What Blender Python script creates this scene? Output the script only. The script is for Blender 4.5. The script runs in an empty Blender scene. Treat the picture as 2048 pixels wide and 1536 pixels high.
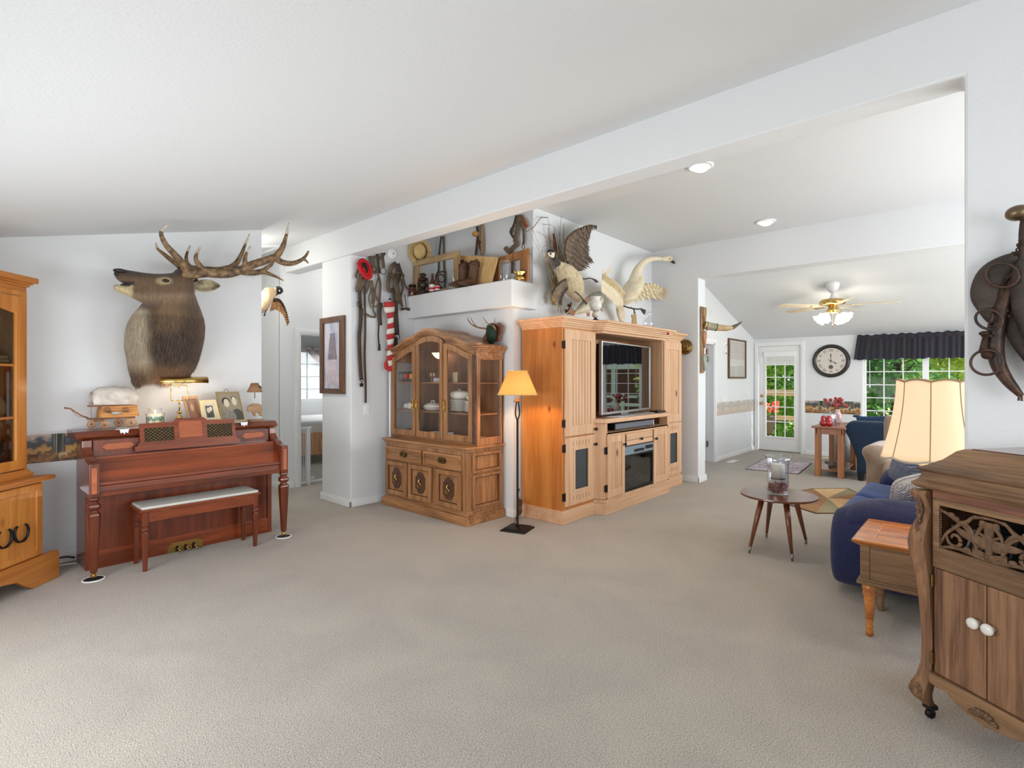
import bpy,bmesh,math,random
from mathutils import Vector,Matrix,noise
random.seed(7)
SC = bpy.context.scene; COL = SC.collection
PI = math.pi
# ---------------------------------------------------------------- camera, world, lights, exposure
YAW = math.atan(941/1055.5); CAMH = 1.40; FPX = 1055.5; HY = 758.0
cd = bpy.data.cameras.new('camera'); cam = bpy.data.objects.new('camera',cd); COL.objects.link(cam)
cam.location = (0,0,CAMH); cam.rotation_euler = (PI/2,0,YAW - PI/2)
cd.sensor_width = 36; cd.lens = FPX/2048*36; cd.shift_y = -(768-HY)/2048; cd.clip_start = .05; cd.clip_end = 300
SC.camera = cam
SC.view_settings.view_transform = 'Standard'; SC.view_settings.look = 'None'
SC.view_settings.exposure = 0.0; SC.view_settings.gamma = 1; SC.view_settings.use_curve_mapping = False
cy = SC.cycles
cy.use_denoising = True; cy.max_bounces = 9; cy.diffuse_bounces = 5; cy.glossy_bounces = 4; cy.transmission_bounces = 8
cy.transparent_max_bounces = 12; cy.caustics_reflective = False; cy.caustics_refractive = False; cy.sample_clamp_indirect = 6
W = bpy.data.worlds.new('world'); SC.world = W; W.use_nodes = True
wn = W.node_tree; bg = wn.nodes['Background']
tcw = wn.nodes.new('ShaderNodeTexCoord'); sxw = wn.nodes.new('ShaderNodeSeparateXYZ'); crw = wn.nodes.new('ShaderNodeValToRGB')
wn.links.new(tcw.outputs['Generated'],sxw.inputs[0]); wn.links.new(sxw.outputs['Z'],crw.inputs[0]); wn.links.new(crw.outputs[0],bg.inputs['Color'])
crw.color_ramp.elements[0].position = 0.0; crw.color_ramp.elements[0].color = (.86,.93,1,1)
crw.color_ramp.elements[1].position = 0.6; crw.color_ramp.elements[1].color = (.42,.62,.95,1)
bg.inputs['Strength'].default_value = 1.6
def light(kind,name,loc,power,color=(1,1,1),rot=(0,0,0),size=None,size_y=None,radius=None,spot=None):
    ld = bpy.data.lights.new(name,kind); ld.energy = power; ld.color = color
    if kind == 'AREA':
        ld.shape = 'RECTANGLE'; ld.size = size; ld.size_y = size_y or size
    if radius is not None and kind in ('POINT','SPOT'):ld.shadow_soft_size = radius
    if kind == 'SPOT':ld.spot_size = spot; ld.spot_blend = .6
    if kind == 'SUN':ld.angle = .01
    o = bpy.data.objects.new(name,ld); o.location = loc; o.rotation_euler = rot; COL.objects.link(o)
    return o
light('SUN','sun',(20,-20,20),9.0,(1,.95,.86),rot=(math.radians(38),0,math.radians(20)))
# fill lamps added in front of made-up windows outside the frame
light('AREA','window_fill_left',(-.52,2.6,1.0),60,(.95,.975,1),rot=(0,-PI/2+.15,0),size=.9,size_y=2.6)
light('AREA','window_fill_back',(1.2,-2.3,1.5),48,(.95,.975,1),rot=(PI/2,0,0),size=2.8,size_y=1.5)
light('AREA','window_fill_middle',(5.6,-2.3,1.6),142,(.94,.97,1),rot=(PI/2,0,0),size=3.0,size_y=1.7)
light('AREA','window_fill_dining',(9.0,-2.2,1.5),78,(.94,.97,1),rot=(PI/2,0,0),size=3.0,size_y=1.7)
light('AREA','bounce_fill',(1.9,3.1,.6),17,(.90,.95,1),rot=(PI,0,0),size=2.8,size_y=3.8)  # added upward fill that brightens the near ceiling, no real fixture
light('POINT','hall_light',(2.2,6.05,2.45),26,(1,.96,.9),radius=.12)
light('POINT','door_wall_fill',(4.2,6.2,2.7),14,(1,.97,.93),radius=.12)  # added fill for the dark wall above the bedroom door, no lamp known there
light('AREA','bedroom_daylight',(5.6,9.0,1.9),26,(.95,.98,1),size=1.6,size_y=1.6)
# ---------------------------------------------------------------- camera geometry used to turn measured points into places
FW = Vector((math.cos(YAW),math.sin(YAW),0)); RT = Vector((math.sin(YAW),-math.cos(YAW),0)); CP = Vector((0,0,CAMH))
def ray(u,v):return FW + (u-1024)/FPX*RT - Vector((0,0,(v-HY)/FPX))
def px(u,v,X=None,Y=None,Z=None):
    d = ray(u,v)
    t = (X/d.x) if X is not None else (Y/d.y) if Y is not None else ((Z-CAMH)/d.z)
    return CP + d*t
def pp(u,v,p,n):
    d = ray(u,v); n = Vector(n); return CP + d*((Vector(p)-CP).dot(n)/d.dot(n))
# ---------------------------------------------------------------- mesh builder
class G:
    def __init__(s,M=None):s.v = []; s.f = []; s.mi = []; s.M = M; s.m = 0
    def add(s,vs,fs):
        b = len(s.v)
        for p in vs:
            p = Vector(p); s.v.append(s.M @ p if s.M is not None else p)
        for f in fs:s.f.append([b+i for i in f]); s.mi.append(s.m)
        return s
    def box(s,x0,x1,y0,y1,z0,z1):
        return s.add([(x0,y0,z0),(x1,y0,z0),(x1,y1,z0),(x0,y1,z0),(x0,y0,z1),(x1,y0,z1),(x1,y1,z1),(x0,y1,z1)],
                     [(0,3,2,1),(4,5,6,7),(0,1,5,4),(1,2,6,5),(2,3,7,6),(3,0,4,7)])
    def hexa(s,b,t):  # bottom quad, top quad (both counter-clockwise from above)
        return s.add(list(b)+list(t),[(0,3,2,1),(4,5,6,7),(0,1,5,4),(1,2,6,5),(2,3,7,6),(3,0,4,7)])
    def prism(s,poly,a,b,ax='z'):
        """poly: 2D outline; extruded from a to b along ax. ax x:(y,z) y:(x,z) z:(x,y)"""
        def P(p,h):return {'x':(h,p[0],p[1]),'y':(p[0],h,p[1]),'z':(p[0],p[1],h)}[ax]
        n = len(poly)
        return s.add([P(p,a) for p in poly]+[P(p,b) for p in poly],
                     [list(range(n))[::-1],list(range(n,2*n))]+[(i,(i+1) % n,n+(i+1) % n,n+i) for i in range(n)])
    def ring(s,outer,inner,a,b,ax='z'):
        """closed frame between two outlines with equal counts"""
        def P(p,h):return {'x':(h,p[0],p[1]),'y':(p[0],h,p[1]),'z':(p[0],p[1],h)}[ax]
        n = len(outer); vs = [P(p,a) for p in outer]+[P(p,a) for p in inner]+[P(p,b) for p in outer]+[P(p,b) for p in inner]
        fs = []
        for i in range(n):
            j = (i+1) % n
            fs += [(i,j,n+j,n+i),(2*n+i,3*n+i,3*n+j,2*n+j),(i,2*n+i,2*n+j,j),(n+i,n+j,3*n+j,3*n+i)]
        return s.add(vs,fs)
    def lathe(s,prof,n=24,c=(0,0,0),sc=(1,1),a0=0,rip=None,cap=True):
        vs = []; fs = []; m = len(prof)
        for k,(r,z) in enumerate(prof):
            for i in range(n):
                a = 2*PI*i/n+a0; rr = r*(1+(rip(a,k/(m-1)) if rip else 0))
                vs.append((c[0]+rr*math.cos(a)*sc[0],c[1]+rr*math.sin(a)*sc[1],c[2]+z))
        for k in range(m-1):
            for i in range(n):
                j = (i+1) % n; fs.append((k*n+i,k*n+j,(k+1)*n+j,(k+1)*n+i))
        if cap:
            if prof[0][0] > 1e-4:fs.append(tuple(range(n))[::-1])
            if prof[-1][0] > 1e-4:fs.append(tuple((m-1)*n+i for i in range(n)))
        return s.add(vs,fs)
    def sq(s,prof,c=(0,0,0),a=0,ch=.0):
        """square-section turning: profile of (half width, z); chamfered corners"""
        base = [(1,-1+ch),(1,1-ch),(1-ch,1),(-1+ch,1),(-1,1-ch),(-1,-1+ch),(-1+ch,-1),(1-ch,-1)] if ch else [(1,-1),(1,1),(-1,1),(-1,-1)]
        n = len(base); vs = []; fs = []
        for (r,z) in prof:
            for (x,y) in base:
                vs.append((c[0]+r*(x*math.cos(a)-y*math.sin(a)),c[1]+r*(x*math.sin(a)+y*math.cos(a)),c[2]+z))
        for k in range(len(prof)-1):
            for i in range(n):
                j = (i+1) % n; fs.append((k*n+i,k*n+j,(k+1)*n+j,(k+1)*n+i))
        fs += [tuple(range(n))[::-1],tuple((len(prof)-1)*n+i for i in range(n))]
        return s.add(vs,fs)
    def tube(s,pts,r,n=8,flat=None,closed=False,up=None,twist=None):
        """tube along pts; r one radius or a list; flat = ratio of the second radius; up = preferred wide direction"""
        pts = [Vector(p) for p in pts]; m = len(pts); vs = []; fs = []
        if not hasattr(r,'__len__'):r = [r]*m
        prev = None
        for k,p in enumerate(pts):
            if closed:t = pts[(k+1) % m]-pts[k-1]
            else:t = pts[min(k+1,m-1)]-pts[max(k-1,0)]
            if t.length < 1e-9:t = Vector((0,0,1))
            t.normalize()
            if up is not None:q = Vector(up)
            elif prev is None:q = Vector((0,0,1)) if abs(t.z) < .9 else Vector((1,0,0))
            else:q = prev
            a = q-t*q.dot(t)
            if a.length < 1e-6:a = t.orthogonal()
            a.normalize(); prev = a; b = t.cross(a)
            fl = flat if flat is not None else 1
            for i in range(n):
                an = 2*PI*i/n+PI/n; vs.append(p+a*math.cos(an)*r[k]+b*math.sin(an)*r[k]*fl)
        for k in range(m if closed else m-1):
            k2 = (k+1) % m
            for i in range(n):
                j = (i+1) % n; fs.append((k*n+i,k*n+j,k2*n+j,k2*n+i))
        if not closed:fs += [tuple(range(n))[::-1],tuple((m-1)*n+i for i in range(n))]
        return s.add(vs,fs)
    def torus(s,c,R,r,nrm=(0,0,1),n=20,k=6,sq_=1.0):
        nrm = Vector(nrm).normalized(); a = nrm.orthogonal().normalized(); b = nrm.cross(a); c = Vector(c)
        return s.tube([c+a*R*math.cos(2*PI*i/n)+b*R*sq_*math.sin(2*PI*i/n) for i in range(n)],r,k,closed=True,up=nrm)
    def ell(s,c,r,n=14,m=9,R=None):
        c = Vector(c); vs = []; fs = []
        if not hasattr(r,'__len__'):r = (r,r,r)
        for k in range(1,m):
            t = PI*k/m
            for i in range(n):
                a = 2*PI*i/n; p = Vector((math.sin(t)*math.cos(a)*r[0],math.sin(t)*math.sin(a)*r[1],math.cos(t)*r[2]))
                vs.append(c+(R @ p if R is not None else p))
        top = Vector((0,0,r[2])); bot = Vector((0,0,-r[2]))
        vs += [c+(R @ top if R is not None else top),c+(R @ bot if R is not None else bot)]
        for k in range(m-2):
            for i in range(n):
                j = (i+1) % n; fs.append((k*n+i,(k+1)*n+i,(k+1)*n+j,k*n+j))
        T = (m-1)*n
        for i in range(n):
            j = (i+1) % n; fs += [(T,i,j),(T+1,(m-2)*n+j,(m-2)*n+i)]
        return s.add(vs,fs)
    def sheet(s,fn,nu,nv):
        vs = [fn(i/nu,j/nv) for j in range(nv+1) for i in range(nu+1)]
        return s.add(vs,[(j*(nu+1)+i,j*(nu+1)+i+1,(j+1)*(nu+1)+i+1,(j+1)*(nu+1)+i) for j in range(nv) for i in range(nu)])
    def loft(s,rings):
        """rings: list of (center, axis a vector, axis b vector)"""
        n = 18; vs = []; fs = []
        for (c,a,b) in rings:
            c = Vector(c); a = Vector(a); b = Vector(b)
            for i in range(n):
                t = 2*PI*i/n; vs.append(c+a*math.cos(t)+b*math.sin(t))
        for k in range(len(rings)-1):
            for i in range(n):
                j = (i+1) % n; fs.append((k*n+i,k*n+j,(k+1)*n+j,(k+1)*n+i))
        fs += [tuple(range(n))[::-1],tuple((len(rings)-1)*n+i for i in range(n))]
        return s.add(vs,fs)
def smoothpts(P,n=5):
    P = [P[0]]+list(P)+[P[-1]]; out = []
    for i in range(1,len(P)-2):
        for k in range(n):
            t = k/n; p0,p1,p2,p3 = [Vector(q) for q in P[i-1:i+3]]
            out.append(.5*((2*p1)+(p2-p0)*t+(2*p0-5*p1+4*p2-p3)*t*t+(3*p1-p0-3*p2+p3)*t*t*t))
    out.append(Vector(P[-2])); return out
def TM(loc,rz=0):return Matrix.Translation(Vector(loc)) @ Matrix.Rotation(rz,4,'Z')
def frame_M(o,x,y,z=None):
    """matrix with origin o and axes x, y (z = x cross y)"""
    x = Vector(x).normalized(); y = Vector(y).normalized(); z = Vector(z) if z else x.cross(y)
    return Matrix(((x.x,y.x,z.x,o[0]),(x.y,y.y,z.y,o[1]),(x.z,y.z,z.z,o[2]),(0,0,0,1)))
WM = {}
def root_of(o):
    while o.parent:o = o.parent
    return o
def mk_mesh(name,vs,fs,mats,mi,smooth):
    me = bpy.data.meshes.new(name); me.from_pydata([tuple(v) for v in vs],[],fs)
    for m in mats:me.materials.append(m)
    if len(mats) > 1:me.polygons.foreach_set('material_index',mi)
    if smooth:me.polygons.foreach_set('use_smooth',[True]*len(me.polygons))
    bm = bmesh.new(); bm.from_mesh(me); bmesh.ops.recalc_face_normals(bm,faces=bm.faces); bm.to_mesh(me); bm.free()
    me.update(); return me
def obj(name,g,mat,parent=None,smooth=False,bev=0,sub=0,solid=0,ang=None,label=None,me=None):
    mats = list(mat) if isinstance(mat,(list,tuple)) else [mat]
    if me is None:
        if parent is not None:
            Mi = WM[root_of(parent).name].inverted(); vs = [Mi @ v for v in g.v]; org = None
        else:
            lo = Vector([min(v[i] for v in g.v) for i in range(3)]); hi = Vector([max(v[i] for v in g.v) for i in range(3)])
            org = Vector(((lo.x+hi.x)/2,(lo.y+hi.y)/2,lo.z)); vs = [v-org for v in g.v]
        me = mk_mesh(name,vs,g.f,mats,g.mi,smooth)
    else:org = None
    o = bpy.data.objects.new(name,me); COL.objects.link(o)
    if parent is not None:o.parent = parent
    elif org is not None:o.location = org; WM[o.name] = Matrix.Translation(org)
    if solid:
        m = o.modifiers.new('solid','SOLIDIFY'); m.thickness = solid; m.offset = 0
    if bev:
        m = o.modifiers.new('bevel','BEVEL'); m.width = bev; m.segments = 2; m.limit_method = 'ANGLE'; m.angle_limit = .6
    if sub:
        m = o.modifiers.new('sub','SUBSURF'); m.levels = sub; m.render_levels = sub
    if ang is not None:
        for e in me.polygons:e.use_smooth = True
        try:me.set_sharp_from_angle(angle=ang)
        except Exception:pass
    if label:o['label'] = label
    return o
def tag(o,label,cat=None,group=None,kind=None):
    o['label'] = label
    if cat:o['category'] = cat
    if group:o['group'] = group
    if kind:o['kind'] = kind
    return o
def thing(name,label,cat,loc=(0,0,0),rz=0,group=None):
    o = bpy.data.objects.new(name,None); COL.objects.link(o); o.empty_display_size = .1
    o.location = loc; o.rotation_euler = (0,0,rz); WM[o.name] = TM(loc,rz)
    return tag(o,label,cat,group)
def struct(name,g,mat,label=None,**k):
    o = obj(name,g,mat,**k)
    if k.get('parent') is None:o['kind'] = 'structure'
    if label:o['label'] = label
    return o
def sthing(name,label,loc=(0,0,0),rz=0):
    o = bpy.data.objects.new(name,None); COL.objects.link(o); o.location = loc; o.rotation_euler = (0,0,rz); WM[o.name] = TM(loc,rz)
    o['kind'] = 'structure'; o['label'] = label; return o
def kids(o):return [c for c in bpy.data.objects if c.parent == o]
def dup(root,loc,rz=0,label=None,scale=None):
    r = root.copy(); COL.objects.link(r); r.location = loc; r.rotation_euler = (0,0,rz); WM[r.name] = TM(loc,rz)
    if label:r['label'] = label
    if scale:r.scale = scale
    for ch in kids(root):
        c = ch.copy(); COL.objects.link(c); c.parent = r
        for gch in kids(ch):
            d = gch.copy(); COL.objects.link(d); d.parent = c
    return r
def organic(name,g,mat,parent,voxel=.012,smooth=6,paint=None,disp=0):
    """one continuous skin grown over overlapping volumes, each vertex given the colour of that patch of hide"""
    tmp = bpy.data.meshes.new('tmp'); tmp.from_pydata([tuple(v) for v in g.v],[],g.f)
    bm = bmesh.new(); bm.from_mesh(tmp); bmesh.ops.recalc_face_normals(bm,faces=bm.faces); bm.to_mesh(tmp); bm.free()
    to = bpy.data.objects.new('tmp',tmp); COL.objects.link(to)
    m = to.modifiers.new('r','REMESH'); m.mode = 'VOXEL'; m.voxel_size = voxel; m.use_smooth_shade = True
    m = to.modifiers.new('s','SMOOTH'); m.iterations = smooth; m.factor = .5
    dg = bpy.context.evaluated_depsgraph_get(); me = bpy.data.meshes.new_from_object(to.evaluated_get(dg))
    bpy.data.objects.remove(to); me.name = name
    me.materials.clear(); me.materials.append(mat)
    if paint:
        ca = me.color_attributes.new('Col','FLOAT_COLOR','POINT')
        for i,v in enumerate(me.vertices):ca.data[i].color = (*paint(v.co),1)
    if disp:
        for v in me.vertices:v.co += v.normal*disp*noise.noise(v.co*40)
    M = WM[root_of(parent).name].inverted() if parent else None
    if M:me.transform(M)
    for p in me.polygons:p.use_smooth = True
    o = bpy.data.objects.new(name,me); COL.objects.link(o)
    if parent:o.parent = parent
    return o
# ---------------------------------------------------------------- materials
def S(*c):  # sRGB 0-255 to linear
    return tuple(((x/255)/12.92 if x/255 <= .04045 else ((x/255+.055)/1.055)**2.4) for x in c)+(1,)
def newmat(name):
    m = bpy.data.materials.new(name); m.use_nodes = True; nt = m.node_tree; return m,nt,nt.nodes['Principled BSDF']
def N(nt,t,**k):
    n = nt.nodes.new(t)
    for a,b in k.items():
        if a in n.inputs:n.inputs[a].default_value = b
        else:setattr(n,a,b)
    return n
def setp(b,**k):
    for a,v in k.items():b.inputs[a.replace('_',' ')].default_value = v
def coords(nt,scale,kind='Object',rot=(0,0,0)):
    tc = N(nt,'ShaderNodeTexCoord'); mp = N(nt,'ShaderNodeMapping'); mp.inputs['Scale'].default_value = scale; mp.inputs['Rotation'].default_value = rot
    nt.links.new(tc.outputs[kind],mp.inputs[0]); return mp.outputs[0]
def ramp(nt,src,stops):
    r = N(nt,'ShaderNodeValToRGB'); e = r.color_ramp.elements
    while len(e) < len(stops):e.new(.5)
    for i,(p,c) in enumerate(stops):e[i].position = p; e[i].color = c
    nt.links.new(src,r.inputs[0]); return r.outputs[0]
def bump(nt,b,src,st,dist=.01):
    n = N(nt,'ShaderNodeBump'); n.inputs['Strength'].default_value = st; n.inputs['Distance'].default_value = dist
    nt.links.new(src,n.inputs['Height']); nt.links.new(n.outputs[0],b.inputs['Normal'])
def plain(name,c,rough=.5,metal=0,nz=0,nscale=20,bmp=0,bscale=60,coat=0,vary=None,trans=0,emis=None,es=0,sheen=0,alpha=1,ior=None,spec=None):
    m,nt,b = newmat(name); setp(b,Base_Color=c,Roughness=rough,Metallic=metal)
    if nz:
        n = N(nt,'ShaderNodeTexNoise',Scale=nscale,Detail=5.0,Roughness=.6); nt.links.new(coords(nt,(1,1,1)),n.inputs[0])
        d = vary or tuple(x*(1-nz) for x in c[:3])+(1,)
        nt.links.new(ramp(nt,n.outputs['Fac'],[(.35,d),(.65,c)]),b.inputs['Base Color'])
    if bmp:
        n2 = N(nt,'ShaderNodeTexNoise',Scale=bscale,Detail=3.0); nt.links.new(coords(nt,(1,1,1)),n2.inputs[0]); bump(nt,b,n2.outputs['Fac'],bmp)
    if coat:b.inputs['Coat Weight'].default_value = coat; b.inputs['Coat Roughness'].default_value = .12
    if sheen:b.inputs['Sheen Weight'].default_value = sheen
    if trans:b.inputs['Transmission Weight'].default_value = trans
    if ior:b.inputs['IOR'].default_value = ior
    if spec is not None:b.inputs['Specular IOR Level'].default_value = spec
    if emis:b.inputs['Emission Color'].default_value = emis; b.inputs['Emission Strength'].default_value = es
    if alpha < 1:b.inputs['Alpha'].default_value = alpha
    return m
def wood(name,c1,c2,ax='z',rough=.4,s=14,stretch=.07,knots=0,coat=0,bmp=.12,dark=None):
    m,nt,b = newmat(name); st = {'x':(stretch,1,1),'y':(1,stretch,1),'z':(1,1,stretch)}[ax]
    co = coords(nt,st); n = N(nt,'ShaderNodeTexNoise',Scale=s*1.0,Detail=6.0,Roughness=.65,Distortion=.9); nt.links.new(co,n.inputs[0])
    n2 = N(nt,'ShaderNodeTexNoise',Scale=s*5.0,Detail=3.0); nt.links.new(co,n2.inputs[0])
    mx = N(nt,'ShaderNodeMath',operation='ADD'); ml = N(nt,'ShaderNodeMath',operation='MULTIPLY'); ml.inputs[1].default_value = .35
    nt.links.new(n2.outputs['Fac'],ml.inputs[0]); nt.links.new(n.outputs['Fac'],mx.inputs[0]); nt.links.new(ml.outputs[0],mx.inputs[1])
    col = ramp(nt,mx.outputs[0],[(.5,c1),(.82,c2)])
    if knots:
        v = N(nt,'ShaderNodeTexVoronoi',Scale=knots); st2 = tuple(1 if a == 1 else .55 for a in st)
        nt.links.new(coords(nt,st2),v.inputs[0])
        k = ramp(nt,v.outputs['Distance'],[(.035,(1,1,1,1)),(.085,(0,0,0,1))])
        mix = N(nt,'ShaderNodeMix',data_type='RGBA'); nt.links.new(k,mix.inputs[0]); nt.links.new(col,mix.inputs[6]); mix.inputs[7].default_value = dark or S(110,55,20)
        col = mix.outputs[2]
    nt.links.new(col,b.inputs['Base Color']); setp(b,Roughness=rough)
    if bmp:bump(nt,b,mx.outputs[0],bmp,.003)
    if coat:b.inputs['Coat Weight'].default_value = coat; b.inputs['Coat Roughness'].default_value = .15
    return m
def glass(name,tint=(1,1,1,1),rough=0,thin=True,fac=.08):
    m,nt,b = newmat(name)
    if not thin:
        setp(b,Base_Color=tint,Roughness=rough,IOR=1.45); b.inputs['Transmission Weight'].default_value = 1; return m
    nt.nodes.remove(b); tr = N(nt,'ShaderNodeBsdfTransparent'); tr.inputs[0].default_value = tint; gl = N(nt,'ShaderNodeBsdfGlossy'); gl.inputs['Roughness'].default_value = rough+.01
    lw = N(nt,'ShaderNodeLayerWeight'); pw = N(nt,'ShaderNodeMath',operation='POWER'); pw.inputs[1].default_value = 5; nt.links.new(lw.outputs['Facing'],pw.inputs[0]); fr = pw; ad = N(nt,'ShaderNodeMath',operation='ADD'); ad.inputs[1].default_value = fac-.02; ad.use_clamp = True
    nt.links.new(fr.outputs[0],ad.inputs[0]); mx = N(nt,'ShaderNodeMixShader'); nt.links.new(ad.outputs[0],mx.inputs[0]); nt.links.new(tr.outputs[0],mx.inputs[1]); nt.links.new(gl.outputs[0],mx.inputs[2])
    nt.links.new(mx.outputs[0],nt.nodes['Material Output'].inputs[0]); return m
def hide(name,rough=.85,ns=60,st=(1,1,.15),bs=.5,amt=.5,sheen=.2):
    """fur or plumage: colour from the animal's own patches, with streaks of hair over it"""
    m,nt,b = newmat(name); at = N(nt,'ShaderNodeVertexColor'); at.layer_name = 'Col'
    n = N(nt,'ShaderNodeTexNoise',Scale=ns,Detail=5.0,Roughness=.7,Distortion=.6); nt.links.new(coords(nt,st),n.inputs[0])
    r = ramp(nt,n.outputs['Fac'],[(.3,(1-amt,1-amt,1-amt,1)),(.7,(1+amt*.3,1+amt*.3,1+amt*.3,1))])
    mx = N(nt,'ShaderNodeMix',data_type='RGBA',blend_type='MULTIPLY'); mx.inputs[0].default_value = 1
    nt.links.new(at.outputs[0],mx.inputs[6]); nt.links.new(r,mx.inputs[7]); nt.links.new(mx.outputs[2],b.inputs['Base Color'])
    setp(b,Roughness=rough); b.inputs['Sheen Weight'].default_value = sheen; bump(nt,b,n.outputs['Fac'],bs,.01); return m
def bands(name,axis,stops,rough=.6,ns=6,mixn=.25,scale=1.0,rot=(0,0,0),off=0):
    """flat printed picture made of soft colour bands"""
    m,nt,b = newmat(name); tc = N(nt,'ShaderNodeTexCoord'); sx = N(nt,'ShaderNodeSeparateXYZ'); nt.links.new(tc.outputs['Generated'],sx.inputs[0])
    n = N(nt,'ShaderNodeTexNoise',Scale=ns,Detail=6.0); nt.links.new(tc.outputs['Object'],n.inputs[0])
    a = N(nt,'ShaderNodeMath',operation='MULTIPLY_ADD'); a.inputs[1].default_value = mixn; nt.links.new(n.outputs['Fac'],a.inputs[0])
    nt.links.new(sx.outputs[axis],a.inputs[2]); s2 = N(nt,'ShaderNodeMath',operation='SUBTRACT'); nt.links.new(a.outputs[0],s2.inputs[0]); s2.inputs[1].default_value = mixn/2
    nt.links.new(ramp(nt,s2.outputs[0],stops),b.inputs['Base Color']); setp(b,Roughness=rough); return m
m_wall = plain('wall_paint',S(224,226,227),.75,bmp=.22,bscale=90)
m_ceil = plain('ceiling_paint',S(221,223,224),.85,bmp=.22,bscale=80)
m_trim = plain('trim_paint',S(236,236,236),.4)
m_white = plain('white_gloss',S(240,240,238),.25)
def carpet():
    m,nt,b = newmat('carpet_pile')
    n = N(nt,'ShaderNodeTexNoise',Scale=170.0,Detail=3.0); co = coords(nt,(1,1,1)); nt.links.new(co,n.inputs[0])
    n2 = N(nt,'ShaderNodeTexNoise',Scale=1.6,Detail=4.0,Distortion=1.0); nt.links.new(co,n2.inputs[0])
    c = ramp(nt,n.outputs['Fac'],[(.3,S(134,124,109)),(.7,S(208,198,183))])
    c2 = ramp(nt,n2.outputs['Fac'],[(.35,(.92,.92,.92,1)),(.65,(1.05,1.045,1.04,1))])
    mx = N(nt,'ShaderNodeMix',data_type='RGBA',blend_type='MULTIPLY'); mx.inputs[0].default_value = 1
    nt.links.new(c,mx.inputs[6]); nt.links.new(c2,mx.inputs[7]); nt.links.new(mx.outputs[2],b.inputs['Base Color']); setp(b,Roughness=1.0)
    b.inputs['Sheen Weight'].default_value = .3; bump(nt,b,n.outputs['Fac'],.9,.012); return m
m_carpet = carpet()
m_pine = wood('honey_pine_vertical',S(172,100,38),S(202,134,62),'z',.38,9,.06,knots=3.2,coat=.25)
m_pine_h = wood('honey_pine_horizontal',S(166,96,36),S(196,128,60),'x',.38,9,.06,knots=3.2,coat=.25)
m_tpine = wood('pale_pine_vertical',S(196,150,110),S(218,178,142),'z',.5,9,.05,knots=2.6,coat=.1,dark=S(105,62,32))
m_tpine_h = wood('pale_pine_horizontal',S(196,150,110),S(218,178,142),'x',.5,9,.05,knots=2.6,coat=.1,dark=S(105,62,32))
m_groove = plain('pine_groove',S(150,98,55),.7)
m_oakd = wood('brown_oak_vertical',S(112,74,42),S(182,130,84),'z',.42,16,.05,coat=.15)
m_oakd_h = wood('brown_oak_horizontal',S(112,74,42),S(182,130,84),'y',.42,16,.05,coat=.15)
m_burl = wood('dark_burl',S(62,38,24),S(100,66,44),'z',.5,22,.8)
m_cherry = wood('cherry_vertical',S(74,28,12),S(122,54,24),'z',.28,10,.06,coat=.4)
m_cherry_h = wood('cherry_horizontal',S(86,34,12),S(140,64,26),'x',.28,12,.05,coat=.4)
m_cherry_l = wood('cherry_light_panel',S(142,66,28),S(170,88,42),'x',.35,14,.1,coat=.3)
m_oldoak = wood('old_oak_vertical',S(88,56,36),S(160,118,84),'z',.62,18,.05,bmp=.3)
m_oldoak_h = wood('old_oak_horizontal',S(88,62,40),S(150,114,80),'x',.55,16,.06,bmp=.25)
m_oak = wood('red_oak_vertical',S(140,84,46),S(188,126,80),'z',.4,22,.05)
m_oak_h = wood('red_oak_horizontal',S(130,76,50),S(170,108,74),'y',.25,18,.05,coat=.3)
m_walnut = wood('walnut',S(70,38,22),S(118,70,44),'y',.22,14,.08,coat=.5)
m_walnut_v = wood('walnut_leg',S(82,42,22),S(128,72,42),'z',.3,14,.08,coat=.3)
m_barn = wood('weathered_board',S(128,98,66),S(184,154,112),'z',.8,20,.06,bmp=.4)
m_barn_h = wood('weathered_board_flat',S(140,110,76),S(196,168,124),'y',.8,20,.06,bmp=.4)
m_brass = plain('brass',S(206,170,98),.2,1)
m_abrass = plain('aged_brass',S(150,122,78),.35,1,nz=.4,nscale=40)
m_iron = plain('black_iron',S(34,31,29),.5,.6)
m_rust = plain('rusty_iron',S(88,62,48),.75,.5,nz=.6,nscale=25,bmp=.4)
m_leather = plain('old_leather',S(112,94,74),.7,0,nz=.5,nscale=12,bmp=.5,bscale=40)
m_leather_d = plain('dark_leather',S(76,60,48),.6,0,nz=.5,nscale=12,bmp=.5,bscale=40)
m_leather_b = plain('brown_boot_leather',S(92,58,34),.5,0,nz=.5,nscale=18,bmp=.4)
m_black = plain('black_satin',S(20,20,22),.35)
m_china = plain('white_porcelain',S(236,232,222),.2)
m_glass = glass('clear_glass',fac=.07)
m_wglass = glass('window_glass',(.97,.99,.98,1),fac=.025)
m_cglass = glass('cut_glass',(.96,.98,1,1),.03,fac=.18)
m_silver = plain('brushed_silver',S(190,192,194),.3,.9)
m_dark = plain('dark_recess',S(26,20,16),.9)
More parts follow.
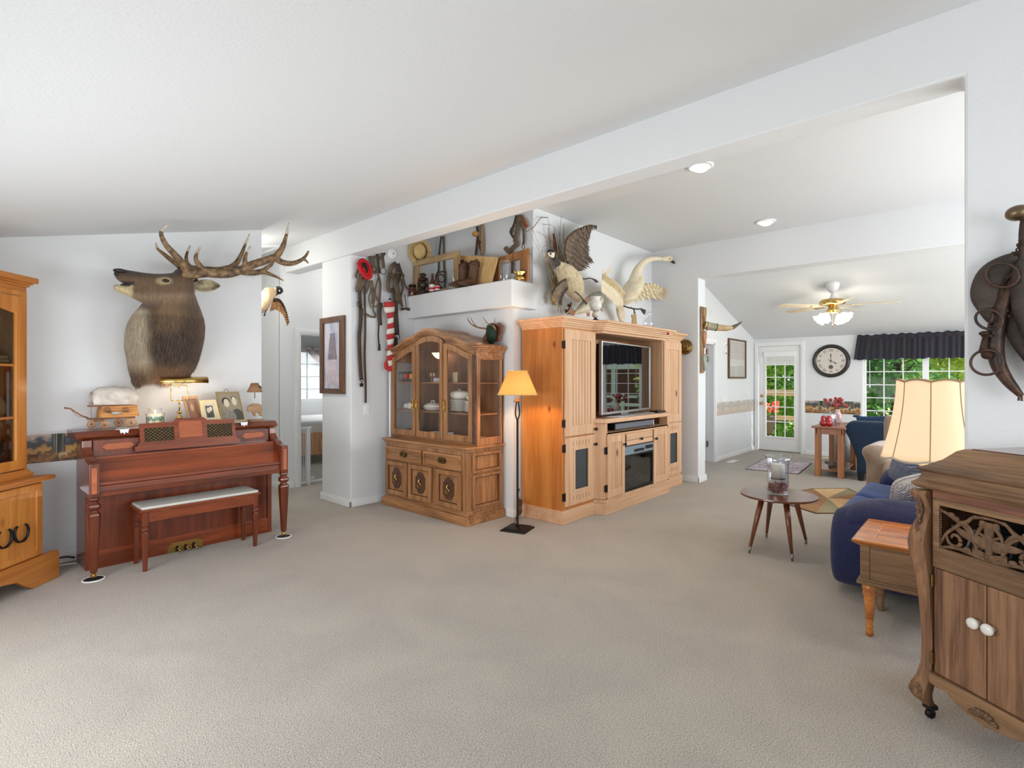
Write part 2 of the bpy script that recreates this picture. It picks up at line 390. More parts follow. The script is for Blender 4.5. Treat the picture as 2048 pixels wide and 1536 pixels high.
# ---------------------------------------------------------------- the setting
XE = 2.217; ZC = lambda x:2.3213+.2403*x       # near ceiling height
DZ = lambda x:2.91-.298*(x-8.55)               # dining ceiling height
YT = 3.55; YH = 5.15; XF = 11.0; YD = 3.38
floor = struct('floor',G().box(-.8,11.2,-2.6,12.2,-.1,0),m_carpet,'wall to wall beige cut pile carpet')
struct('ceiling',G().hexa([(-.8,-2.6,ZC(-.8)),(3.12,-2.6,ZC(3.12)),(3.12,7.8,ZC(3.12)),(-.8,7.8,ZC(-.8))],
       [(-.8,-2.6,ZC(-.8)+.15),(3.12,-2.6,ZC(3.12)+.15),(3.12,7.8,ZC(3.12)+.15),(-.8,7.8,ZC(-.8)+.15)]),m_ceil,'sloped white ceiling of the near room')
struct('ceiling_middle',G().box(3.2,7.2,-2.6,12.2,3.22,3.35),m_ceil,'flat white ceiling of the middle room')
struct('ceiling_dining',G().hexa([(7.1,-2.6,DZ(7.1)),(11.2,-2.6,DZ(11.2)),(11.2,3.6,DZ(11.2)),(7.1,3.6,DZ(7.1))],
       [(7.1,-2.6,DZ(7.1)+.15),(11.2,-2.6,DZ(11.2)+.15),(11.2,3.6,DZ(11.2)+.15),(7.1,3.6,DZ(7.1)+.15)]),m_ceil,'sloped white ceiling of the dining room')
struct('wall_left',G().box(-.75,-.6,-2.6,1.0,0,2.3).box(-.75,-.6,3.8,5.4,0,2.3).box(-.75,-.6,1.0,3.8,0,.65).box(-.75,-.6,1.0,3.8,2.02,2.3),m_wall,'left outer wall')
struct('wall_back',G().box(-.75,0,-2.6,-2.45,0,3.4).box(2.7,4.1,-2.6,-2.45,0,3.4).box(7.1,7.5,-2.6,-2.45,0,3.4).box(10.5,11.15,-2.6,-2.45,0,3.4)
       .box(0,2.7,-2.6,-2.45,0,.7).box(0,2.7,-2.6,-2.45,2.15,3.4).box(4.1,7.1,-2.6,-2.45,0,.7).box(4.1,7.1,-2.6,-2.45,2.4,3.4).box(7.5,10.5,-2.6,-2.45,0,.7).box(7.5,10.5,-2.6,-2.45,2.3,3.4),m_wall,'wall behind the camera')
w = struct('wall_trophy',G().prism([(-.75,0),(XE,0),(XE,ZC(XE)+.05),(-.75,ZC(-.75)+.05)],5.25,5.38,'y'),m_wall,'white textured wall behind the piano')
wall_trophy = w
struct('wall_hall_end',G().box(.7,3.2,7.6,7.75,0,3.3),m_wall,'end wall of the hallway')
struct('wall_hall_left',G().box(.6,.75,5.3,7.7,0,3.1),m_wall,'left wall of the hallway')
struct('wall_right',G().prism([(-2.6,0),(.06,0),(.06,2.756),(7.7,2.756),(7.7,3.36),(-2.6,3.36)],3.1,3.28,'x'),m_wall,bev=.012,label='right wall with the horse collar and the long beam running on from it')
struct('wall_bedroom',G().prism([(3.07,0),(3.29,0),(3.29,1.99),(4.1,1.99),(4.1,3.3),(3.07,3.3)],6.63,6.75,'y').box(4.1,7.2,6.63,6.75,0,3.3),m_wall,'hallway wall with the bedroom doorway')
struct('wall_hall_jog',G().box(3.07,3.2,6.74,7.65,0,2.76),m_wall,'short wall running to the end of the hallway')
struct('wall_pillar',G().box(3.13,7.0,YH,5.77,0,3.25),m_wall,bev=.012,label='white wall block with the narrow framed picture')
struct('wall_niche',G().box(4.0,4.6,YT,5.2,0,2.13),m_wall,label='wall behind the china cabinet')
struct('wall_ledge_back',G().box(4.316,4.6,YT,5.2,2.13,3.25),m_wall,'wall above the plant ledge')
struct('trim_ledge',G().prism([(3.88,3.46),(4.28,3.46),(4.28,3.56),(4.4,3.56),(4.4,5.16),(3.88,5.16)],2.12,2.39,'z'),m_wall,bev=.012,label='boxed white plant ledge above the china cabinet')
struct('wall_television',G().box(4.6,7.05,YT,YT+.15,0,3.25),m_wall,'white wall behind the entertainment centre')
struct('wall_header',G().prism([(-2.6,2.765),(2.865,2.765),(2.865,0),(3.7,0),(3.7,3.36),(-2.6,3.36)],7.0,7.24,'x'),m_wall,bev=.012,label='header wall with the wide opening to the dining room')
struct('wall_dining_left',G().prism([(7.2,0),(8.12,0),(8.12,2.0),(8.92,2.0),(8.92,0),(11.15,0),(11.15,2.3),(7.2,3.4)],YD,YD+.12,'y'),m_wall,'left wall of the dining room')
DY0,DY1 = 2.545,3.295
wf = struct('wall_dining_far',G().box(XF,XF+.15,DY1+.02,3.55,0,2.5).box(XF,XF+.15,DY0-.02,DY1+.02,2.045,2.5).box(XF,XF+.15,1.57,DY0-.02,0,2.5)
       .box(XF,XF+.15,-1.9,1.57,0,.62).box(XF,XF+.15,-1.9,1.57,1.98,2.5).box(XF,XF+.15,-2.6,-1.9,0,2.5),m_wall,'far wall of the dining room')
# closing walls of the rooms behind the doorways
struct('wall_side_room',G().box(7.2,10.5,4.8,4.95,0,3.2).box(10.4,10.55,3.5,4.95,0,3.2),plain('dim_room_tone',S(150,150,148),.8),'dim wall of the room behind the open door')  # greyer than the wall paint: the room's dimness is put into the colour
struct('wall_bedroom_far',G().box(3.0,4.78,10.0,10.15,0,3.3).box(6.2,7.2,10.0,10.15,0,3.3).box(4.78,6.2,10.0,10.15,0,.95).box(4.78,6.2,10.0,10.15,1.98,3.3),m_wall,'far wall of the bedroom')
struct('wall_bedroom_side',G().box(3.0,3.15,7.7,10.15,0,3.3).box(7.1,7.25,5.7,10.15,0,3.3),m_wall,'side walls of the bedroom')
def bb(name,x0,x1,y0,y1,label=None):
    g = G().box(x0,x1,y0,y1,0,.062)
    ex = .004
    g.box(x0+ex if x1-x0 < .05 else x0,x1-ex if x1-x0 < .05 else x1,y0+ex if y1-y0 < .05 else y0,y1-ex if y1-y0 < .05 else y1,.06,.085)
    struct(name,g,m_trim,label,bev=.003)
bb('baseboard_trophy',-.6,XE,5.234,5.25)
bb('baseboard_pillar_front',3.114,3.13,YH-.016,5.786)
bb('baseboard_pillar_side',3.114,3.99,YH-.016,YH)
bb('baseboard_niche',3.984,4.0,YT-.016,YH)
bb('baseboard_television',4.0,7.0,YT-.016,YT)
bb('baseboard_pier_front',6.984,7.0,2.85,YT)
bb('baseboard_pier_side',6.984,7.256,2.849,2.865)
bb('baseboard_dining_left',8.99,11.0,YD-.016,YD)
bb('baseboard_dining_far',XF-.016,XF,-1.9,2.47)
bb('baseboard_hall',3.06,3.21,6.614,6.63)
bb('baseboard_hall_jog',3.054,3.07,6.614,7.6)
bb('baseboard_hall_end',.8,2.0,7.584,7.6)
# --- wallpaper border: a flat print of mountains, yellow woods, pale trunks and grazing elk
def border_mat(name,fade=0.0):
    m,nt,b = newmat(name); tc = N(nt,'ShaderNodeTexCoord'); sx = N(nt,'ShaderNodeSeparateXYZ'); nt.links.new(tc.outputs['UV'],sx.inputs[0])
    n = N(nt,'ShaderNodeTexNoise',Scale=3.2,Detail=8.0,Roughness=.6); nt.links.new(tc.outputs['UV'],n.inputs[0])
    a = N(nt,'ShaderNodeMath',operation='MULTIPLY_ADD'); a.inputs[1].default_value = .9; nt.links.new(n.outputs['Fac'],a.inputs[0]); nt.links.new(sx.outputs['Y'],a.inputs[2])
    s2 = N(nt,'ShaderNodeMath',operation='SUBTRACT'); nt.links.new(a.outputs[0],s2.inputs[0]); s2.inputs[1].default_value = .45
    land = ramp(nt,s2.outputs[0],[(0,S(92,66,44)),(.16,S(170,118,66)),(.26,S(112,82,52)),(.38,S(206,156,86)),(.52,S(168,130,82)),(.6,S(72,68,60)),(.78,S(84,90,100)),(.88,S(160,152,144)),(1,S(206,184,160))])
    # pale trunks standing in dark woods
    mp = N(nt,'ShaderNodeMapping'); mp.inputs['Scale'].default_value = (9,.15,1); nt.links.new(tc.outputs['UV'],mp.inputs[0])
    nv = N(nt,'ShaderNodeTexNoise',Scale=2.0,Detail=2.0); nt.links.new(mp.outputs[0],nv.inputs[0])
    trunks = ramp(nt,nv.outputs['Fac'],[(.45,S(40,42,36)),(.52,S(96,92,74)),(.58,S(176,178,160)),(.62,S(60,56,46))])
    mz = N(nt,'ShaderNodeMapping'); mz.inputs['Scale'].default_value = (.9,.01,1); nt.links.new(tc.outputs['UV'],mz.inputs[0])
    nz = N(nt,'ShaderNodeTexNoise',Scale=1.3,Detail=0.0); nt.links.new(mz.outputs[0],nz.inputs[0])
    zone = ramp(nt,nz.outputs['Fac'],[(.5,(0,0,0,1)),(.53,(1,1,1,1))])
    hi = ramp(nt,sx.outputs['Y'],[(.28,(0,0,0,1)),(.36,(1,1,1,1))])
    mm = N(nt,'ShaderNodeMix',data_type='RGBA',blend_type='MULTIPLY'); mm.inputs[0].default_value = 1; nt.links.new(zone,mm.inputs[6]); nt.links.new(hi,mm.inputs[7])
    mx = N(nt,'ShaderNodeMix',data_type='RGBA'); nt.links.new(mm.outputs[2],mx.inputs[0]); nt.links.new(land,mx.inputs[6]); nt.links.new(trunks,mx.inputs[7])
    out = mx.outputs[2]
    if fade:
        m2 = N(nt,'ShaderNodeMix',data_type='RGBA'); m2.inputs[0].default_value = fade; nt.links.new(out,m2.inputs[6]); m2.inputs[7].default_value = S(222,214,204); out = m2.outputs[2]
    nt.links.new(out,b.inputs['Base Color']); setp(b,Roughness=.5); return m
m_bord = border_mat('wallpaper_border_print'); m_bord2 = border_mat('wallpaper_border_print_pale',.62)
m_bpale = plain('border_pale_elk',S(196,168,134),.6); m_bdark = plain('border_brown_elk',S(108,74,50),.6)
def border(name,p0,p1,z0,z1,mat,nrm):
    p0 = Vector(p0); p1 = Vector(p1); L = (p1-p0).length; th = Vector(nrm)*.003
    g = G(); vs = [p0+Vector((0,0,z0)),p1+Vector((0,0,z0)),p1+Vector((0,0,z1)),p0+Vector((0,0,z1))]
    g.add(vs+[v+th for v in vs],[(0,1,2,3),(7,6,5,4),(0,4,5,1),(1,5,6,2),(2,6,7,3),(3,7,4,0)])
    o = obj(name,g,mat); o['kind'] = 'structure'; o['label'] = 'strip of wallpaper border printed with mountains, aspens and elk'
    uv = o.data.uv_layers.new(name='u')
    d = (p1-p0).normalized(); H = z1-z0
    for l in o.data.loops:
        v = o.data.vertices[l.vertex_index].co+o.location; uv.data[l.index].uv = ((v-p0).dot(d)/H,(v.z-z0)/H)
    return o
def elk_print(o,base,d,nrm,s,mat):
    """flat printed elk: body, legs, neck, head, antlers as thin shapes in the border's plane"""
    d = Vector(d); up = Vector((0,0,1)); b = Vector(base)
    out = [(-.5,0),(-.46,.34),(-.5,.55),(-.42,.66),(.2,.7),(.42,.9),(.5,1.02),(.66,.96),(.7,.88),(.52,.82),(.44,.6),(.38,.34),(.36,0),(.28,0),(.26,.36),(-.26,.34),(-.34,0)]
    g = G(); n = len(out); vs = [b+d*(x*s)+up*(y*s)+Vector(nrm)*.004 for x,y in out]
    g.add(vs+[v+Vector(nrm)*.001 for v in vs],[list(range(n)),list(range(n,2*n))[::-1]]+[(i,(i+1) % n,n+(i+1) % n,n+i) for i in range(n)])
    k = obj('printed_elk',g,mat,o); return k
bo = border('trim_1',(-.6,5.25,0),(XE,5.25,0),.775,.985,m_bord,(0,-1,0))
for x,s,m_ in ((.47,.05,m_bdark),(.56,.06,m_bdark),(.73,.055,m_bpale),(.64,.04,m_bdark)):elk_print(bo,(x,5.25,.80 if s > .045 else .83),(1,0,0),(0,-1,0),s,m_)
bo = border('trim_2',(XF,2.47,0),(XF,1.6,0),.772,1.0,m_bord,(-1,0,0))
for y,s,sg,m_ in ((2.30,.09,1,m_bpale),(2.16,.1,-1,m_bpale),(1.82,.1,1,m_bpale),(1.70,.09,1,m_bpale),(2.02,.07,1,m_bdark)):elk_print(bo,(XF,y,.81),(0,-sg,0),(-1,0,0),s,m_)
border('trim_3',(9.0,YD,0),(XF,YD,0),.772,1.0,m_bord2,(0,-1,0))
# --- attic hatch outline in the hall ceiling
zc = lambda x,y=0:ZC(x)-.012
g = G()
for (x0,x1,y0,y1) in ((2.3,2.95,6.3,6.34),(2.3,2.95,6.96,7.0),(2.3,2.34,6.3,7.0),(2.91,2.95,6.3,7.0)):
    g.hexa([(x0,y0,ZC(x0)-.02),(x1,y0,ZC(x1)-.02),(x1,y1,ZC(x1)-.02),(x0,y1,ZC(x0)-.02)],[(x0,y0,ZC(x0)+.01),(x1,y0,ZC(x1)+.01),(x1,y1,ZC(x1)+.01),(x0,y1,ZC(x0)+.01)])
struct('trim_hatch',g,m_trim,'frame of the attic hatch in the hallway ceiling')
# --- door casings
def casing(name,ax,c,a0,a1,z1,w=.07,th=.018,side=-1,label=None,zs=0):
    """casing around an opening a0..a1 up to z1, on wall plane c; ax = axis the opening runs along"""
    def P(poly):return poly
    outer = [(a0-w,zs),(a0-w,z1+w),(a1+w,z1+w),(a1+w,zs)]; inner = [(a0,zs),(a0,z1),(a1,z1),(a1,zs)]
    g = G()
    for (o4,i4) in ((0,1),(1,2),(2,3)):
        poly = [outer[o4],outer[i4],inner[i4],inner[o4]]
        g.prism(poly,c,c+side*th,'y' if ax == 'x' else 'x')
        m_ = [tuple((Vector(outer[k])*.75+Vector(inner[k])*.25)) for k in (o4,i4)]; m2 = [tuple((Vector(outer[k])*.3+Vector(inner[k])*.7)) for k in (o4,i4)]
        g.prism([m_[0],m_[1],m2[1],m2[0]],c+side*th*.9,c+side*(th+.006),'y' if ax == 'x' else 'x')
    return struct(name,g,m_trim,label)
casing('trim_bedroom_door','x',6.63,3.29,4.1,1.99,label='white casing of the bedroom doorway')
casing('trim_side_door','x',YD,8.12,8.92,2.0,label='white casing of the open side door')
casing('trim_hall_door','x',7.6,2.08,2.78,1.99,label='white casing of the door at the end of the hall')
casing('trim_exterior_door','y',XF,DY0,DY1,2.04,label='white casing of the glazed outside door')
# jambs
struct('trim_bedroom_jamb',G().box(3.28,3.3,6.62,6.76,0,1.99).box(4.09,4.11,6.62,6.76,0,1.99).box(3.28,4.11,6.62,6.76,1.98,2.0),m_trim)
struct('trim_side_jamb',G().box(8.9,8.93,YD-.005,YD+.13,0,2.0).box(8.1,8.13,YD-.005,YD+.13,0,2.0).box(8.1,8.93,YD-.005,YD+.13,1.98,2.01),m_trim)
d = sthing('door_hall','white panel door at the end of the hallway',(2.43,7.6,0))
obj('door_leaf',G().box(2.08,2.78,7.585,7.6,.01,1.99),m_trim,d)
for z0,z1 in ((.15,.9),(1.02,1.85)):
    for x0,x1 in ((2.15,2.4),(2.47,2.71)):obj('panel',G().box(x0,x1,7.578,7.586,z0,z1),m_trim,d,bev=.004)
# --- open side door, seen nearly edge on, hinged on the far jamb
d = sthing('door_side','white panelled side door standing open, seen edge on',(8.89,YD+.13,0),math.radians(72))
DM = TM((8.89,YD+.13,0),math.radians(72))
obj('door_leaf',G(DM).box(0,.76,0,.035,.012,1.975),m_trim,d,bev=.003)
for z0,z1 in ((.15,.95),(1.07,1.86)):
    for x0,x1 in ((.1,.35),(.42,.67)):obj('panel',G(DM).box(x0,x1,.034,.042,z0,z1),m_trim,d,bev=.004)
m_nick = plain('nickel',S(150,148,142),.35,.9)
for z in (.3,1.74):
    obj('hinge',G(DM).box(-.045,.035,-.006,.0,z-.05,z+.05).lathe([(.008,z-.055),(.008,z+.055)],8,(-.003,-.008,0)),m_nick,d)
# --- glazed outside door with an internal pleated blind
d = sthing('door_exterior','white outside door with fifteen light glass pane grid',(XF+.03,(DY0+DY1)/2,0))
L0,L1,Z0,Z1 = DY0+.115,DY1-.13,.285,1.86
o_ = [(DY0,.01),(DY1,.01),(DY1,2.035),(DY0,2.035)]; i_ = [(L0,Z0),(L1,Z0),(L1,Z1),(L0,Z1)]
obj('door_leaf',G().ring(o_,i_,XF+.02,XF+.06,'x'),m_trim,d,bev=.003)
obj('glazing_frame',G().ring([(L0-.03,Z0-.03),(L1+.03,Z0-.03),(L1+.03,Z1+.03),(L0-.03,Z1+.03)],[(L0+.005,Z0+.005),(L1-.005,Z0+.005),(L1-.005,Z1-.005),(L0+.005,Z1-.005)],XF+.008,XF+.03,'x'),m_trim,d,bev=.004)
nc,nr = 3,5; LL0 = L0+.0; zt = 1.72
for i in range(nc):
    for j in range(nr):
        y0 = LL0+(L1-LL0)*i/nc; y1 = LL0+(L1-LL0)*(i+1)/nc; z0 = Z0+(zt-Z0)*j/nr; z1 = Z0+(zt-Z0)*(j+1)/nr
        obj('pane',G().box(XF+.036,XF+.04,y0,y1,z0,z1),m_wglass,d)
for i in range(1,nc):obj('glazing_bar',G().box(XF+.028,XF+.046,LL0+(L1-LL0)*i/nc-.008,LL0+(L1-LL0)*i/nc+.008,Z0,zt),m_trim,d)
for j in range(1,nr+1):obj('glazing_bar',G().box(XF+.027,XF+.045,L0,L1,Z0+(zt-Z0)*j/nr-.008,Z0+(zt-Z0)*j/nr+.008),m_trim,d)
obj('blind_cassette',G().box(XF-.025,XF+.02,L0-.03,L1+.03,1.83,1.93),m_white,d,bev=.008,label='white blind cassette across the top of the glass')
g = G()
for k in range(9):g.box(XF+.005,XF+.028,L0-.01,L1+.01,1.70+k*.015,1.711+k*.015)
obj('raised_blind',g,m_white,d,label='pleats of the raised blind')['kind'] = 'stuff'
obj('blind_bottom_rail',G().box(XF-.0,XF+.03,L0-.01,L1+.01,1.665,1.695),m_white,d)
obj('knob',G(frame_M((XF+.02,DY1-.055,.925),(0,1,0),(0,0,1),(-1,0,0))).lathe([(.033,0),(.033,.006),(.012,.01),(.012,.03),(.028,.04),(.03,.055),(.018,.066),(0,.068)],16),m_brass,d,smooth=True)
obj('deadbolt',G(frame_M((XF+.02,DY1-.055,1.07),(0,1,0),(0,0,1),(-1,0,0))).lathe([(.03,0),(.03,.008),(.018,.014),(0,.016)],16),m_brass,d,smooth=True)
for z in (.35,1.0,1.75):obj('hinge',G().box(XF+.005,XF+.022,DY0-.012,DY0+.006,z-.05,z+.05),m_nick,d)
struct('trim_door_sill',G().box(XF-.0,XF+.16,DY0-.02,DY1+.02,-.02,.015),plain('sill_metal',S(120,115,106),.5,.4))
# --- dining room window
def window(name,label,c,y0,y1,z0,z1,secs,cols,rows,cw=.05):
    d = sthing(name,label,(c+.06,(y0+y1)/2,z0))
    obj('frame',G().ring([(y0,z0),(y1,z0),(y1,z1),(y0,z1)],[(y0+.04,z0+.04),(y1-.04,z0+.04),(y1-.04,z1-.04),(y0+.04,z1-.04)],c+.03,c+.12,'x'),m_trim,d)
    sw = (y1-y0)/secs
    for s_ in range(secs):
        a = y0+sw*s_+cw/2; b_ = y0+sw*(s_+1)-cw/2
        if s_:obj('mullion',G().box(c+.02,c+.12,y0+sw*s_-cw*.55,y0+sw*s_+cw*.55,z0,z1),m_trim,d)
        for i in range(1,cols):y = a+(b_-a)*i/cols; obj('glazing_bar',G().box(c+.06,c+.078,y-.008,y+.008,z0,z1),m_trim,d)
        for j in range(1,rows):z = z0+(z1-z0)*j/rows; obj('glazing_bar',G().box(c+.061,c+.077,a,b_,z-.008,z+.008),m_trim,d)
        for i in range(cols):
            for j in range(rows):
                obj('pane',G().box(c+.067,c+.071,a+(b_-a)*i/cols,a+(b_-a)*(i+1)/cols,z0+(z1-z0)*j/rows,z0+(z1-z0)*(j+1)/rows),m_wglass,d)
    obj('sill',G().box(c-.03,c+.12,y0-.04,y1+.04,z0-.025,z0+.005),m_trim,d)
    return d
window('window_1','wide white gridded window of the dining room',XF,-1.9,1.57,.62,1.98,4,3,6,.07)
obj('blind_cord',G().tube([(XF+.02,1.47,1.95),(XF+.022,1.465,1.3)],.004,5),m_white,bpy.data.objects['window_1'])
obj('cord_tassel',G().lathe([(.004,0),(.012,.01),(.004,.05)],8,(XF+.022,1.465,1.25)),m_white,bpy.data.objects['window_1'])
# --- bedroom window behind curtains and blind
d = sthing('window_2','bright bedroom window with lowered blind',(5.5,10.06,.95))
obj('frame',G().ring([(4.78,.95),(6.2,.95),(6.2,1.98),(4.78,1.98)],[(4.83,1.0),(6.15,1.0),(6.15,1.93),(4.83,1.93)],10.0,10.12,'y'),m_trim,d)
for x in (5.14,5.49,5.84):obj('glazing_bar',G().box(x-.012,x+.012,10.05,10.08,.95,1.98),m_trim,d)
for z in (1.2,1.45,1.7):obj('glazing_bar',G().box(4.8,6.2,10.051,10.079,z-.012,z+.012),m_trim,d)
obj('pane',G().box(4.8,6.2,10.062,10.066,.97,1.96),m_wglass,d)
m_slat = plain('blind_slat',S(236,238,236),.5)
for k in range(34):
    z = 1.0+k*.028; obj('slat',G().hexa([(4.84,10.022,z),(6.14,10.022,z),(6.14,10.04,z+.008),(4.84,10.04,z+.008)],[(4.84,10.022,z+.002),(6.14,10.022,z+.002),(6.14,10.04,z+.01),(4.84,10.04,z+.01)]),m_slat,d)
# plain unseen windows added to go with the fill lamps
def plain_window(name,lab,ax,c,a0,a1,z0,z1,n):
    d = sthing(name,lab,(c,(a0+a1)/2,z0) if ax == 'x' else ((a0+a1)/2,c,z0))
    obj('frame',G().ring([(a0,z0),(a1,z0),(a1,z1),(a0,z1)],[(a0+.05,z0+.05),(a1-.05,z0+.05),(a1-.05,z1-.05),(a0+.05,z1-.05)],c-.05,c+.05,ax),m_trim,d)
    for i in range(1,n):
        a = a0+(a1-a0)*i/n; obj('mullion',G().ring([(a-.02,z0),(a+.02,z0),(a+.02,z1),(a-.02,z1)],[(a-.001,z0),(a+.001,z0),(a+.001,z1),(a-.001,z1)],c-.03,c+.03,ax),m_trim,d)
plain_window('window_3','unseen window added in the left wall','x',-.68,1.0,3.8,.65,2.02,3)
plain_window('window_4','unseen window added behind the camera','y',-2.53,0,2.7,.7,2.15,3)
plain_window('window_5','unseen window added to the middle room','y',-2.53,4.1,7.1,.7,2.4,3)
plain_window('window_6','unseen side window added to the dining room','y',-2.53,7.5,10.5,.7,2.3,3)
# ================================================================ entertainment centre
ec = thing('entertainment_center','large knotty pine entertainment centre with beadboard doors and fireplace','entertainment center',(5.45,3.5,0))
m_speaker = plain('speaker_cloth',S(62,64,66),.8,bmp=.3,bscale=400)
YB = 3.52
def beadboard(name,x0,x1,y,z0,z1,fr=.06,frz=.07,gro=7,handle=None,hz=None,hinge=None):
    d_ = obj(name,G().ring([(x0,z0),(x1,z0),(x1,z1),(x0,z1)],[(x0+fr,z0+frz),(x1-fr,z0+frz),(x1-fr,z1-frz),(x0+fr,z1-frz)],y-.022,y,'y'),m_tpine,ec,bev=.004)
    w_ = (x1-x0-2*fr)/gro
    for i in range(gro):
        a = x0+fr+w_*i; obj('beadboard_strip',G().box(a+.003,a+w_-.003,y-.014,y-.004,z0+frz-.005,z1-frz+.005),m_tpine,d_,bev=.003)
    obj('groove_backing',G().box(x0+fr-.01,x1-fr+.01,y-.006,y-.001,z0+frz-.01,z1-frz+.01),m_groove,d_)
    if handle is not None:obj('knob',G(frame_M((handle,y-.022,hz),(1,0,0),(0,0,1),(0,-1,0))).lathe([(.008,0),(.006,.012),(.016,.02),(.017,.028),(.008,.034),(0,.035)],12),m_iron,d_,smooth=True)
    for z in hinge or ():
        obj('hinge',G().box(x0-.03,x0-.0,y-.012,y+.002,z-.035,z+.035).lathe([(.006,z-.04),(.006,z+.04)],8,(x0-.004,y-.016,0)),m_iron,d_)
    return d_
def speaker_door(x0,x1,y,z0,z1,handle,hinge):
    d_ = obj('lower_door',G().ring([(x0,z0),(x1,z0),(x1,z1),(x0,z1)],[(x0+.14,z0+.14),(x1-.14,z0+.14),(x1-.14,z1-.12),(x0+.14,z1-.12)],y-.022,y,'y'),m_tpine,ec,bev=.004)
    obj('inner_moulding',G().ring([(x0+.125,z0+.125),(x1-.125,z0+.125),(x1-.125,z1-.105),(x0+.125,z1-.105)],[(x0+.15,z0+.15),(x1-.15,z0+.15),(x1-.15,z1-.13),(x0+.15,z1-.13)],y-.03,y-.02,'y'),m_tpine,d_,bev=.003)
    obj('speaker_cloth',G().box(x0+.14,x1-.14,y-.012,y-.004,z0+.14,z1-.12),m_speaker,d_,label='dark grey speaker cloth panel')
    for i in range(6):
        a = x0+.1+(x1-x0-.2)*(i+.5)/6
        for zz in (z0+.07,z1-.06):obj('groove_mark',G().box(a-.003,a+.003,y-.0235,y-.02,zz-.025,zz+.02),m_groove,d_)
    if handle:obj('knob',G(frame_M((handle,y-.022,z1-.1),(1,0,0),(0,0,1),(0,-1,0))).lathe([(.008,0),(.006,.012),(.016,.02),(.017,.028),(.008,.034),(0,.035)],12),m_iron,d_,smooth=True)
    for z in hinge:obj('hinge',G().box(x0-.03,x0,y-.012,y+.002,z-.035,z+.035).lathe([(.006,z-.04),(.006,z+.04)],8,(x0-.004,y-.016,0)),m_iron,d_)
YF = 3.01; YC = 2.9
obj('left_tower',G().box(4.10,4.66,YF,YB,.11,1.92),m_pine,ec,bev=.004,label='side tower tinted honey for the lamp light on it')  # honey tint paints the floor lamp's amber light onto the pale pine
obj('right_tower',G().box(6.22,6.76,YF,YB,.11,1.92),m_tpine,ec,bev=.004)
beadboard('upper_door',4.125,4.655,YF,.842,1.885,.085,.1,7,4.63,.885,(1.73,.97))
speaker_door(4.13,4.655,YF,.165,.83,4.63,(.73,.26))
beadboard('upper_door',6.235,6.745,YF,.842,1.875,.085,.1,7,None,None,())
speaker_door(6.235,6.745,YF,.165,.83,None,())
# centre base
g = G().prism([(4.63,YF),(4.69,YC),(6.18,YC),(6.24,YF),(6.24,YB),(4.63,YB)],.12,.165,'z')
g.box(4.64,4.66,YF,YB,.15,.95).prism([(4.63,YF),(4.69,YC),(4.74,YC),(4.74,YF)],.15,.94,'z').prism([(6.24,YF),(6.18,YC),(6.13,YC),(6.13,YF)],.15,.94,'z')
obj('center_base',g,m_tpine,ec,bev=.003)
obj('countertop',G().prism([(4.61,YF-.01),(4.675,YC-.025),(6.195,YC-.025),(6.26,YF-.01),(6.26,YB),(4.61,YB)],.942,.988,'z'),m_tpine_h,ec,bev=.006)
obj('shelf_bay_back',G().box(4.74,6.13,3.3,3.32,.84,.945),m_groove,ec)
obj('shelf_bay_floor',G().box(4.74,6.13,YC,3.32,.825,.842),m_tpine_h,ec)
obj('upper_rail',G().box(4.72,6.15,YC,YC+.02,.80,.842),m_tpine_h,ec,bev=.002)
beadboard('center_door',4.71,5.06,YC,.17,.81,.06,.075,6,5.035,.70,(.66,.27))
beadboard('center_door',5.735,6.085,YC,.17,.81,.06,.075,6,5.76,.70,())
dr = obj('drawer',G().box(5.1,5.7,YC-.022,YC+.3,.675,.728).box(5.1,5.7,YC-.022,YC+.3,.732,.80),m_tpine_h,ec,bev=.003)
obj('knob',G(frame_M((5.4,YC-.022,.73),(1,0,0),(0,0,1),(0,-1,0))).lathe([(.008,0),(.006,.012),(.016,.02),(.017,.028),(.008,.034),(0,.035)],12),m_iron,dr,smooth=True)
fp = obj('fireplace_insert',G().ring([(5.065,.17),(5.735,.17),(5.735,.67),(5.065,.67)],[(5.09,.205),(5.71,.205),(5.71,.55),(5.09,.55)],YC-.01,YC+.03,'y'),m_black,ec,bev=.002,label='black electric fireplace insert with log set')
obj('control_panel',G().box(5.07,5.73,YC-.016,YC-.008,.572,.662),plain('fireplace_steel',S(140,156,166),.4,.5),fp)
obj('vent_slot',G().box(5.27,5.5,YC-.018,YC-.012,.59,.62),m_dark,fp)
obj('control_window',G().box(5.53,5.71,YC-.018,YC-.012,.6,.64),m_black,fp)
obj('firebox',G().box(5.07,5.73,YC+.28,YC+.3,.17,.6).box(5.07,5.73,YC+.02,YC+.3,.17,.19),plain('firebox_soot',S(52,48,46),.9,nz=.4),fp)
m_log = plain('ember_log',S(150,128,110),.9,nz=.6,nscale=18,bmp=.6)
for i,(x,z,a,L_,r_) in enumerate(((5.22,.26,.2,.24,.035),(5.42,.30,-.5,.22,.045),(5.36,.25,.1,.3,.03),(5.56,.25,.5,.2,.035),(5.3,.34,-.25,.2,.03))):
    obj('log',G().tube([(x-L_/2*math.cos(a),YC+.1+.02*i,z-L_/2*math.sin(a)),(x,YC+.11,z+.01),(x+L_/2*math.cos(a),YC+.12,z+L_/2*math.sin(a))],[r_*.8,r_,r_*.85],9),m_log,fp,smooth=True)
obj('glass_front',G().box(5.09,5.71,YC+.0,YC+.004,.205,.55),glass('smoked_glass',(.5,.5,.5,1),fac=.14),fp)
for i in range(24):obj('grille_bar',G().box(5.1+i*.0255,5.108+i*.0255,YC-.013,YC-.009,.176,.198),m_dark,fp)
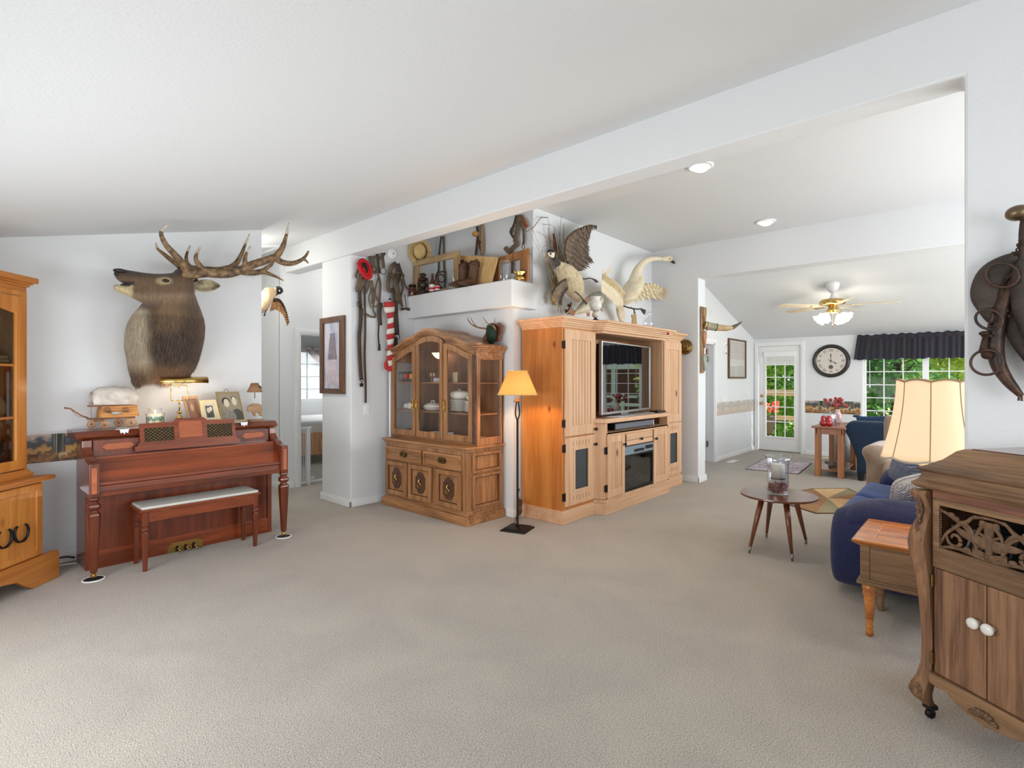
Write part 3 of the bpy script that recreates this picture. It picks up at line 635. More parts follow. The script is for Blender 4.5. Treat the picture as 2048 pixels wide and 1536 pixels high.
# plinth
g = G().prism([(4.085,YF-.015),(4.64,YF-.015),(4.70,YC-.015),(6.17,YC-.015),(6.23,YF-.015),(6.785,YF-.015),(6.785,YB),(4.085,YB)],0,.118,'z')
g.prism([(4.09,YF-.010),(4.643,YF-.010),(4.703,YC-.010),(6.167,YC-.010),(6.227,YF-.010),(6.78,YF-.010),(6.78,YB),(4.09,YB)],.117,.13,'z')
obj('plinth',g,m_tpine_h,ec,bev=.004)
# bridge and crown
obj('bridge',G().prism([(4.66,YF),(4.70,YC+.03),(6.16,YC+.03),(6.22,YF),(6.22,YB),(4.66,YB)],1.875,1.93,'z'),m_tpine_h,ec,bev=.002)
obj('back_panel',G().box(4.66,6.22,3.49,3.51,.98,1.88),m_tpine,ec)
def crown_poly(e):return [(4.10-e,YB),(4.10-e,YF-e),(4.61-e*.6,YF-e),(4.67-e*.6,YC-e),(6.19+e*.6,YC-e),(6.25+e*.6,YF-e),(6.76+e,YF-e),(6.76+e,YB)]
g = G()
for e0,z0,z1 in ((.005,1.9,1.925),(.02,1.92,1.945),(.038,1.94,1.962),(.055,1.958,1.976)):g.prism(crown_poly(e0)[::-1],z0,z1,'z')
obj('crown_moulding',g,m_tpine_h,ec,bev=.005)
obj('top_board',G().prism(crown_poly(.075)[::-1],1.974,2.0,'z'),m_tpine_h,ec,bev=.005)
# --- television
tv = thing('television','flat screen television with silver bezel in the pine entertainment centre','television',(5.45,3.2,.988),math.radians(5.8))
TVM = TM((5.44,3.07,.988),math.radians(5.8))
# gently bowed glossy screen
m_scr = plain('glossy_black_screen',S(10,10,12),.02,coat=0,spec=2.2)
obj('screen',G(TVM).box(-.66,.66,-.012,0,.055,.80),m_scr,tv)
obj('bezel',G(TVM).ring([(-.68,.03),(.68,.03),(.68,.815),(-.68,.815)],[(-.66,.055),(.66,.055),(.66,.80),(-.66,.80)],-.02,.02,'y'),m_silver,tv,bev=.004)
obj('back_shell',G(TVM).box(-.66,.66,0,.06,.05,.79),m_black,tv,bev=.01)
obj('stand',G(TVM).prism([(-.45,-.16),(.45,-.16),(.5,.08),(-.5,.08)],0.0,.012,'z').box(-.1,.1,.02,.05,.01,.1),m_silver,tv,bev=.004)
sb = thing('sound_bar','slim grey and black sound bar on the shelf under the television','speaker',(5.3,3.02,.842))
obj('housing',G().box(4.98,5.86,2.95,3.06,.85,.915),plain('sound_bar_grey',S(120,126,132),.35,.3),sb,bev=.01)
obj('left_cap',G().box(4.965,4.985,2.945,3.062,.847,.918),m_black,sb,bev=.004)
obj('right_cap',G().box(5.855,5.87,2.945,3.062,.847,.918),m_silver,sb,bev=.004)
for x in (5.1,5.75):obj('foot',G().box(x-.03,x+.03,2.96,3.05,.842,.852),m_black,sb)
bx = thing('media_player','small flat black media player right of the television','electronics',(6.12,2.99,.988))
obj('housing',G().box(5.97,6.17,2.94,3.06,.99,1.012),m_black,bx,bev=.003); obj('foot',G().box(5.98,6.16,2.95,3.05,.988,.991),m_dark,bx)
# ================================================================ china cabinet
cc = thing('china_cabinet','brown oak china cabinet with arched glass doors and carved lower doors','china cabinet',(3.73,4.32,0))
XA = 3.47; XB = 3.965; Y0 = 3.665; Y1 = 4.985      # base body
g = G()
for e,z0,z1 in ((.036,0,.06),(.030,.058,.085),(.014,.083,.108),(.004,.106,.124)):g.box(XA-e,XB+e*.1,Y0-e,Y1+e,z0,z1)
obj('plinth',g,m_oakd_h,cc,bev=.004)
obj('base_body',G().box(XA,XB,Y0,Y1,.12,.70),m_oakd,cc,bev=.003)
g = G().box(XA-.03,XB+.01,Y0-.03,Y1+.03,.72,.745).box(XA-.015,XB+.005,Y0-.015,Y1+.015,.695,.722)
obj('countertop',g,m_oakd_h,cc,bev=.008)
for nm,a,b_ in (('drawer',Y0+.07,4.30),('drawer',4.34,Y1-.03)):
    dr = obj(nm,G().ring([(a,.515),(b_,.515),(b_,.66),(a,.66)],[(a+.02,.535),(b_-.02,.535),(b_-.02,.64),(a+.02,.64)],XA-.028,XA,'x').box(XA-.012,XA,a+.015,b_-.015,.53,.645),m_oakd_h,cc,bev=.004)
    c_ = (a+b_)/2; sh = [(c_+.075*math.cos(t*PI/8)*(1 if abs(math.cos(t*PI/8)) < .9 else .9),.59+.034*math.sin(t*PI/8)) for t in range(16)]
    obj('pull',G().prism(sh,XA-.016,XA-.012,'x').tube([(XA-.02,c_-.045,.6),(XA-.035,c_-.03,.578),(XA-.038,c_,.572),(XA-.035,c_+.03,.578),(XA-.02,c_+.045,.6)],.005,7),m_abrass,dr)
def cart(c_,z_,w_,h_):  # scrolled cartouche outline
    q = [(0,1),(.35,.95),(.62,.8),(.72,.62),(1,.5),(.95,.2),(1,0)]
    q = q+[(x,-z) for x,z in q[::-1][1:]]; q = q+[(-x,z) for x,z in q[::-1][1:-1]]
    return [(c_+x*w_,z_+z*h_) for x,z in q]
for a,b_ in ((Y0+.07,4.10),(4.17,4.545),(4.58,Y1-.03)):
    dr = obj('lower_door',G().ring([(a,.14),(b_,.14),(b_,.50),(a,.50)],[(a+.045,.185),(b_-.045,.185),(b_-.045,.455),(a+.045,.455)],XA-.03,XA,'x').box(XA-.01,XA,a+.04,b_-.04,.18,.46),m_oakd,cc,bev=.006)
    obj('moulding_shadow',G().ring([(a+.044,.184),(b_-.044,.184),(b_-.044,.456),(a+.044,.456)],[(a+.052,.192),(b_-.052,.192),(b_-.052,.448),(a+.052,.448)],XA-.016,XA-.008,'x'),m_burl,dr)  # dark ring painted in for the shadow line inside the door frame
    c_ = (a+b_)/2
    obj('burl_cartouche',G().prism(cart(c_,.32,.082,.115),XA-.018,XA-.008,'x'),m_burl,dr,bev=.004,label='dark carved burl cartouche')
    g = G().tube([(XA-.022,c_-.004,.36),(XA-.03,c_+.015,.34),(XA-.028,c_-.012,.315),(XA-.024,c_+.004,.285)],.006,6).torus((XA-.03,c_,.30),.022,.004,(1,.2,0),12,5)
    obj('pull',g,m_brass,dr,smooth=True)
# side panels
obj('side_panel_upper',G().ring([(XA+.06,.49),(XB-.04,.49),(XB-.04,.68),(XA+.06,.68)],[(XA+.085,.515),(XB-.065,.515),(XB-.065,.655),(XA+.085,.655)],Y0-.022,Y0,'y'),m_oakd,cc,bev=.005)
obj('side_panel_lower',G().ring([(XA+.06,.15),(XB-.04,.15),(XB-.04,.47),(XA+.06,.47)],[(XA+.085,.175),(XB-.065,.175),(XB-.065,.445),(XA+.085,.445)],Y0-.022,Y0,'y'),m_oakd,cc,bev=.005)
for z0,z1 in ((.515,.655),(.175,.445)):obj('moulding_shadow',G().ring([(XA+.084,z0-.001),(XB-.064,z0-.001),(XB-.064,z1+.001),(XA+.084,z1+.001)],[(XA+.092,z0+.007),(XB-.072,z0+.007),(XB-.072,z1-.007),(XA+.092,z1-.007)],Y0-.008,Y0,'y'),m_burl,cc)  # dark rings stand in for moulding shadows on the side panels
# hutch
HX = 3.60; HY0 = 3.665; HY1 = 5.06; ZB = .745
HB = 3.975
TZ = [(0,1.908),(.1,1.903),(.2,1.887),(.28,1.865),(.345,1.838),(.40,1.836),(.5,1.826),(.6,1.802),(.72,1.762),(.84,1.733),(.93,1.724),(1,1.722)]
def topz(y):   # wave of the pediment: arch, cusp, falling shoulder
    t = min(1,abs((y-(HY0+HY1)/2)/((HY1-HY0)/2)))
    for (a0,z0),(a1,z1) in zip(TZ,TZ[1:]):
        if t <= a1:k = (t-a0)/(a1-a0); return z0+(z1-z0)*k
    return TZ[-1][1]
ny = 48; ys = [HY0+(HY1-HY0)*i/ny for i in range(ny+1)]
def strip(g,off0,off1,x0,x1,ya=HY0,yb=HY1):
    yy = [ya+(yb-ya)*i/ny for i in range(ny+1)]
    for i in range(ny):
        a,b_ = yy[i],yy[i+1]; za,zb = topz(a),topz(b_)
        g.hexa([(x0,a,za+off0),(x1,a,za+off0),(x1,b_,zb+off0),(x0,b_,zb+off0)],[(x0,a,za+off1),(x1,a,za+off1),(x1,b_,zb+off1),(x0,b_,zb+off1)])
g = G()
for e,o0,o1 in ((.0,-.08,-.005),(.018,-.035,-.003),(.036,-.018,.012),(.052,.0,.026)):strip(g,o0,o1,HX-e,HX+.02,HY0-e,HY1+e)
obj('arched_crown',g,m_oakd_h,cc,ang=.5)
g = G(); strip(g,.0,.024,HX,HB); obj('curved_roof',g,m_oakd_h,cc,ang=.5)
g = G()
for e,z0,z1 in ((.004,1.602,1.67),(.018,1.665,1.69),(.036,1.685,1.71),(.052,1.705,1.73)):g.box(HX-e,HB,HY0-e,HY0+.02,z0,z1); g.box(HX-.0,HB,HY1-.02,HY1+e,z0,z1)
obj('side_crown',g,m_oakd_h,cc,bev=.004)
obj('back_panel',G().prism([(HY0,ZB),(HY1,ZB)]+[(HY1-(HY1-HY0)*i/ny,topz(HY1-(HY1-HY0)*i/ny)+.005) for i in range(ny+1)],HB-.012,HB-.002,'x'),wood('cabinet_back',S(120,84,58),S(150,110,80),'z',.5),cc)
obj('hutch_floor',G().box(HX+.004,HB-.004,HY0+.004,HY1-.004,ZB-.002,ZB+.04),m_oakd_h,cc)
g = G()
for y in (HY0,HY1-.035):obj('hutch_side',G().ring([(HX,ZB),(HB,ZB),(HB,1.69),(HX,1.69)],[(HX+.045,ZB+.075),(HB-.05,ZB+.075),(HB-.05,1.59),(HX+.045,1.59)],y,y+.035,'y'),m_oakd,cc,bev=.003)
for y in (HY0+.01,HY1-.015):obj('side_glass',G().box(HX+.04,HB-.05,y,y+.004,ZB+.07,1.6),m_glass,cc)
obj('carved_stile',G().box(HX-.022,HX+.0,HY0+.002,HY0+.055,ZB+.02,1.63),m_burl,cc,bev=.004)
# glass doors with shaped tops
def shaped_door(a,b_,tz,hy):
    """tz(y): height of the door's top edge"""
    n_ = 16; st = .05; z0 = ZB+.03
    outer = [(a,z0)]+[(b_,z0)]+[(b_-(b_-a)*i/n_,tz(b_-(b_-a)*i/n_)) for i in range(n_+1)]
    ai,bi = a+st,b_-st
    inner = [(ai,z0+.065)]+[(bi,z0+.065)]+[(bi-(bi-ai)*i/n_,tz(bi-(bi-ai)*i/n_)-.06) for i in range(n_+1)]
    d_ = obj('glass_door',G().ring(outer,inner,HX-.024,HX-.002,'x'),m_oakd,cc,bev=.004)
    obj('pane',G().prism(inner,HX-.012,HX-.009,'x'),m_glass,d_)
    obj('handle',G().box(HX-.028,HX-.024,hy-.012,hy+.012,1.06,1.19).lathe([(.007,0),(.01,.02),(.006,.05),(.01,.075),(.007,.09)],8,(HX-.042,hy,1.08)).box(HX-.042,HX-.026,hy-.003,hy+.003,1.095,1.1).box(HX-.042,HX-.026,hy-.003,hy+.003,1.15,1.155),m_brass,d_)
    return d_
shaped_door(3.715,4.135,lambda y:topz(y)-.075 if y < 4.12 else topz(4.12)-.075,4.11)
def mid_top(y):t = (y-4.37)/.24; return 1.765+.09*math.sqrt(max(0,1-min(1,abs(t))**2))
shaped_door(4.15,4.59,mid_top,4.565)
shaped_door(4.605,5.03,lambda y:topz(y)-.075 if y > 4.62 else topz(4.62)-.075,4.63)
dt = lambda y:(mid_top(y) if 4.14 < y < 4.6 else topz(max(y,4.62) if y >= 4.6 else min(y,4.12))-.075)
g = G()
for i in range(ny):
    a,b_ = ys[i],ys[i+1]; g.hexa([(HX+.001,a,min(dt(a),topz(a))-.03),(HX+.02,a,min(dt(a),topz(a))-.03),(HX+.02,b_,min(dt(b_),topz(b_))-.03),(HX+.001,b_,min(dt(b_),topz(b_))-.03)],[(HX+.001,a,topz(a)),(HX+.02,a,topz(a)),(HX+.02,b_,topz(b_)),(HX+.001,b_,topz(b_))])
obj('frieze',g,m_oakd_h,cc)
for z in (1.053,1.364):obj('shelf',G().box(HX+.03,HB-.012,HY0+.03,HY1-.03,z-.012,z),m_oakd_h,cc,bev=.003)
# glowing bowl inside
obj('glowing_bowl',G(Matrix.Translation((3.86,4.52,1.655))).lathe([(.02,-.03),(.05,-.015),(.075,.015),(.085,.03),(.09,.035)],18),plain('lit_bowl',S(255,226,180),.4,emis=S(255,210,150),es=3.0),cc,smooth=True)
# contents of the cabinet: each its own thing
def lathe_thing(name,label,cat,prof,loc,mat,group=None,n=20,part='body',sc=(1,1)):
    t = thing(name,label,cat,loc,0,group); obj(part,G(TM(loc)).lathe(prof,n,sc=sc),mat,t,smooth=True); return t
plate_prof = lambda r:[(r*.45,0),(r*.5,.004),(r*.8,.01),(r,.016),(r,.019),(r*.78,.014),(0,.008)]
zs = 1.053
pl = [(3.80,4.13),(3.78,3.93)]
for (x,y),n_,wd in zip(pl,(10,9),('wide white plate of the taller left stack in the china cabinet','small white plate of the right stack in the china cabinet')):
    for k in range(n_):
        t = lathe_thing('dinner_plate',wd,'plate',plate_prof(.1 if y > 4 else .075),(x,y,zs+.001+k*.0125),m_china,'stacked white plates in the china cabinet')
t = lathe_thing('soup_tureen','white lidded tureen on top of the plate stack in the china cabinet','tureen',[(.05,0),(.085,.01),(.1,.04),(.098,.06)],(3.80,4.13,zs+.135),m_china)
obj('lid',G(TM((3.80,4.13,zs+.135))).lathe([(.1,.06),(.09,.075),(.05,.09),(.01,.095),(.012,.105),(0,.11)],20),m_china,t,smooth=True)
lathe_thing('gravy_bowl','small white bowl on the right plate stack in the china cabinet','bowl',[(.02,0),(.04,.01),(.06,.045),(.056,.045),(.03,.012),(0,.01)],(3.78,3.93,zs+.122),m_china)
t = lathe_thing('covered_dish','white oval covered dish behind the middle cabinet door','dish',[(.08,0),(.11,.01),(.13,.04),(.135,.042)],(3.76,4.52,zs+.002),m_china,sc=(.75,1))
obj('lid',G(TM((3.76,4.52,zs+.002))).lathe([(.125,.042),(.11,.06),(.06,.08),(0,.085)],20,sc=(.75,1)).tube([(0,-.03,.08),(0,-.02,.105),(0,.02,.105),(0,.03,.08)],.006,6),m_china,t,smooth=True)
t = lathe_thing('cream_jug','small white cream jug behind the left cabinet door','jug',[(.03,0),(.045,.02),(.035,.05),(.03,.06),(.036,.07)],(3.74,4.88,zs+.002),m_china)
obj('handle',G(TM((3.74,4.88,zs+.002))).tube([(0,-.03,.055),(0,-.06,.05),(0,-.06,.025),(0,-.035,.018)],.005,6),m_china,t,smooth=True)
t = lathe_thing('sugar_bowl','white sugar bowl beside the cream jug in the china cabinet','bowl',[(.03,0),(.045,.02),(.04,.05),(.03,.06),(0,.065)],(3.76,4.98,zs+.002),m_china)
for i,(y,c_,lab) in enumerate(((803,S(120,140,110),'clear beer glass with a green print on the top cabinet shelf'),(812,S(190,60,90),'clear beer glass with a pink print on the top cabinet shelf'),(824,S(226,160,40),'orange printed glass on the top cabinet shelf'))):
    y = px(y,750,X=3.72).y
    t = lathe_thing('drinking_glass',lab,'glass',[(.026,0),(.03,.004),(.033,.12),(.031,.12),(.028,.006),(0,.005)],(3.72,y,1.365),m_cglass,n=16)
    obj('print',G(TM((3.72,y,1.365))).lathe([(.0335,.04),(.0342,.09)],16,cap=False),plain('glass_print_%d' % i,c_,.5),t)
for i,(y,z) in enumerate(((4.52,1.365),(4.47,1.365),(4.36,1.365),(4.31,1.365))):
    lathe_thing('crystal_goblet','small crystal goblet on the top shelf behind the middle cabinet door','glass',[(.025,0),(.005,.008),(.005,.04),(.022,.06),(.026,.1),(.024,.1),(.019,.06),(0,.05)],(3.74,y,z),m_cglass,'crystal goblets on the top cabinet shelf',n=14)
t = thing('note_card','white card propped behind the goblets on the cabinet shelf','card',(3.80,4.40,1.365)); obj('card',G().box(3.80,3.802,4.32,4.56,1.365,1.41),m_white,t)
t = thing('ceramic_figurine','small white ceramic figurine on the top right cabinet shelf','figurine',(3.74,3.90,1.365)); obj('body',G().lathe([(.025,0),(.028,.02),(.014,.05),(.018,.065),(.014,.085),(0,.095)],12,(3.74,3.90,1.365)),m_china,t,smooth=True)
t = thing('small_picture','small cream picture card behind the right cabinet door','picture',(3.72,4.12,1.365)); obj('card',G().box(3.72,3.724,4.08,4.15,1.365,1.47),plain('cream_card',S(205,190,150),.6),t)
t = thing('easel_plate','white platter lying on the cabinet floor under a wire easel','plate',(3.76,3.86,ZB+.04)); obj('dish',G(TM((3.76,3.86,ZB+.04))).lathe(plate_prof(.14),24),m_china,t,smooth=True)
t = thing('wire_easel','white wire easel with small plaques in the lower right of the cabinet','stand',(3.74,3.84,ZB+.058))
g = G()
for s_ in (-1,1):g.tube([(3.70,3.84+s_*.05,ZB+.058),(3.74,3.84+s_*.012,ZB+.17),(3.77,3.84+s_*.012,ZB+.30)],.003,5)
obj('frame',g,m_white,t)
for s_ in (-1,1):obj('plaque',G().box(3.735,3.74,3.84+s_*.02-.013,3.84+s_*.02+.013,ZB+.18,ZB+.31),m_china,t,bev=.003)
t = thing('white_box','low white box on the cabinet floor behind the middle door','box',(3.70,4.3,ZB+.04)); obj('carton',G().box(3.66,3.75,4.18,4.44,ZB+.042,ZB+.085),m_china,t,bev=.003); obj('lid',G().box(3.655,3.755,4.175,4.445,ZB+.08,ZB+.09),m_white,t)
t = thing('grey_bottle','slim grey bird shaped bottle behind the lower left cabinet pane','bottle',(3.8,4.82,ZB+.04)); obj('body',G().lathe([(.035,0),(.03,.08),(.02,.14),(.016,.2),(.022,.22),(0,.24)],14,(3.8,4.82,ZB+.042)),plain('grey_ceramic',S(120,126,134),.4),t,smooth=True)
# ================================================================ pine corner hutch (left edge)
nn = Vector((.7071,-.7071,0)); dd = Vector((.7071,.7071,0)); P0 = Vector((.646,4.897,0)); HW = 1.2
ph = thing('corner_hutch','honey pine corner hutch with mirrored glass door and horseshoe pulls','hutch',tuple(P0-dd*HW/2),math.radians(45))
# local frame: x along the front (0 at the left end, HW at the right end), y into the corner
HMx = frame_M(P0-dd*HW,dd,-nn,(0,0,1))
def HG():return G(HMx)
def corner_plan(ins,w=HW,f=0.0):
    a = ins; return [(a,f),(w-a,f),(w-a,f+.06),(w/2+.05,w/2-.06),(w/2-.05,w/2-.06),(a,f+.06)]
base = [(0,0)]
ex = HW
g = HG().prism([(0.0,0),(.22,0),(.27,.03),(.34,.085),(.45,.105),(HW-.45,.105),(HW-.34,.085),(HW-.27,.03),(HW-.22,0),(HW,0),(HW,.175),(0,.175)],-.02,.02,'y')
g.box(HW-.03,HW,.0,.05,0,.175).box(0,.03,0,.05,0,.175)
g.prism([(0,.165),(HW,.165),(HW-.012,.195),(.012,.195)],-.02,.03,'y')
obj('scalloped_plinth',g,m_pine_h,ph,bev=.006)
obj('lower_body',HG().prism(corner_plan(.09,f=.03),.10,.70,'z'),m_pine,ph,bev=.004)
obj('counter',HG().prism([(.03,-.02),(HW-.03,-.02),(HW-.045,.06),(HW/2+.05,HW/2-.06),(HW/2-.05,HW/2-.06),(.045,.06)],.70,.733,'z'),m_pine_h,ph,bev=.01)
obj('waist_moulding',HG().prism([(.10,.075),(HW-.10,.075),(HW-.10,.13),(.10,.13)],.732,.765,'z').box(.115,HW-.115,.088,.13,.76,.785),m_pine_h,ph,bev=.006)
UX = .124  # inset of the upper body
obj('upper_body',HG().box(UX,UX+.02,.12,.30,.775,2.0).box(HW-UX-.02,HW-UX,.12,.30,.775,2.0).prism([(UX,.30),(HW-UX,.30),(HW/2+.05,.48),(HW/2-.05,.48)],.775,2.0,'z'),m_pine,ph)
n_ = 20; a,b_ = UX+.085,HW-UX-.085
arch = lambda x:1.84+.05*math.sin(PI*(x-a)/(b_-a))
outer = [(UX,.79),(HW-UX,.79)]+[(HW-UX-(HW-2*UX)*i/n_,2.0) for i in range(n_+1)]
inner = [(a,.855),(b_,.855)]+[(b_-(b_-a)*i/n_,arch(b_-(b_-a)*i/n_)) for i in range(n_+1)]
hd = obj('upper_door',HG().ring(outer,inner,.10,.125,'y'),m_pine,ph,bev=.005)
obj('door_glass',HG().prism(inner,.115,.119,'y'),glass('cabinet_glass',(.75,.75,.72,1),fac=.12),hd)
obj('carved_mark',HG().box(b_-.11,b_+.03,.097,.101,1.955,1.963),m_groove,hd)
g = HG()
for e,z0,z1 in ((.0,1.985,2.03),(.012,2.025,2.045),(.025,2.042,2.058),(.045,2.055,2.095)):
    g.prism([(UX-e,.10-e),(HW-UX+e,.10-e),(HW-UX+e,.30),(HW/2+.05,.48),(HW/2-.05,.48),(UX-e,.30)],z0,z1,'z')
obj('crown',g,m_pine_h,ph,bev=.008)
obj('interior',HG().box(UX+.02,HW-UX-.02,.285,.295,.80,1.98),plain('dark_interior',S(40,30,22),.8),ph)
for z in (1.15,1.5):obj('shelf',HG().box(UX+.02,HW-UX-.02,.11,.285,z-.015,z),m_pine_h,ph)
# lower doors with raised panels and horseshoe pulls
for x0,x1,hx in ((.12,HW/2-.003,HW/2-.07),(HW/2+.003,HW-.12,HW/2+.07)):
    pass
# one wide front seen in the photograph: stile, panel, pull
for x0,x1 in ((HW-.60,HW-.115),(.115,.595)):
    d_ = obj('lower_door',HG().ring([(x0,.2),(x1,.2),(x1,.69),(x0,.69)],[(x0+.05,.24),(x1-.05,.24),(x1-.05,.64),(x0+.05,.64)],.005,.03,'y'),m_pine,ph,bev=.005)
    xm = (x0+x1)/2
    for p0_,p1_ in ((x0+.05,xm-.001),(xm+.001,x1-.05)):obj('panel_board',HG().box(p0_,p1_,.014,.028,.235,.645),m_pine,d_,bev=.003)
def horseshoe(cx_,cz,dpar):
    pts = [(cx_+.052*math.sin(t)*(1 if abs(t) < 2.2 else .9),-.012,cz-.062*math.cos(t)) for t in [(-2.45+4.9*i/18) for i in range(19)]]
    g = HG().tube(pts,[.007]+[.009]*17+[.007],8,flat=.6,up=(nn.x,nn.y,0)); obj('horseshoe_pull',g,m_iron,dpar,smooth=True,label='dark iron horseshoe pull')
hs = [o for o in kids(ph) if o.name.startswith('lower_door')]
horseshoe(HW-.303,.40,hs[0]); horseshoe(HW-.425,.40,hs[0])
# contents glimpsed through the glass
t = thing('leather_saddle_bag','dark leather bag behind the hutch glass','bag',tuple(HMx @ Vector((HW-UX-.12,.2,.80)))); obj('body',HG().ell((HW-UX-.14,.2,.90),(.09,.07,.105)),m_leather_d,t,smooth=True)
t = thing('clay_jar','small brown clay jar on the hutch shelf','jar',tuple(HMx @ Vector((HW-UX-.1,.19,1.15)))); obj('body',HG().lathe([(.03,0),(.05,.04),(.045,.09),(.025,.12),(.03,.14)],16,(HW-UX-.12,.19,1.15)),plain('clay',S(150,116,84),.7),t,smooth=True)
t = thing('rope_coil','tan coil of rope in the hutch','rope',tuple(HMx @ Vector((HW-UX-.13,.18,1.5)))); obj('coil',HG().torus((HW-UX-.13,.2,1.52),.06,.014).torus((HW-UX-.13,.2,1.545),.055,.014),plain('rope',S(168,140,96),.9),t,smooth=True)
# ================================================================ piano
pn = thing('upright_piano','reddish brown console piano with brass grilles in its music desk','piano',(1.47,5.0,0))
PX0,PX1 = .80,2.145
obj('lower_case',G().box(PX0,PX1,4.885,5.20,.0,.60),m_cherry,pn,bev=.004)
obj('toe_rail',G().box(PX0+.03,PX1-.03,4.872,4.89,.0,.13),m_cherry_h,pn,bev=.003)
for x in (PX1-.035,PX0-.002):obj('corner_post',G().box(x,x+.038,4.87,4.90,0,.57),m_cherry,pn,bev=.004)
obj('upper_case',G().box(PX0,PX1,4.90,5.20,.60,.955),m_cherry,pn,bev=.003)
obj('lid',G().prism([(4.855,.978),(4.875,.958),(5.21,.958),(5.21,1.015),(4.905,1.015)],.745,2.20,'x'),m_cherry_h,pn,bev=.004)
# keybed, key slip steps, closed fallboard
obj('keybed',G().box(PX0+.02,PX1-.02,4.64,4.92,.572,.60).box(PX0+.03,PX1-.02,4.622,4.66,.572,.605),m_cherry_h,pn,bev=.004)
obj('key_slip',G().box(PX0+.03,PX1-.02,4.632,4.66,.60,.645).box(PX0+.03,PX1-.02,4.626,4.66,.65,.668),m_cherry_h,pn,bev=.003)
obj('fallboard',G().hexa([(PX0+.03,4.64,.668),(PX1-.03,4.64,.668),(PX1-.03,4.80,.668),(PX0+.03,4.80,.668)],[(PX0+.03,4.755,.825),(PX1-.03,4.755,.825),(PX1-.03,4.80,.825),(PX0+.03,4.80,.825)]),m_cherry_h,pn)
obj('fallboard_edge',G().box(PX0+.03,PX1-.03,4.75,4.87,.822,.84).box(PX0+.03,PX1-.03,4.63,4.66,.664,.674),m_cherry_h,pn,bev=.004)
g = G().box(PX0+.04,PX1-.04,4.84,4.90,.83,.95)
obj('upper_panel',g,m_cherry,pn)
for a,b_ in ((.89,1.09),(1.87,2.07)):
    c1,c2 = .875,.925; k = .025
    obj('octagon_panel',G().prism([(a+k,c1),(b_-k,c1),(b_,c1+k),(b_,c2-k),(b_-k,c2),(a+k,c2),(a,c2-k),(a,c1+k)],4.832,4.842,'y'),m_cherry_l,pn,bev=.003,label='lighter octagonal inlay panel')
for sx,x0,x1 in ((-1,.775,.835),(1,2.115,2.175)):
    prof = [(4.60,.57),(4.90,.57),(4.90,.955),(4.845,.955),(4.84,.90),(4.80,.86),(4.775,.85),(4.74,.845),(4.70,.82),(4.60,.81)]
    obj('arm',G().prism([(p,q) for p,q in prof],x0,x1,'x'),m_cherry,pn,bev=.006)
    obj('arm_face_inset',G().box((x0+x1)/2-.016,(x0+x1)/2+.016,4.594,4.602,.60,.785),m_cherry_l,pn,bev=.004)
    lg = obj('leg',G().sq([(.028,.57),(.03,.56),(.022,.545),(.022,.538),(.036,.525),(.038,.51),(.034,.495),(.022,.485),(.022,.478),(.037,.46),(.038,.45),(.02,.06),(.018,.05)][::-1],((x0+x1)/2,4.625,0),0,.35),m_cherry,pn,bev=.002)
    obj('caster',G().lathe([(.006,.05),(.012,.04),(.012,.03),(.008,.028)][::-1],10,((x0+x1)/2,4.625,0)).lathe([(.001,-.006),(.018,-.006),(.018,.006),(.001,.006)],14,((x0+x1)/2,4.625,.028)),m_brass,lg)
# music desk
DKt = math.atan2(.05,.22)
def DK(x,z):t = (z-.85)/.22; return (x,4.79+.05*t,z)
out = [(1.085,.85),(1.845,.85),(1.845,.885),(1.83,.90),(1.815,.925),(1.81,1.055),(1.60,1.058),(1.57,1.082),(1.37,1.082),(1.34,1.058),(1.12,1.055),(1.12,.925),(1.10,.90),(1.085,.885)]
def slab2(g,poly,d0,d1):
    n = len(poly); vs = [Vector(DK(x,z))+Vector((0,d0,0)) for x,z in poly]+[Vector(DK(x,z))+Vector((0,d1,0)) for x,z in poly]
    g.add(vs,[list(range(n))[::-1],list(range(n,2*n))]+[(i,(i+1) % n,n+(i+1) % n,n+i) for i in range(n)]); return g
g = G()
for poly in ([(1.085,.85),(1.845,.85),(1.845,.885),(1.085,.885)],[(1.10,.885),(1.83,.885),(1.815,.915),(1.115,.915)],[(1.12,.915),(1.15,.915),(1.15,1.02),(1.12,1.02)],[(1.35,.915),(1.59,.915),(1.59,1.02),(1.35,1.02)],[(1.785,.915),(1.815,.915),(1.81,1.02),(1.785,1.02)],
             [(1.12,1.02),(1.81,1.02),(1.81,1.055),(1.60,1.058),(1.57,1.082),(1.37,1.082),(1.34,1.058),(1.12,1.055)]):slab2(g,poly,0,.018)
dk = obj('music_desk',g,m_cherry_h,pn)
g = G(); slab2(g,[(1.385,.93),(1.555,.93),(1.555,1.045),(1.54,1.06),(1.40,1.06),(1.385,1.045)],-.004,.0)
obj('center_panel',g,m_cherry_l,dk,bev=.003)
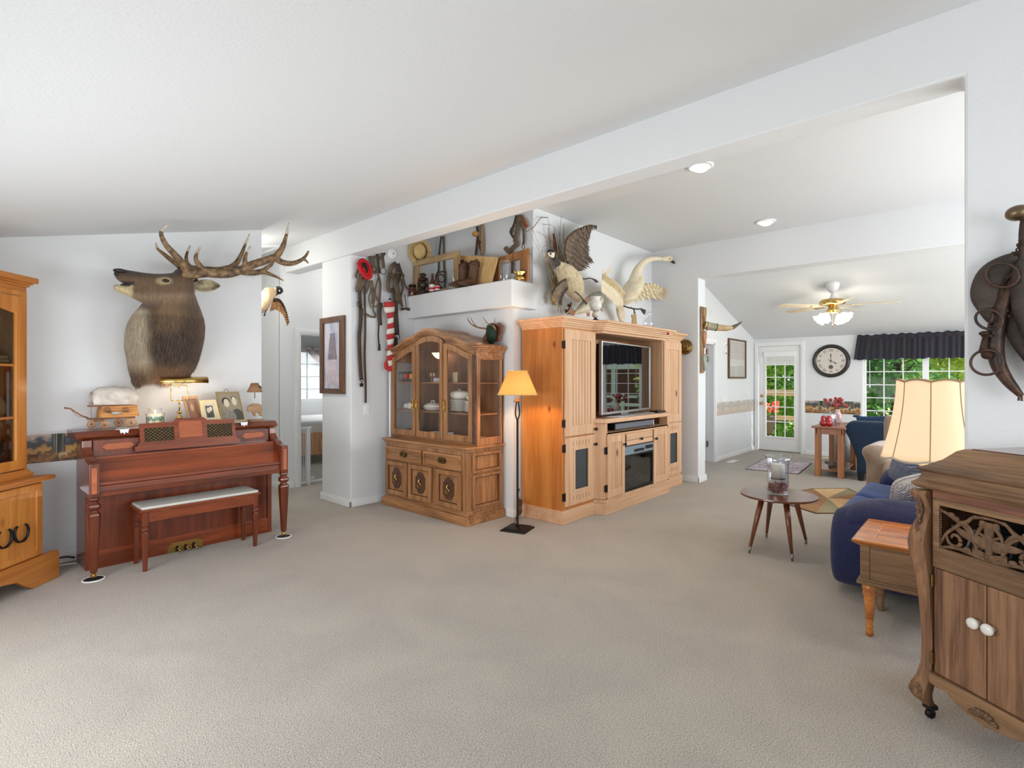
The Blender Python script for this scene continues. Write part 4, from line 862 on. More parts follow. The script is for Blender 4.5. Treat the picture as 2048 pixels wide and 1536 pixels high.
for a,b_ in ((1.15,1.35),(1.59,1.785)):
    g = G(); W_,H_ = b_-a,.105; z0 = .915; k = .028
    def clipseg(x0,z0_,x1,z1_):
        return (x0,z0_,x1,z1_)
    for sgn in (1,-1):
        c = -H_-W_
        while c < H_+W_:
            # line z-z0 = sgn*(x-a)*.8 + c
            pts = []
            for x_ in (0,W_):
                z_ = sgn*x_*.8+c
                if 0 <= z_ <= H_:pts.append((x_,z_))
            for z_ in (0,H_):
                x_ = (z_-c)/(sgn*.8)
                if 0 < x_ < W_:pts.append((x_,z_))
            if len(pts) >= 2:
                p,q = pts[0],pts[1]
                P_ = Vector(DK(a+p[0],z0+p[1]))+Vector((0,.006+(.002 if sgn > 0 else 0),0)); Q_ = Vector(DK(a+q[0],z0+q[1]))+Vector((0,.006+(.002 if sgn > 0 else 0),0))
                g.tube([P_,Q_],.0012,4)
            c += .0235
    obj('dark_grille_sheet',slab2(G(),[(a,z0),(b_,z0),(b_,z0+H_),(a,z0+H_)],.012,.016),m_dark,dk)  # near-black sheet added so the space behind the wires looks dark
    o = obj('brass_grille',g,m_abrass,dk); o['kind'] = 'stuff'; o['label'] = 'crossed brass wire grille'
pl = obj('pedal_plate',G().prism([(1.315,.0),(1.315,.045),(1.325,.05),(1.325,.06),(1.34,.065),(1.345,.078),(1.545,.078),(1.55,.065),(1.565,.06),(1.565,.05),(1.575,.045),(1.575,0)],4.866,4.872,'y'),m_brass,pn)
for x in (1.385,1.445,1.505):
    obj('pedal',G().tube([(x,4.87,.035),(x,4.83,.03),(x,4.79,.022)],[.008,.011,.013],8,flat=.4),m_brass,pn,smooth=True)
    obj('pedal_slot',G().box(x-.012,x+.012,4.862,4.866,.005,.05),m_dark,pn)
m_cup = plain('white_enamel',S(232,232,234),.4); m_rubber = plain('black_rubber',S(14,14,15),.7)
for nm,x in (('left',.805),('right',2.145)):
    t = thing('caster_cup','white rimmed black caster cup under the %s front piano leg' % nm,'caster cup',(x,4.625,0),0,'caster cups under the piano legs')
    obj('rim',G().lathe([(.062,.0),(.068,.002),(.068,.008),(.060,.010),(.056,.006)],28,(x,4.625,0)),m_cup,t,smooth=True)
    obj('pad',G().lathe([(.001,.007),(.057,.007),(.057,.001),(.001,.001)][::-1],24,(x,4.625,0)),m_rubber,t)
# bench
bn = thing('piano_bench','reddish brown piano bench with pale padded seat','bench',(1.48,4.675,0))
obj('seat_frame',G().box(1.055,1.905,4.525,4.825,.43,.45),m_cherry_h,bn,bev=.006)
obj('apron',G().box(1.075,1.885,4.54,4.555,.355,.432).box(1.075,1.885,4.795,4.81,.355,.432).box(1.075,1.09,4.54,4.81,.355,.432).box(1.87,1.885,4.54,4.81,.355,.432),m_cherry_h,bn,bev=.002)
obj('cushion',G().box(1.065,1.895,4.535,4.815,.447,.468),plain('pale_vinyl',S(206,206,196),.45,bmp=.05),bn,bev=.012,label='pale padded vinyl seat')
for x in (1.09,1.87):
    for y in (4.553,4.797):
        obj('leg',G().sq([(.02,.43),(.02,.33),(.014,.325),(.014,.318),(.022,.31),(.023,.30),(.014,.292),(.014,.285),(.022,.275),(.022,.27),(.013,.0)][::-1],(x,y,0),0,.3),m_cherry,bn,bev=.001)
for x in (1.22,1.73):obj('hinge_plate',G().box(x-.03,x+.03,4.536,4.54,.426,.431),m_brass,bn)
# ================================================================ things on the piano
ZP = 1.015
def quad_slab(g,P,th):
    P = [Vector(p) for p in P]; n = (P[1]-P[0]).cross(P[3]-P[0]).normalized()*th
    return g.add(P+[p+n for p in P],[(0,1,2,3),(7,6,5,4),(0,4,5,1),(1,5,6,2),(2,6,7,3),(3,7,4,0)])
# lace runner
g = G()
rn = []
for i in range(15):rn.append((1.80+(.0),4.87))
star = lambda cx_,cy_,r:[(cx_+r*(1 if k % 2 == 0 else .55)*math.cos(k*PI/9),cy_+r*(1 if k % 2 == 0 else .55)*math.sin(k*PI/9)) for k in range(18)]
m_lace = plain('white_lace',S(238,238,240),.8,bmp=.5,bscale=300)
g = G().prism([(1.02,4.93),(1.92,4.93),(1.92,5.12),(1.02,5.12)],ZP,ZP+.003,'z')
lr = thing('lace_runner','white lace runner with star points across the piano lid','runner',(1.47,5.0,ZP))
obj('cloth',g,m_lace,lr)
for x in (1.03,1.90):obj('star_point',G().prism(star(x,4.905,.05),ZP,ZP+.003,'z').prism([(x-.03,ZP+.004),(x-.022,ZP-.028),(x-.01,ZP-.018),(x,ZP-.034),(x+.01,ZP-.018),(x+.024,ZP-.028),(x+.03,ZP+.004)],4.853,4.855,'y'),m_lace,lr)
def WQ(x,y,Y=5.10):return px(110+x/4.551,740+y/4.551,Y=Y)
m_owood = wood('orange_toy_wood',S(176,112,50),S(220,156,84),'x',.5,20,.1)
m_owood_d = wood('dark_toy_wood',S(110,70,36),S(160,108,62),'x',.5,20,.1)
m_canvas = plain('wagon_canvas',S(226,218,208),.9,nz=.2,nscale=14,vary=S(192,180,168),bmp=.3)
wg = thing('covered_wagon_model','wooden model of a covered wagon with canvas top on the piano','model wagon',tuple(WQ(520,490)-Vector((0,0,0))))
sc_ = (WQ(100,0)-WQ(0,0)).x/100
bx0,bx1 = WQ(385,0).x,WQ(748,0).x; bz0,bz1 = WQ(560,425).z,WQ(560,322).z; wy0,wy1 = 5.03,5.17
obj('wagon_box',G().hexa([(bx0+.0,wy0+.01,bz0),(bx1,wy0+.01,bz0),(bx1,wy1-.01,bz0),(bx0,wy1-.01,bz0)],[(bx0+.015,wy0-.008,bz1),(bx1-.02,wy0-.008,bz1),(bx1-.02,wy1+.008,bz1),(bx0+.015,wy1+.008,bz1)]),m_owood,wg,bev=.002)
for k in range(5):obj('side_board',G().box(bx0+.012,bx1-.014,wy0-.006+.003*k*-.4,wy0-.002,bz0+(bz1-bz0)*k/5+.001,bz0+(bz1-bz0)*(k+1)/5-.001),m_owood,wg)
obj('undercarriage',G().box(WQ(300,0).x,bx1-.02,5.07,5.13,bz0-.016,bz0-.002).box(bx0-.01,bx0+.03,wy0,wy1,bz0-.03,bz0-.014),m_owood_d,wg)
wheels = [(332,468,47,5.17),(452,474,47,5.01),(578,455,47,5.17),(695,441,57,5.01)]
for x,y,r,Y in wheels:
    c = Vector((WQ(x,y,Y).x,Y,ZP+r*sc_+.004))
    R_ = r*sc_; g = G()
    g.torus(c,R_-.004,.0045,(0,1,0),24,6); wh = obj('wheel',g,m_owood,wg,smooth=True)
    g = G()
    for k in range(10):a = 2*PI*k/10; g.tube([c,c+Vector((math.cos(a),0,math.sin(a)))*(R_-.004)],.0022,5)
    obj('spokes',g,m_owood,wh); obj('hub',G(frame_M(c-Vector((0,.008,0)),(1,0,0),(0,0,1))).lathe([(.007,-.012),(.009,-.004),(.006,.006)],10),m_owood_d,wh)
cz0,cz1 = WQ(0,322).z,WQ(0,158).z; cx0,cx1 = WQ(330,0).x,WQ(735,0).x
def canv(u,v):
    t = PI*v; x = cx0+(cx1-cx0)*u; lean = (u-.5)*.0
    h = (cz1-cz0)*(1+.05*math.sin(u*PI*3)**2-.22*abs(2*u-1)**5)
    e = (.5-u)*.05*(math.sin(t)**4-.6*math.sin(t))
    return (x+e,5.10-.085*math.cos(t),cz0-.004+h*math.sin(t)**.85)
obj('canvas_cover',G().sheet(canv,16,14),m_canvas,wg,smooth=True,solid=.003)
obj('tongue',G().tube([WQ(300,438),WQ(240,415),WQ(190,385),WQ(140,352),WQ(85,345)],[.006,.006,.006,.0065,.008],6,flat=.6),m_owood_d,wg,smooth=True)
obj('chain',G().tube([WQ(290,425),WQ(230,430),WQ(180,405),WQ(150,365)],.0015,4),m_iron,wg)
obj('driver_seat',G().box(WQ(305,0).x,WQ(398,0).x,5.05,5.15,WQ(0,345).z,WQ(0,332).z).box(WQ(318,0).x,WQ(322,0).x,5.06,5.07,bz0,WQ(0,340).z),m_owood_d,wg)
m_tack = plain('silver_brown_tack',S(140,110,90),.35,.4,nz=.5)
for x,r in ((470,26),(640,24)):
    c = WQ(x,362,5.01); obj('hanging_tack',G().torus(c+Vector((0,-.002,0)),r*sc_,.003,(0,1,0),14,5).torus(c+Vector((.014,-.004,-.012)),r*sc_*.6,.003,(0,1,.2),12,5),m_tack,wg,smooth=True)
c = WQ(560,392,5.005); obj('water_barrel',G(frame_M(c-Vector((.02,.0,0)),(0,0,1),(0,1,0),(1,0,0))).lathe([(.010,-.012),(.014,.01),(.014,.03),(.010,.05)],12),plain('barrel_grey',S(190,176,160),.5,nz=.3),wg,smooth=True)
# candle jar in wire holder
cx_ = WQ(912,0,5.0).x; t = thing('candle_jar','lit white candle in a glass jar with a wire holder on the piano','candle',(cx_,5.0,ZP))
obj('jar',G(TM((cx_,5.0,ZP))).lathe([(.045,.012),(.053,.018),(.053,.11),(.044,.125),(.044,.15),(.047,.15),(.047,.125)],24,cap=False),m_glass,t,smooth=True)
obj('wax',G(TM((cx_,5.0,ZP))).lathe([(.05,.016),(.05,.105),(.0,.103)],20),plain('candle_wax',S(236,232,214),.5,emis=S(255,220,160),es=.25),t,smooth=True)
obj('wax_band',G(TM((cx_,5.0,ZP))).lathe([(.0515,.05),(.0515,.085)],20,cap=False),plain('green_wax',S(160,190,160),.5),t)
g = G(TM((cx_,5.0,ZP)))
for k in range(8):
    a = k*PI/4; c,s_ = math.cos(a),math.sin(a); d_ = .018
    g.tube([(c*.056-s_*d_,s_*.056+c*d_,.01),(c*.057-s_*d_,s_*.057+c*d_,.06),(c*.057,s_*.057,.075),(c*.057+s_*d_,s_*.057-c*d_,.06),(c*.056+s_*d_,s_*.056-c*d_,.01)],.0016,4)
g.torus((0,0,.012),.055,.002,n=20,k=5); g.torus((0,0,.001),.05,.0015,n=20,k=4)
for k in range(4):a = k*PI/2+.5; g.tube([(math.cos(a)*.055,math.sin(a)*.055,.012),(math.cos(a)*.055,math.sin(a)*.055,.0)],.0018,4)
g.tube([(-.058,0,.01),(-.062,0,.09),(-.068,0,.11)],.0018,4).tube([(.058,0,.01),(.062,0,.09),(.066,0,.11)],.0018,4)
obj('wire_holder',g,m_iron,t); obj('wood_grip',G().tube([(cx_-.035,4.935,ZP+.03),(cx_+.03,4.935,ZP+.028)],.005,8),m_owood,t,smooth=True)
obj('flame',G().ell((cx_,5.0,ZP+.118),(.005,.005,.012),8,6),plain('candle_flame',(1,.7,.3,1),.5,emis=(1,.62,.22,1),es=12),t,smooth=True)
light('POINT','candle_glow',(cx_,4.99,ZP+.14),.22,(1,.62,.3),radius=.015)
# brass piano lamp with tubular shade
LY = 4.98; lx0,lx1 = WQ(955,0,LY).x,WQ(1385,0,LY).x; lz = WQ(0,105,LY).z; lc = WQ(1132,0,LY).x
t = thing('piano_lamp','lit brass piano lamp with a tubular shade under the elk head','lamp',(lc,LY,ZP))
L_ = TM((lc,LY,ZP))
obj('base',G(L_).lathe([(.066,0),(.068,.006),(.06,.016),(.03,.026),(.02,.034),(.013,.05),(.02,.06),(.023,.07),(.012,.08),(.009,.095),(.018,.105),(.02,.11),(.008,.12)],24),m_brass,t,smooth=True)
hz_ = WQ(0,148,LY).z-ZP; hb = WQ(0,308,LY).z-ZP; hw = .062
obj('arm_loop',G(L_).tube([(-hw+.01,0,hb),(-hw,0,hb+.008),(-hw,0,hz_-.01),(-hw+.01,0,hz_),(hw-.01,0,hz_),(hw,0,hz_-.01),(hw,0,hb+.008),(hw-.01,0,hb),(0,0,hb-.001),(-hw+.01,0,hb)],.004,8).tube([(0,0,hb),(0,0,.118)],.005,8).tube([(-.012,-.01,hz_-.025),(.012,0,hz_+.004)],.0035,6),m_brass,t,smooth=True)
def half(u,v):
    a = -.15*PI+1.3*PI*v; return (lx0+(lx1-lx0)*u,LY-.034*math.cos(a),lz+.036*math.sin(a))
obj('shade',G().sheet(half,2,18),m_brass,t,smooth=True,solid=.003,label='polished brass half tube shade')
obj('end_cap',G(frame_M((lx0,LY,lz),(0,1,0),(0,0,1),(1,0,0))).lathe([(.034,-.004),(.034,.002),(.01,.004),(0,.004)],20),m_glass,t,smooth=True)
obj('tube_bulb',G().tube([(lx0+.02,LY-.002,lz-.006),(lx0+.15,LY-.002,lz-.006)],.012,10).tube([(lx1-.13,LY-.002,lz-.006),(lx1-.005,LY-.002,lz-.006)],.012,10),plain('lit_tube',(1,.85,.6,1),.5,emis=(1,.78,.48,1),es=9),t,smooth=True)
for i,x in enumerate((lx0+.08,lx1-.08)):light('POINT','piano_lamp_bulb',(x,LY,lz-.055),.75,(1,.72,.42),radius=.02)
# framed photographs leaning on the lid
def person_print(g_,c,ux,uz,s,hair,nrm):
    pass
def photo_frame(name,label,Q,Y,lean,m_fr,m_bgd,border,figs,mat_w=0,mmat=None,hang=False):
    pts = [WQ(x,y,Y) for x,y in Q]   # TL TR BR BL
    bl,br = Vector((pts[3].x,Y,ZP+.004)),Vector((pts[2].x,Y,ZP+.004)); tl = Vector((pts[0].x,Y+lean,pts[0].z)); tr = Vector((pts[1].x,Y+lean,pts[1].z))
    t = thing(name,label,'picture frame',tuple((bl+br)/2))
    def at(a,b_,d_=0):
        p = (bl*(1-a)+br*a)*(1-b_)+(tl*(1-a)+tr*a)*b_; n = (br-bl).cross(tl-bl).normalized(); return p+n*d_
    g = G(); w_,h_ = border
    for (a0,a1,b0,b1) in ((0,1,0,h_),(0,1,1-h_,1),(0,w_,h_,1-h_),(1-w_,1,h_,1-h_)):
        g.hexa([at(a0,b0,-.006),at(a1,b0,-.006),at(a1,b0,.008),at(a0,b0,.008)],[at(a0,b1,-.006),at(a1,b1,-.006),at(a1,b1,.008),at(a0,b1,.008)])
    obj('frame',g,m_fr,t)
    if mat_w:
        obj('mount',G().hexa([at(w_,h_,-.002),at(1-w_,h_,-.002),at(1-w_,h_,.002),at(w_,h_,.002)],[at(w_,1-h_,-.002),at(1-w_,1-h_,-.002),at(1-w_,1-h_,.002),at(w_,1-h_,.002)]),mmat,t)
        w_ += mat_w; h_ += mat_w
    obj('photograph',G().hexa([at(w_,h_,0),at(1-w_,h_,0),at(1-w_,h_,.003),at(w_,h_,.003)],[at(w_,1-h_,0),at(1-w_,1-h_,0),at(1-w_,1-h_,.003),at(w_,1-h_,.003)]),m_bgd,t)
    for (cx2,cy2,rx,ry,m_) in figs:   # flat printed shapes
        n_ = 14; ring = [at(min(1-w_,max(w_,cx2+rx*math.cos(2*PI*i/n_))),min(1-h_,max(h_,cy2+ry*math.sin(2*PI*i/n_))),.0035+.0003*figs.index((cx2,cy2,rx,ry,m_))) for i in range(n_)]
        obj('printed_figure',G().add(ring+[p+(at(0,0,.0002)-at(0,0,0)) for p in ring],[list(range(n_)),list(range(n_,2*n_))[::-1]]),m_,t)
    obj('easel_leg',G().hexa([at(.4,0,-.05),at(.6,0,-.05),at(.6,.0,-.046),at(.4,.0,-.046)],[at(.42,.7,-.01),at(.58,.7,-.01),at(.58,.7,-.006),at(.42,.7,-.006)]),m_black,t)
    if hang:c = at(.46,1.03,0); obj('hanger',G().tube([c+Vector((-.018,0,-.006)),c+Vector((-.012,0,.01)),c+Vector((0,0,.02)),c+Vector((.012,0,.01)),c+Vector((.018,0,-.006))],.002,5),m_iron,t)
    return t
sk = plain('print_skin',S(176,150,124),.5); skg = plain('print_skin_sepia',S(204,192,166),.5); hr = plain('print_hair',S(52,42,34),.5); hb_ = plain('print_hair_light',S(140,104,74),.5)
su = plain('print_suit',S(66,62,54),.5); dr_ = plain('print_dress',S(146,138,120),.5,nz=.4,nscale=60); re_ = plain('print_pink_dress',S(178,120,112),.5,nz=.4,nscale=60); wh_ = plain('print_white',S(214,208,190),.5)
photo_frame('photo_frame','tilted wooden photo frame with a long haired girl in pink, left of three',[(1172,242),(1312,236),(1345,425),(1225,430)],5.04,.05,wood('brown_frame',S(126,92,70),S(176,140,112),'z'),plain('sepia_backdrop',S(116,92,80),.4),(.14,.1),
            [(.5,.2,.3,.2,re_),(.48,.52,.2,.3,hb_),(.48,.58,.12,.13,sk)])
photo_frame('photo_frame','small cream photo frame with a dark portrait, middle of three on the piano',[(1325,280),(1475,272),(1515,435),(1345,440)],4.97,.04,plain('cream_paint',S(226,206,160),.5,nz=.1),plain('portrait_ground',S(84,76,68),.4),(.2,.16),
            [(.5,.3,.16,.14,su),(.44,.56,.1,.12,skg),(.58,.62,.08,.1,wh_)],.08,plain('cream_mount',S(224,214,190),.5))
photo_frame('photo_frame','gold edged frame with a sepia couple portrait, right of three on the piano',[(1480,200),(1690,198),(1735,435),(1515,437)],5.02,.05,plain('gold_edge',S(150,128,84),.35,.8),plain('sepia_paper',S(140,128,104),.4),(.045,.04),
            [(.74,.18,.24,.24,su),(.36,.16,.3,.24,dr_),(.34,.68,.17,.13,hr),(.36,.62,.115,.14,skg),(.70,.76,.12,.09,hr),(.70,.68,.105,.15,skg)],hang=True)
# bear lamp
bxx = WQ(1818,0,5.0).x; t = thing('bear_lamp','small wooden bear lamp with a brown paper shade on the piano','lamp',(bxx,5.0,ZP))
k = sc_; BW = lambda x,y:(WQ(x,y,5.0).x,WQ(x,y,5.0).z)
m_bw = wood('bear_plywood',S(140,108,76),S(176,144,106),'x',.7,18,.1)
obj('bear',G().prism([BW(*p) for p in [(1752,335),(1750,372),(1765,384),(1780,378),(1792,385),(1806,420),(1828,420),(1824,390),(1850,392),(1862,420),(1884,420),(1880,395),(1888,360),(1880,322),(1850,306),(1810,305),(1780,312),(1765,326)]],4.99,5.01,'y'),m_bw,t,bev=.003)
obj('base',G().box(bxx-.05,bxx+.055,4.965,5.035,ZP,ZP+.012),m_bw,t,bev=.002)
obj('rod',G().tube([(bxx,5.0,WQ(0,306,5).z),(bxx,5.0,WQ(0,170,5).z)],.003,6),m_iron,t)
zb,zt_ = WQ(0,235,5.0).z,WQ(0,128,5.0).z
m_paper = plain('kraft_shade',S(146,108,80),.8)
obj('shade',G(TM((bxx,5.0,0))).lathe([(.066,zb),(.03,zt_)],24,cap=False),m_paper,t,smooth=True,solid=.002)
for i in range(5):a = i*2*PI/5; obj('printed_leaf',G().ell((bxx+.03+.011*math.cos(a),4.956+.003,(zb+zt_)/2+.012*math.sin(a)),(.007,.003,.006),8,5),m_dark,t)
cb = thing('floor_cable','black and white cables along the skirting left of the piano','cable',(.70,5.15,0))
obj('black_cord',G().tube(smoothpts([(.52,5.10,.012),(.62,5.19,.03),(.72,5.2,.05),(.79,5.2,.03)],6),.007,6),m_black,cb,smooth=True)
obj('white_cord',G().tube(smoothpts([(.50,5.02,.005),(.60,5.12,.006),(.70,5.15,.006),(.79,5.12,.006)],6),.005,6),m_white,cb,smooth=True)
# ================================================================ elk shoulder mount
def EQ(x,y,Y=4.82):return px(200+x/4.266,430+y/4.266,Y=Y)
KS = (EQ(100,0)-EQ(0,0)).x/100
ek = thing('elk_mount','bull elk shoulder mount with large antlers bugling on the wall above the piano','elk mount',(EQ(560,0).x,5.25,EQ(0,1465).z))
# body levels: (y, xL, xR, Yc, half depth)
lv = [(1462,300,345,5.06,.03),(1440,285,375,5.07,.06),(1400,268,560,5.09,.09),(1370,262,775,5.09,.13),(1310,248,822,5.07,.17),(1230,238,850,5.05,.22),(1130,222,876,5.02,.25),(1030,228,896,4.99,.25),
      (940,250,902,4.96,.225),(870,290,893,4.93,.195),(800,350,868,4.90,.165),(730,400,838,4.87,.14),(670,430,818,4.85,.115),(610,470,790,4.84,.09)]
g = G()
rings = []
for y,xl,xr,Yc,hd in lv:
    c = EQ((xl+xr)/2,y,Yc); w_ = (EQ(xr,y,Yc).x-EQ(xl,y,Yc).x)/2; rings.append((c,(w_,0,0),(0,hd,0)))
g.loft(rings)
# right lobe of the brisket and the backing towards the wall
g.ell(EQ(540,1400,5.08),(.075,.07,.055)); g.ell(EQ(640,1370,5.1),(.12,.08,.05)); g.ell(EQ(310,1410,5.08),(.036,.05,.055))
g.loft([(EQ(560,1250,5.13),(.24,0,0),(0,0,.12)),(EQ(560,1200,5.245),(.22,0,0),(0,0,.14))])
g.loft([(EQ(560,1000,5.08),(.26,0,0),(0,0,.2)),(EQ(560,1050,5.248),(.24,0,0),(0,0,.2))])
# head: stations along the muzzle (x, top, bottom, half width)
hd_ = [(128,480,520,.022),(140,462,545,.038),(175,458,572,.05),(230,468,596,.054),(300,480,640,.058),(380,492,700,.066),(460,500,740,.08),(540,500,770,.09),(620,492,800,.095),(700,482,790,.095),(760,510,740,.08),(800,560,690,.05)]
KZ = lambda x,t,b_:(EQ(x,t,4.80).z-EQ(x,b_,4.80).z)/2
g.loft([(EQ(x,(t+b_)/2,4.80),(0,w_,0),(0,0,KZ(x,t,b_))) for x,t,b_,w_ in hd_])
# lower jaw, open
g.loft([(EQ(x,(t+b_)/2,4.80),(0,w_,0),(0,0,KZ(x,t,b_))) for x,t,b_,w_ in [(116,596,630,.02),(130,590,648,.032),(175,600,668,.038),(240,612,690,.04),(310,620,725,.05),(400,640,770,.06),(500,660,810,.07)]])
g.ell(EQ(575,540,4.735),(.03,.02,.022)); g.ell(EQ(690,500,4.80),(.05,.07,.04))
def L3(a,b_,t):t = max(0,min(1,t)); return tuple(a[i]*(1-t)+b_[i]*t for i in range(3))
def sm(a,b_,x):t = max(0,min(1,(x-a)/(b_-a))); return t*t*(3-2*t)
c_face = S(104,80,58)[:3]; c_top = S(78,58,44)[:3]; c_neck = S(86,64,46)[:3]; c_light = S(200,184,156)[:3]; c_mane = S(64,48,38)[:3]; c_rust = S(140,98,62)[:3]; c_chin = S(206,188,142)[:3]; c_tan = S(150,126,98)[:3]
X0e,Z0e = EQ(0,0,4.82).x,EQ(0,0,4.82).z
def eloc(p):
    d = Vector(p)-CP; k = d.dot(FW); return (1024+FPX*d.dot(RT)/k-200)*4.266,(HY-FPX*d.z/k-430)*4.266
def elk_paint(p):
    x,y = eloc(p)
    # the near flank is farther back than the head: allow for that
    n = noise.noise(Vector((x*.012,y*.012,p.y*9)))*.5
    c = L3(c_neck,c_tan,.5+n*.7)
    if y < 760 and x < 800:
        c = L3(S(66,48,36)[:3],c_face,sm(490,560,y)); c = L3(c,c_tan,sm(640,700,y)*.6)
        c = L3(c,S(30,26,24)[:3],(1-sm(185,235,x))*(1-sm(470,500,y)))
        c = L3(c,c_chin,(1-sm(255,300,x))*sm(585,600,y)*.95)
        c = L3(c,S(40,30,26)[:3],(1-sm(280,310,x))*sm(555,575,y)*(1-sm(592,602,y)))
        d = math.hypot((x-545)/72,(y-562)/34)
        if p.y < 4.8:c = L3(c,S(190,170,128)[:3],(1-sm(.7,1.2,d))*.75)
        c = L3(c,c_neck,sm(700,790,x)*.6)
    if y >= 690:
        e = sm(690,800,y)
        fl = 1-sm(330+(y-800)*.12,450+(y-800)*.12,x)
        c2 = L3(c_neck,c_light,fl*sm(760,840,y)*(1-sm(1260,1400,y)*.75))
        dm = math.hypot((x-610)/230,(y-1110)/185)
        c2 = L3(c2,c_mane,(1-sm(.6,1.1,dm))*.85)
        strk = .5+.5*noise.noise(Vector((x*.05,y*.008,3)))
        c2 = L3(c2,S(130,104,70)[:3],(1-sm(.5,1.3,math.hypot((x-590)/140,(y-860)/160)))*strk*.9)
        c2 = L3(c2,c_rust,sm(1230,1330,y)*.85*(1-fl*.5))
        c2 = L3(c2,S(96,70,50)[:3],(1-sm(360,420,x))*sm(1310,1400,y))
        c2 = L3(c2,S(120,78,52)[:3],sm(800,880,x)*.6)
        c = L3(c,c2,e)
    return c
m_elk = hide('elk_hide',.8,90,(1,1,.1),.7,.38)
body = organic('body',g,m_elk,ek,.0105,5,elk_paint)
# shaggy mane: strands of hair hanging over the neck and brisket
hs_ = G(); rnd = random.Random(3)
me = body.data; T0 = WM[ek.name]; cand = [p for p in me.polygons if (T0 @ p.center).z < EQ(0,800).z and p.normal.y < .35]
rnd.shuffle(cand); cols = []
for p in cand[:7500]:
    c = T0 @ p.center; n = p.normal
    x,y = eloc(c)
    ln = .02+.02*rnd.random()+(.02 if math.hypot((x-600)/250,(y-1000)/280) < 1 else 0)
    d = (Vector((rnd.uniform(-.25,.25),0,-1))+n*.28); d -= n*d.dot(n)*.6; d.normalize()
    sd = d.cross(n).normalized()*.0016
    b = len(hs_.v); hs_.v += [c-sd,c+sd,c+d*ln+n*.004]; hs_.f.append([b,b+1,b+2]); hs_.mi.append(0)
    cc_ = L3(elk_paint(c),(.32,.23,.14) if rnd.random() < .5 else (.04,.028,.02),rnd.random()*.5); cols += [cc_]*3
hm = obj('mane',hs_,m_elk,ek); ca = hm.data.color_attributes.new('Col','FLOAT_COLOR','POINT')
for i,c in enumerate(cols):ca.data[i].color = (*c,1)
hm['kind'] = 'stuff'; hm['label'] = 'shaggy brown mane hair'
m_eye = plain('glass_eye',S(18,14,12),.05)
obj('eye',G().ell(EQ(562,560,4.716),(.024,.012,.013)),m_eye,ek,smooth=True,label='dark glass eye')
obj('nose',G().ell(EQ(172,478,4.775),(.045,.036,.018)).ell(EQ(138,500,4.79),(.014,.034,.022)),plain('wet_nose',S(34,28,28),.3),ek,smooth=True)
obj('tongue',G().ell(EQ(225,598,4.79),(.04,.024,.008)),plain('mouth_dark',S(46,32,30),.5),ek,smooth=True)
def ear(base,tip,Yb,w_,name='ear'):
    b0 = EQ(*base,Yb); t0 = EQ(*tip,Yb-.04); d = t0-b0
    def f(u,v):
        wd = w_*math.sin(PI*min(1,.12+u*.88))**.7*(1-.1*u); a = (v-.5)*2
        return b0+d*u+Vector((0,-.03*(1-a*a)*math.sin(PI*u)*-1,a*wd))+Vector((0,.02*abs(a)*-1,0))
    return obj(name,G().sheet(f,12,8),[plain('ear_fur',S(176,164,132),.9,nz=.6,nscale=12,vary=S(96,84,66))],ek,smooth=True,solid=.008)
ear((795,608),(1018,606),4.76,.05); ear((790,590),(830,560),4.90,.03)
m_antler = plain('antler',S(146,116,78),.5,nz=.75,nscale=24,vary=S(60,42,28),bmp=.5,bscale=50)
m_tip = plain('antler_tip',S(214,206,190),.35,nz=.3,nscale=20,vary=S(150,128,100))
def antler(name,Y,beams):
    g = G(); tips = []
    for pts,r0,r1,tipped in beams:
        P = smoothpts([EQ(x,y,Y+dy) for x,y,dy in pts],5); n_ = len(P); rr = [1.3*(r0+(r1-r0)*(i/(n_-1))**1.2) for i in range(n_)]
        g.tube(P,rr,9)
        if tipped:k = int(n_*.72); tips.append(G().tube([p for p in P[k:]],[r*1.06+.0004 for r in rr[k:]],9))
    o = obj(name,g,m_antler,ek,smooth=True)
    for q in tips:obj('antler_tip',q,m_tip,o,smooth=True,label='worn pale antler tip')
    return o
antler('antler',4.72,[
    ([(715,500,.03),(790,505,0),(900,492,-.03),(1010,500,-.06),(1110,498,-.08),(1200,468,-.1),(1300,425,-.11),(1420,385,-.12),(1520,350,-.12)],.03,.024,False),
    ([(1500,355,-.12),(1550,290,-.13),(1585,190,-.14),(1611,68,-.15)],.024,.003,True),
    ([(1490,368,-.12),(1560,405,-.13),(1640,412,-.14),(1715,385,-.14),(1755,350,-.14),(1779,308,-.14)],.022,.006,False),
    ([(1735,375,-.14),(1760,392,-.14),(1778,414,-.14)],.011,.003,False),
    ([(1235,450,-.1),(1235,390,-.11),(1248,330,-.12),(1283,266,-.13)],.019,.003,True),
    ([(905,492,-.03),(850,430,-.06),(818,375,-.08),(828,325,-.09),(862,268,-.1)],.02,.003,True),
    ([(740,480,.02),(690,400,-.02),(630,330,-.05),(560,250,-.07),(522,165,-.08),(540,115,-.08),(603,70,-.08)],.025,.003,True)])
antler('antler',4.90,[
    ([(700,470,-.05),(780,462,0),(900,470,.05),(1020,472,.08),(1120,455,.09),(1200,480,.1),(1300,492,.1),(1400,478,.1)],.026,.021,False),
    ([(1110,452,.09),(1165,410,.09),(1205,340,.09),(1240,250,.09),(1277,160,.09)],.022,.003,True),
    ([(1390,480,.1),(1425,450,.1),(1465,420,.1),(1480,390,.1)],.017,.008,False),
    ([(1390,484,.1),(1450,505,.1),(1510,530,.1),(1567,561,.1)],.017,.003,False),
    ([(785,460,0),(745,410,.02),(735,360,.03),(748,310,.04),(770,260,.05)],.015,.003,True),
    ([(680,440,-.05),(610,385,0),(540,330,.03),(490,285,.04),(478,238,.05)],.018,.003,True)])
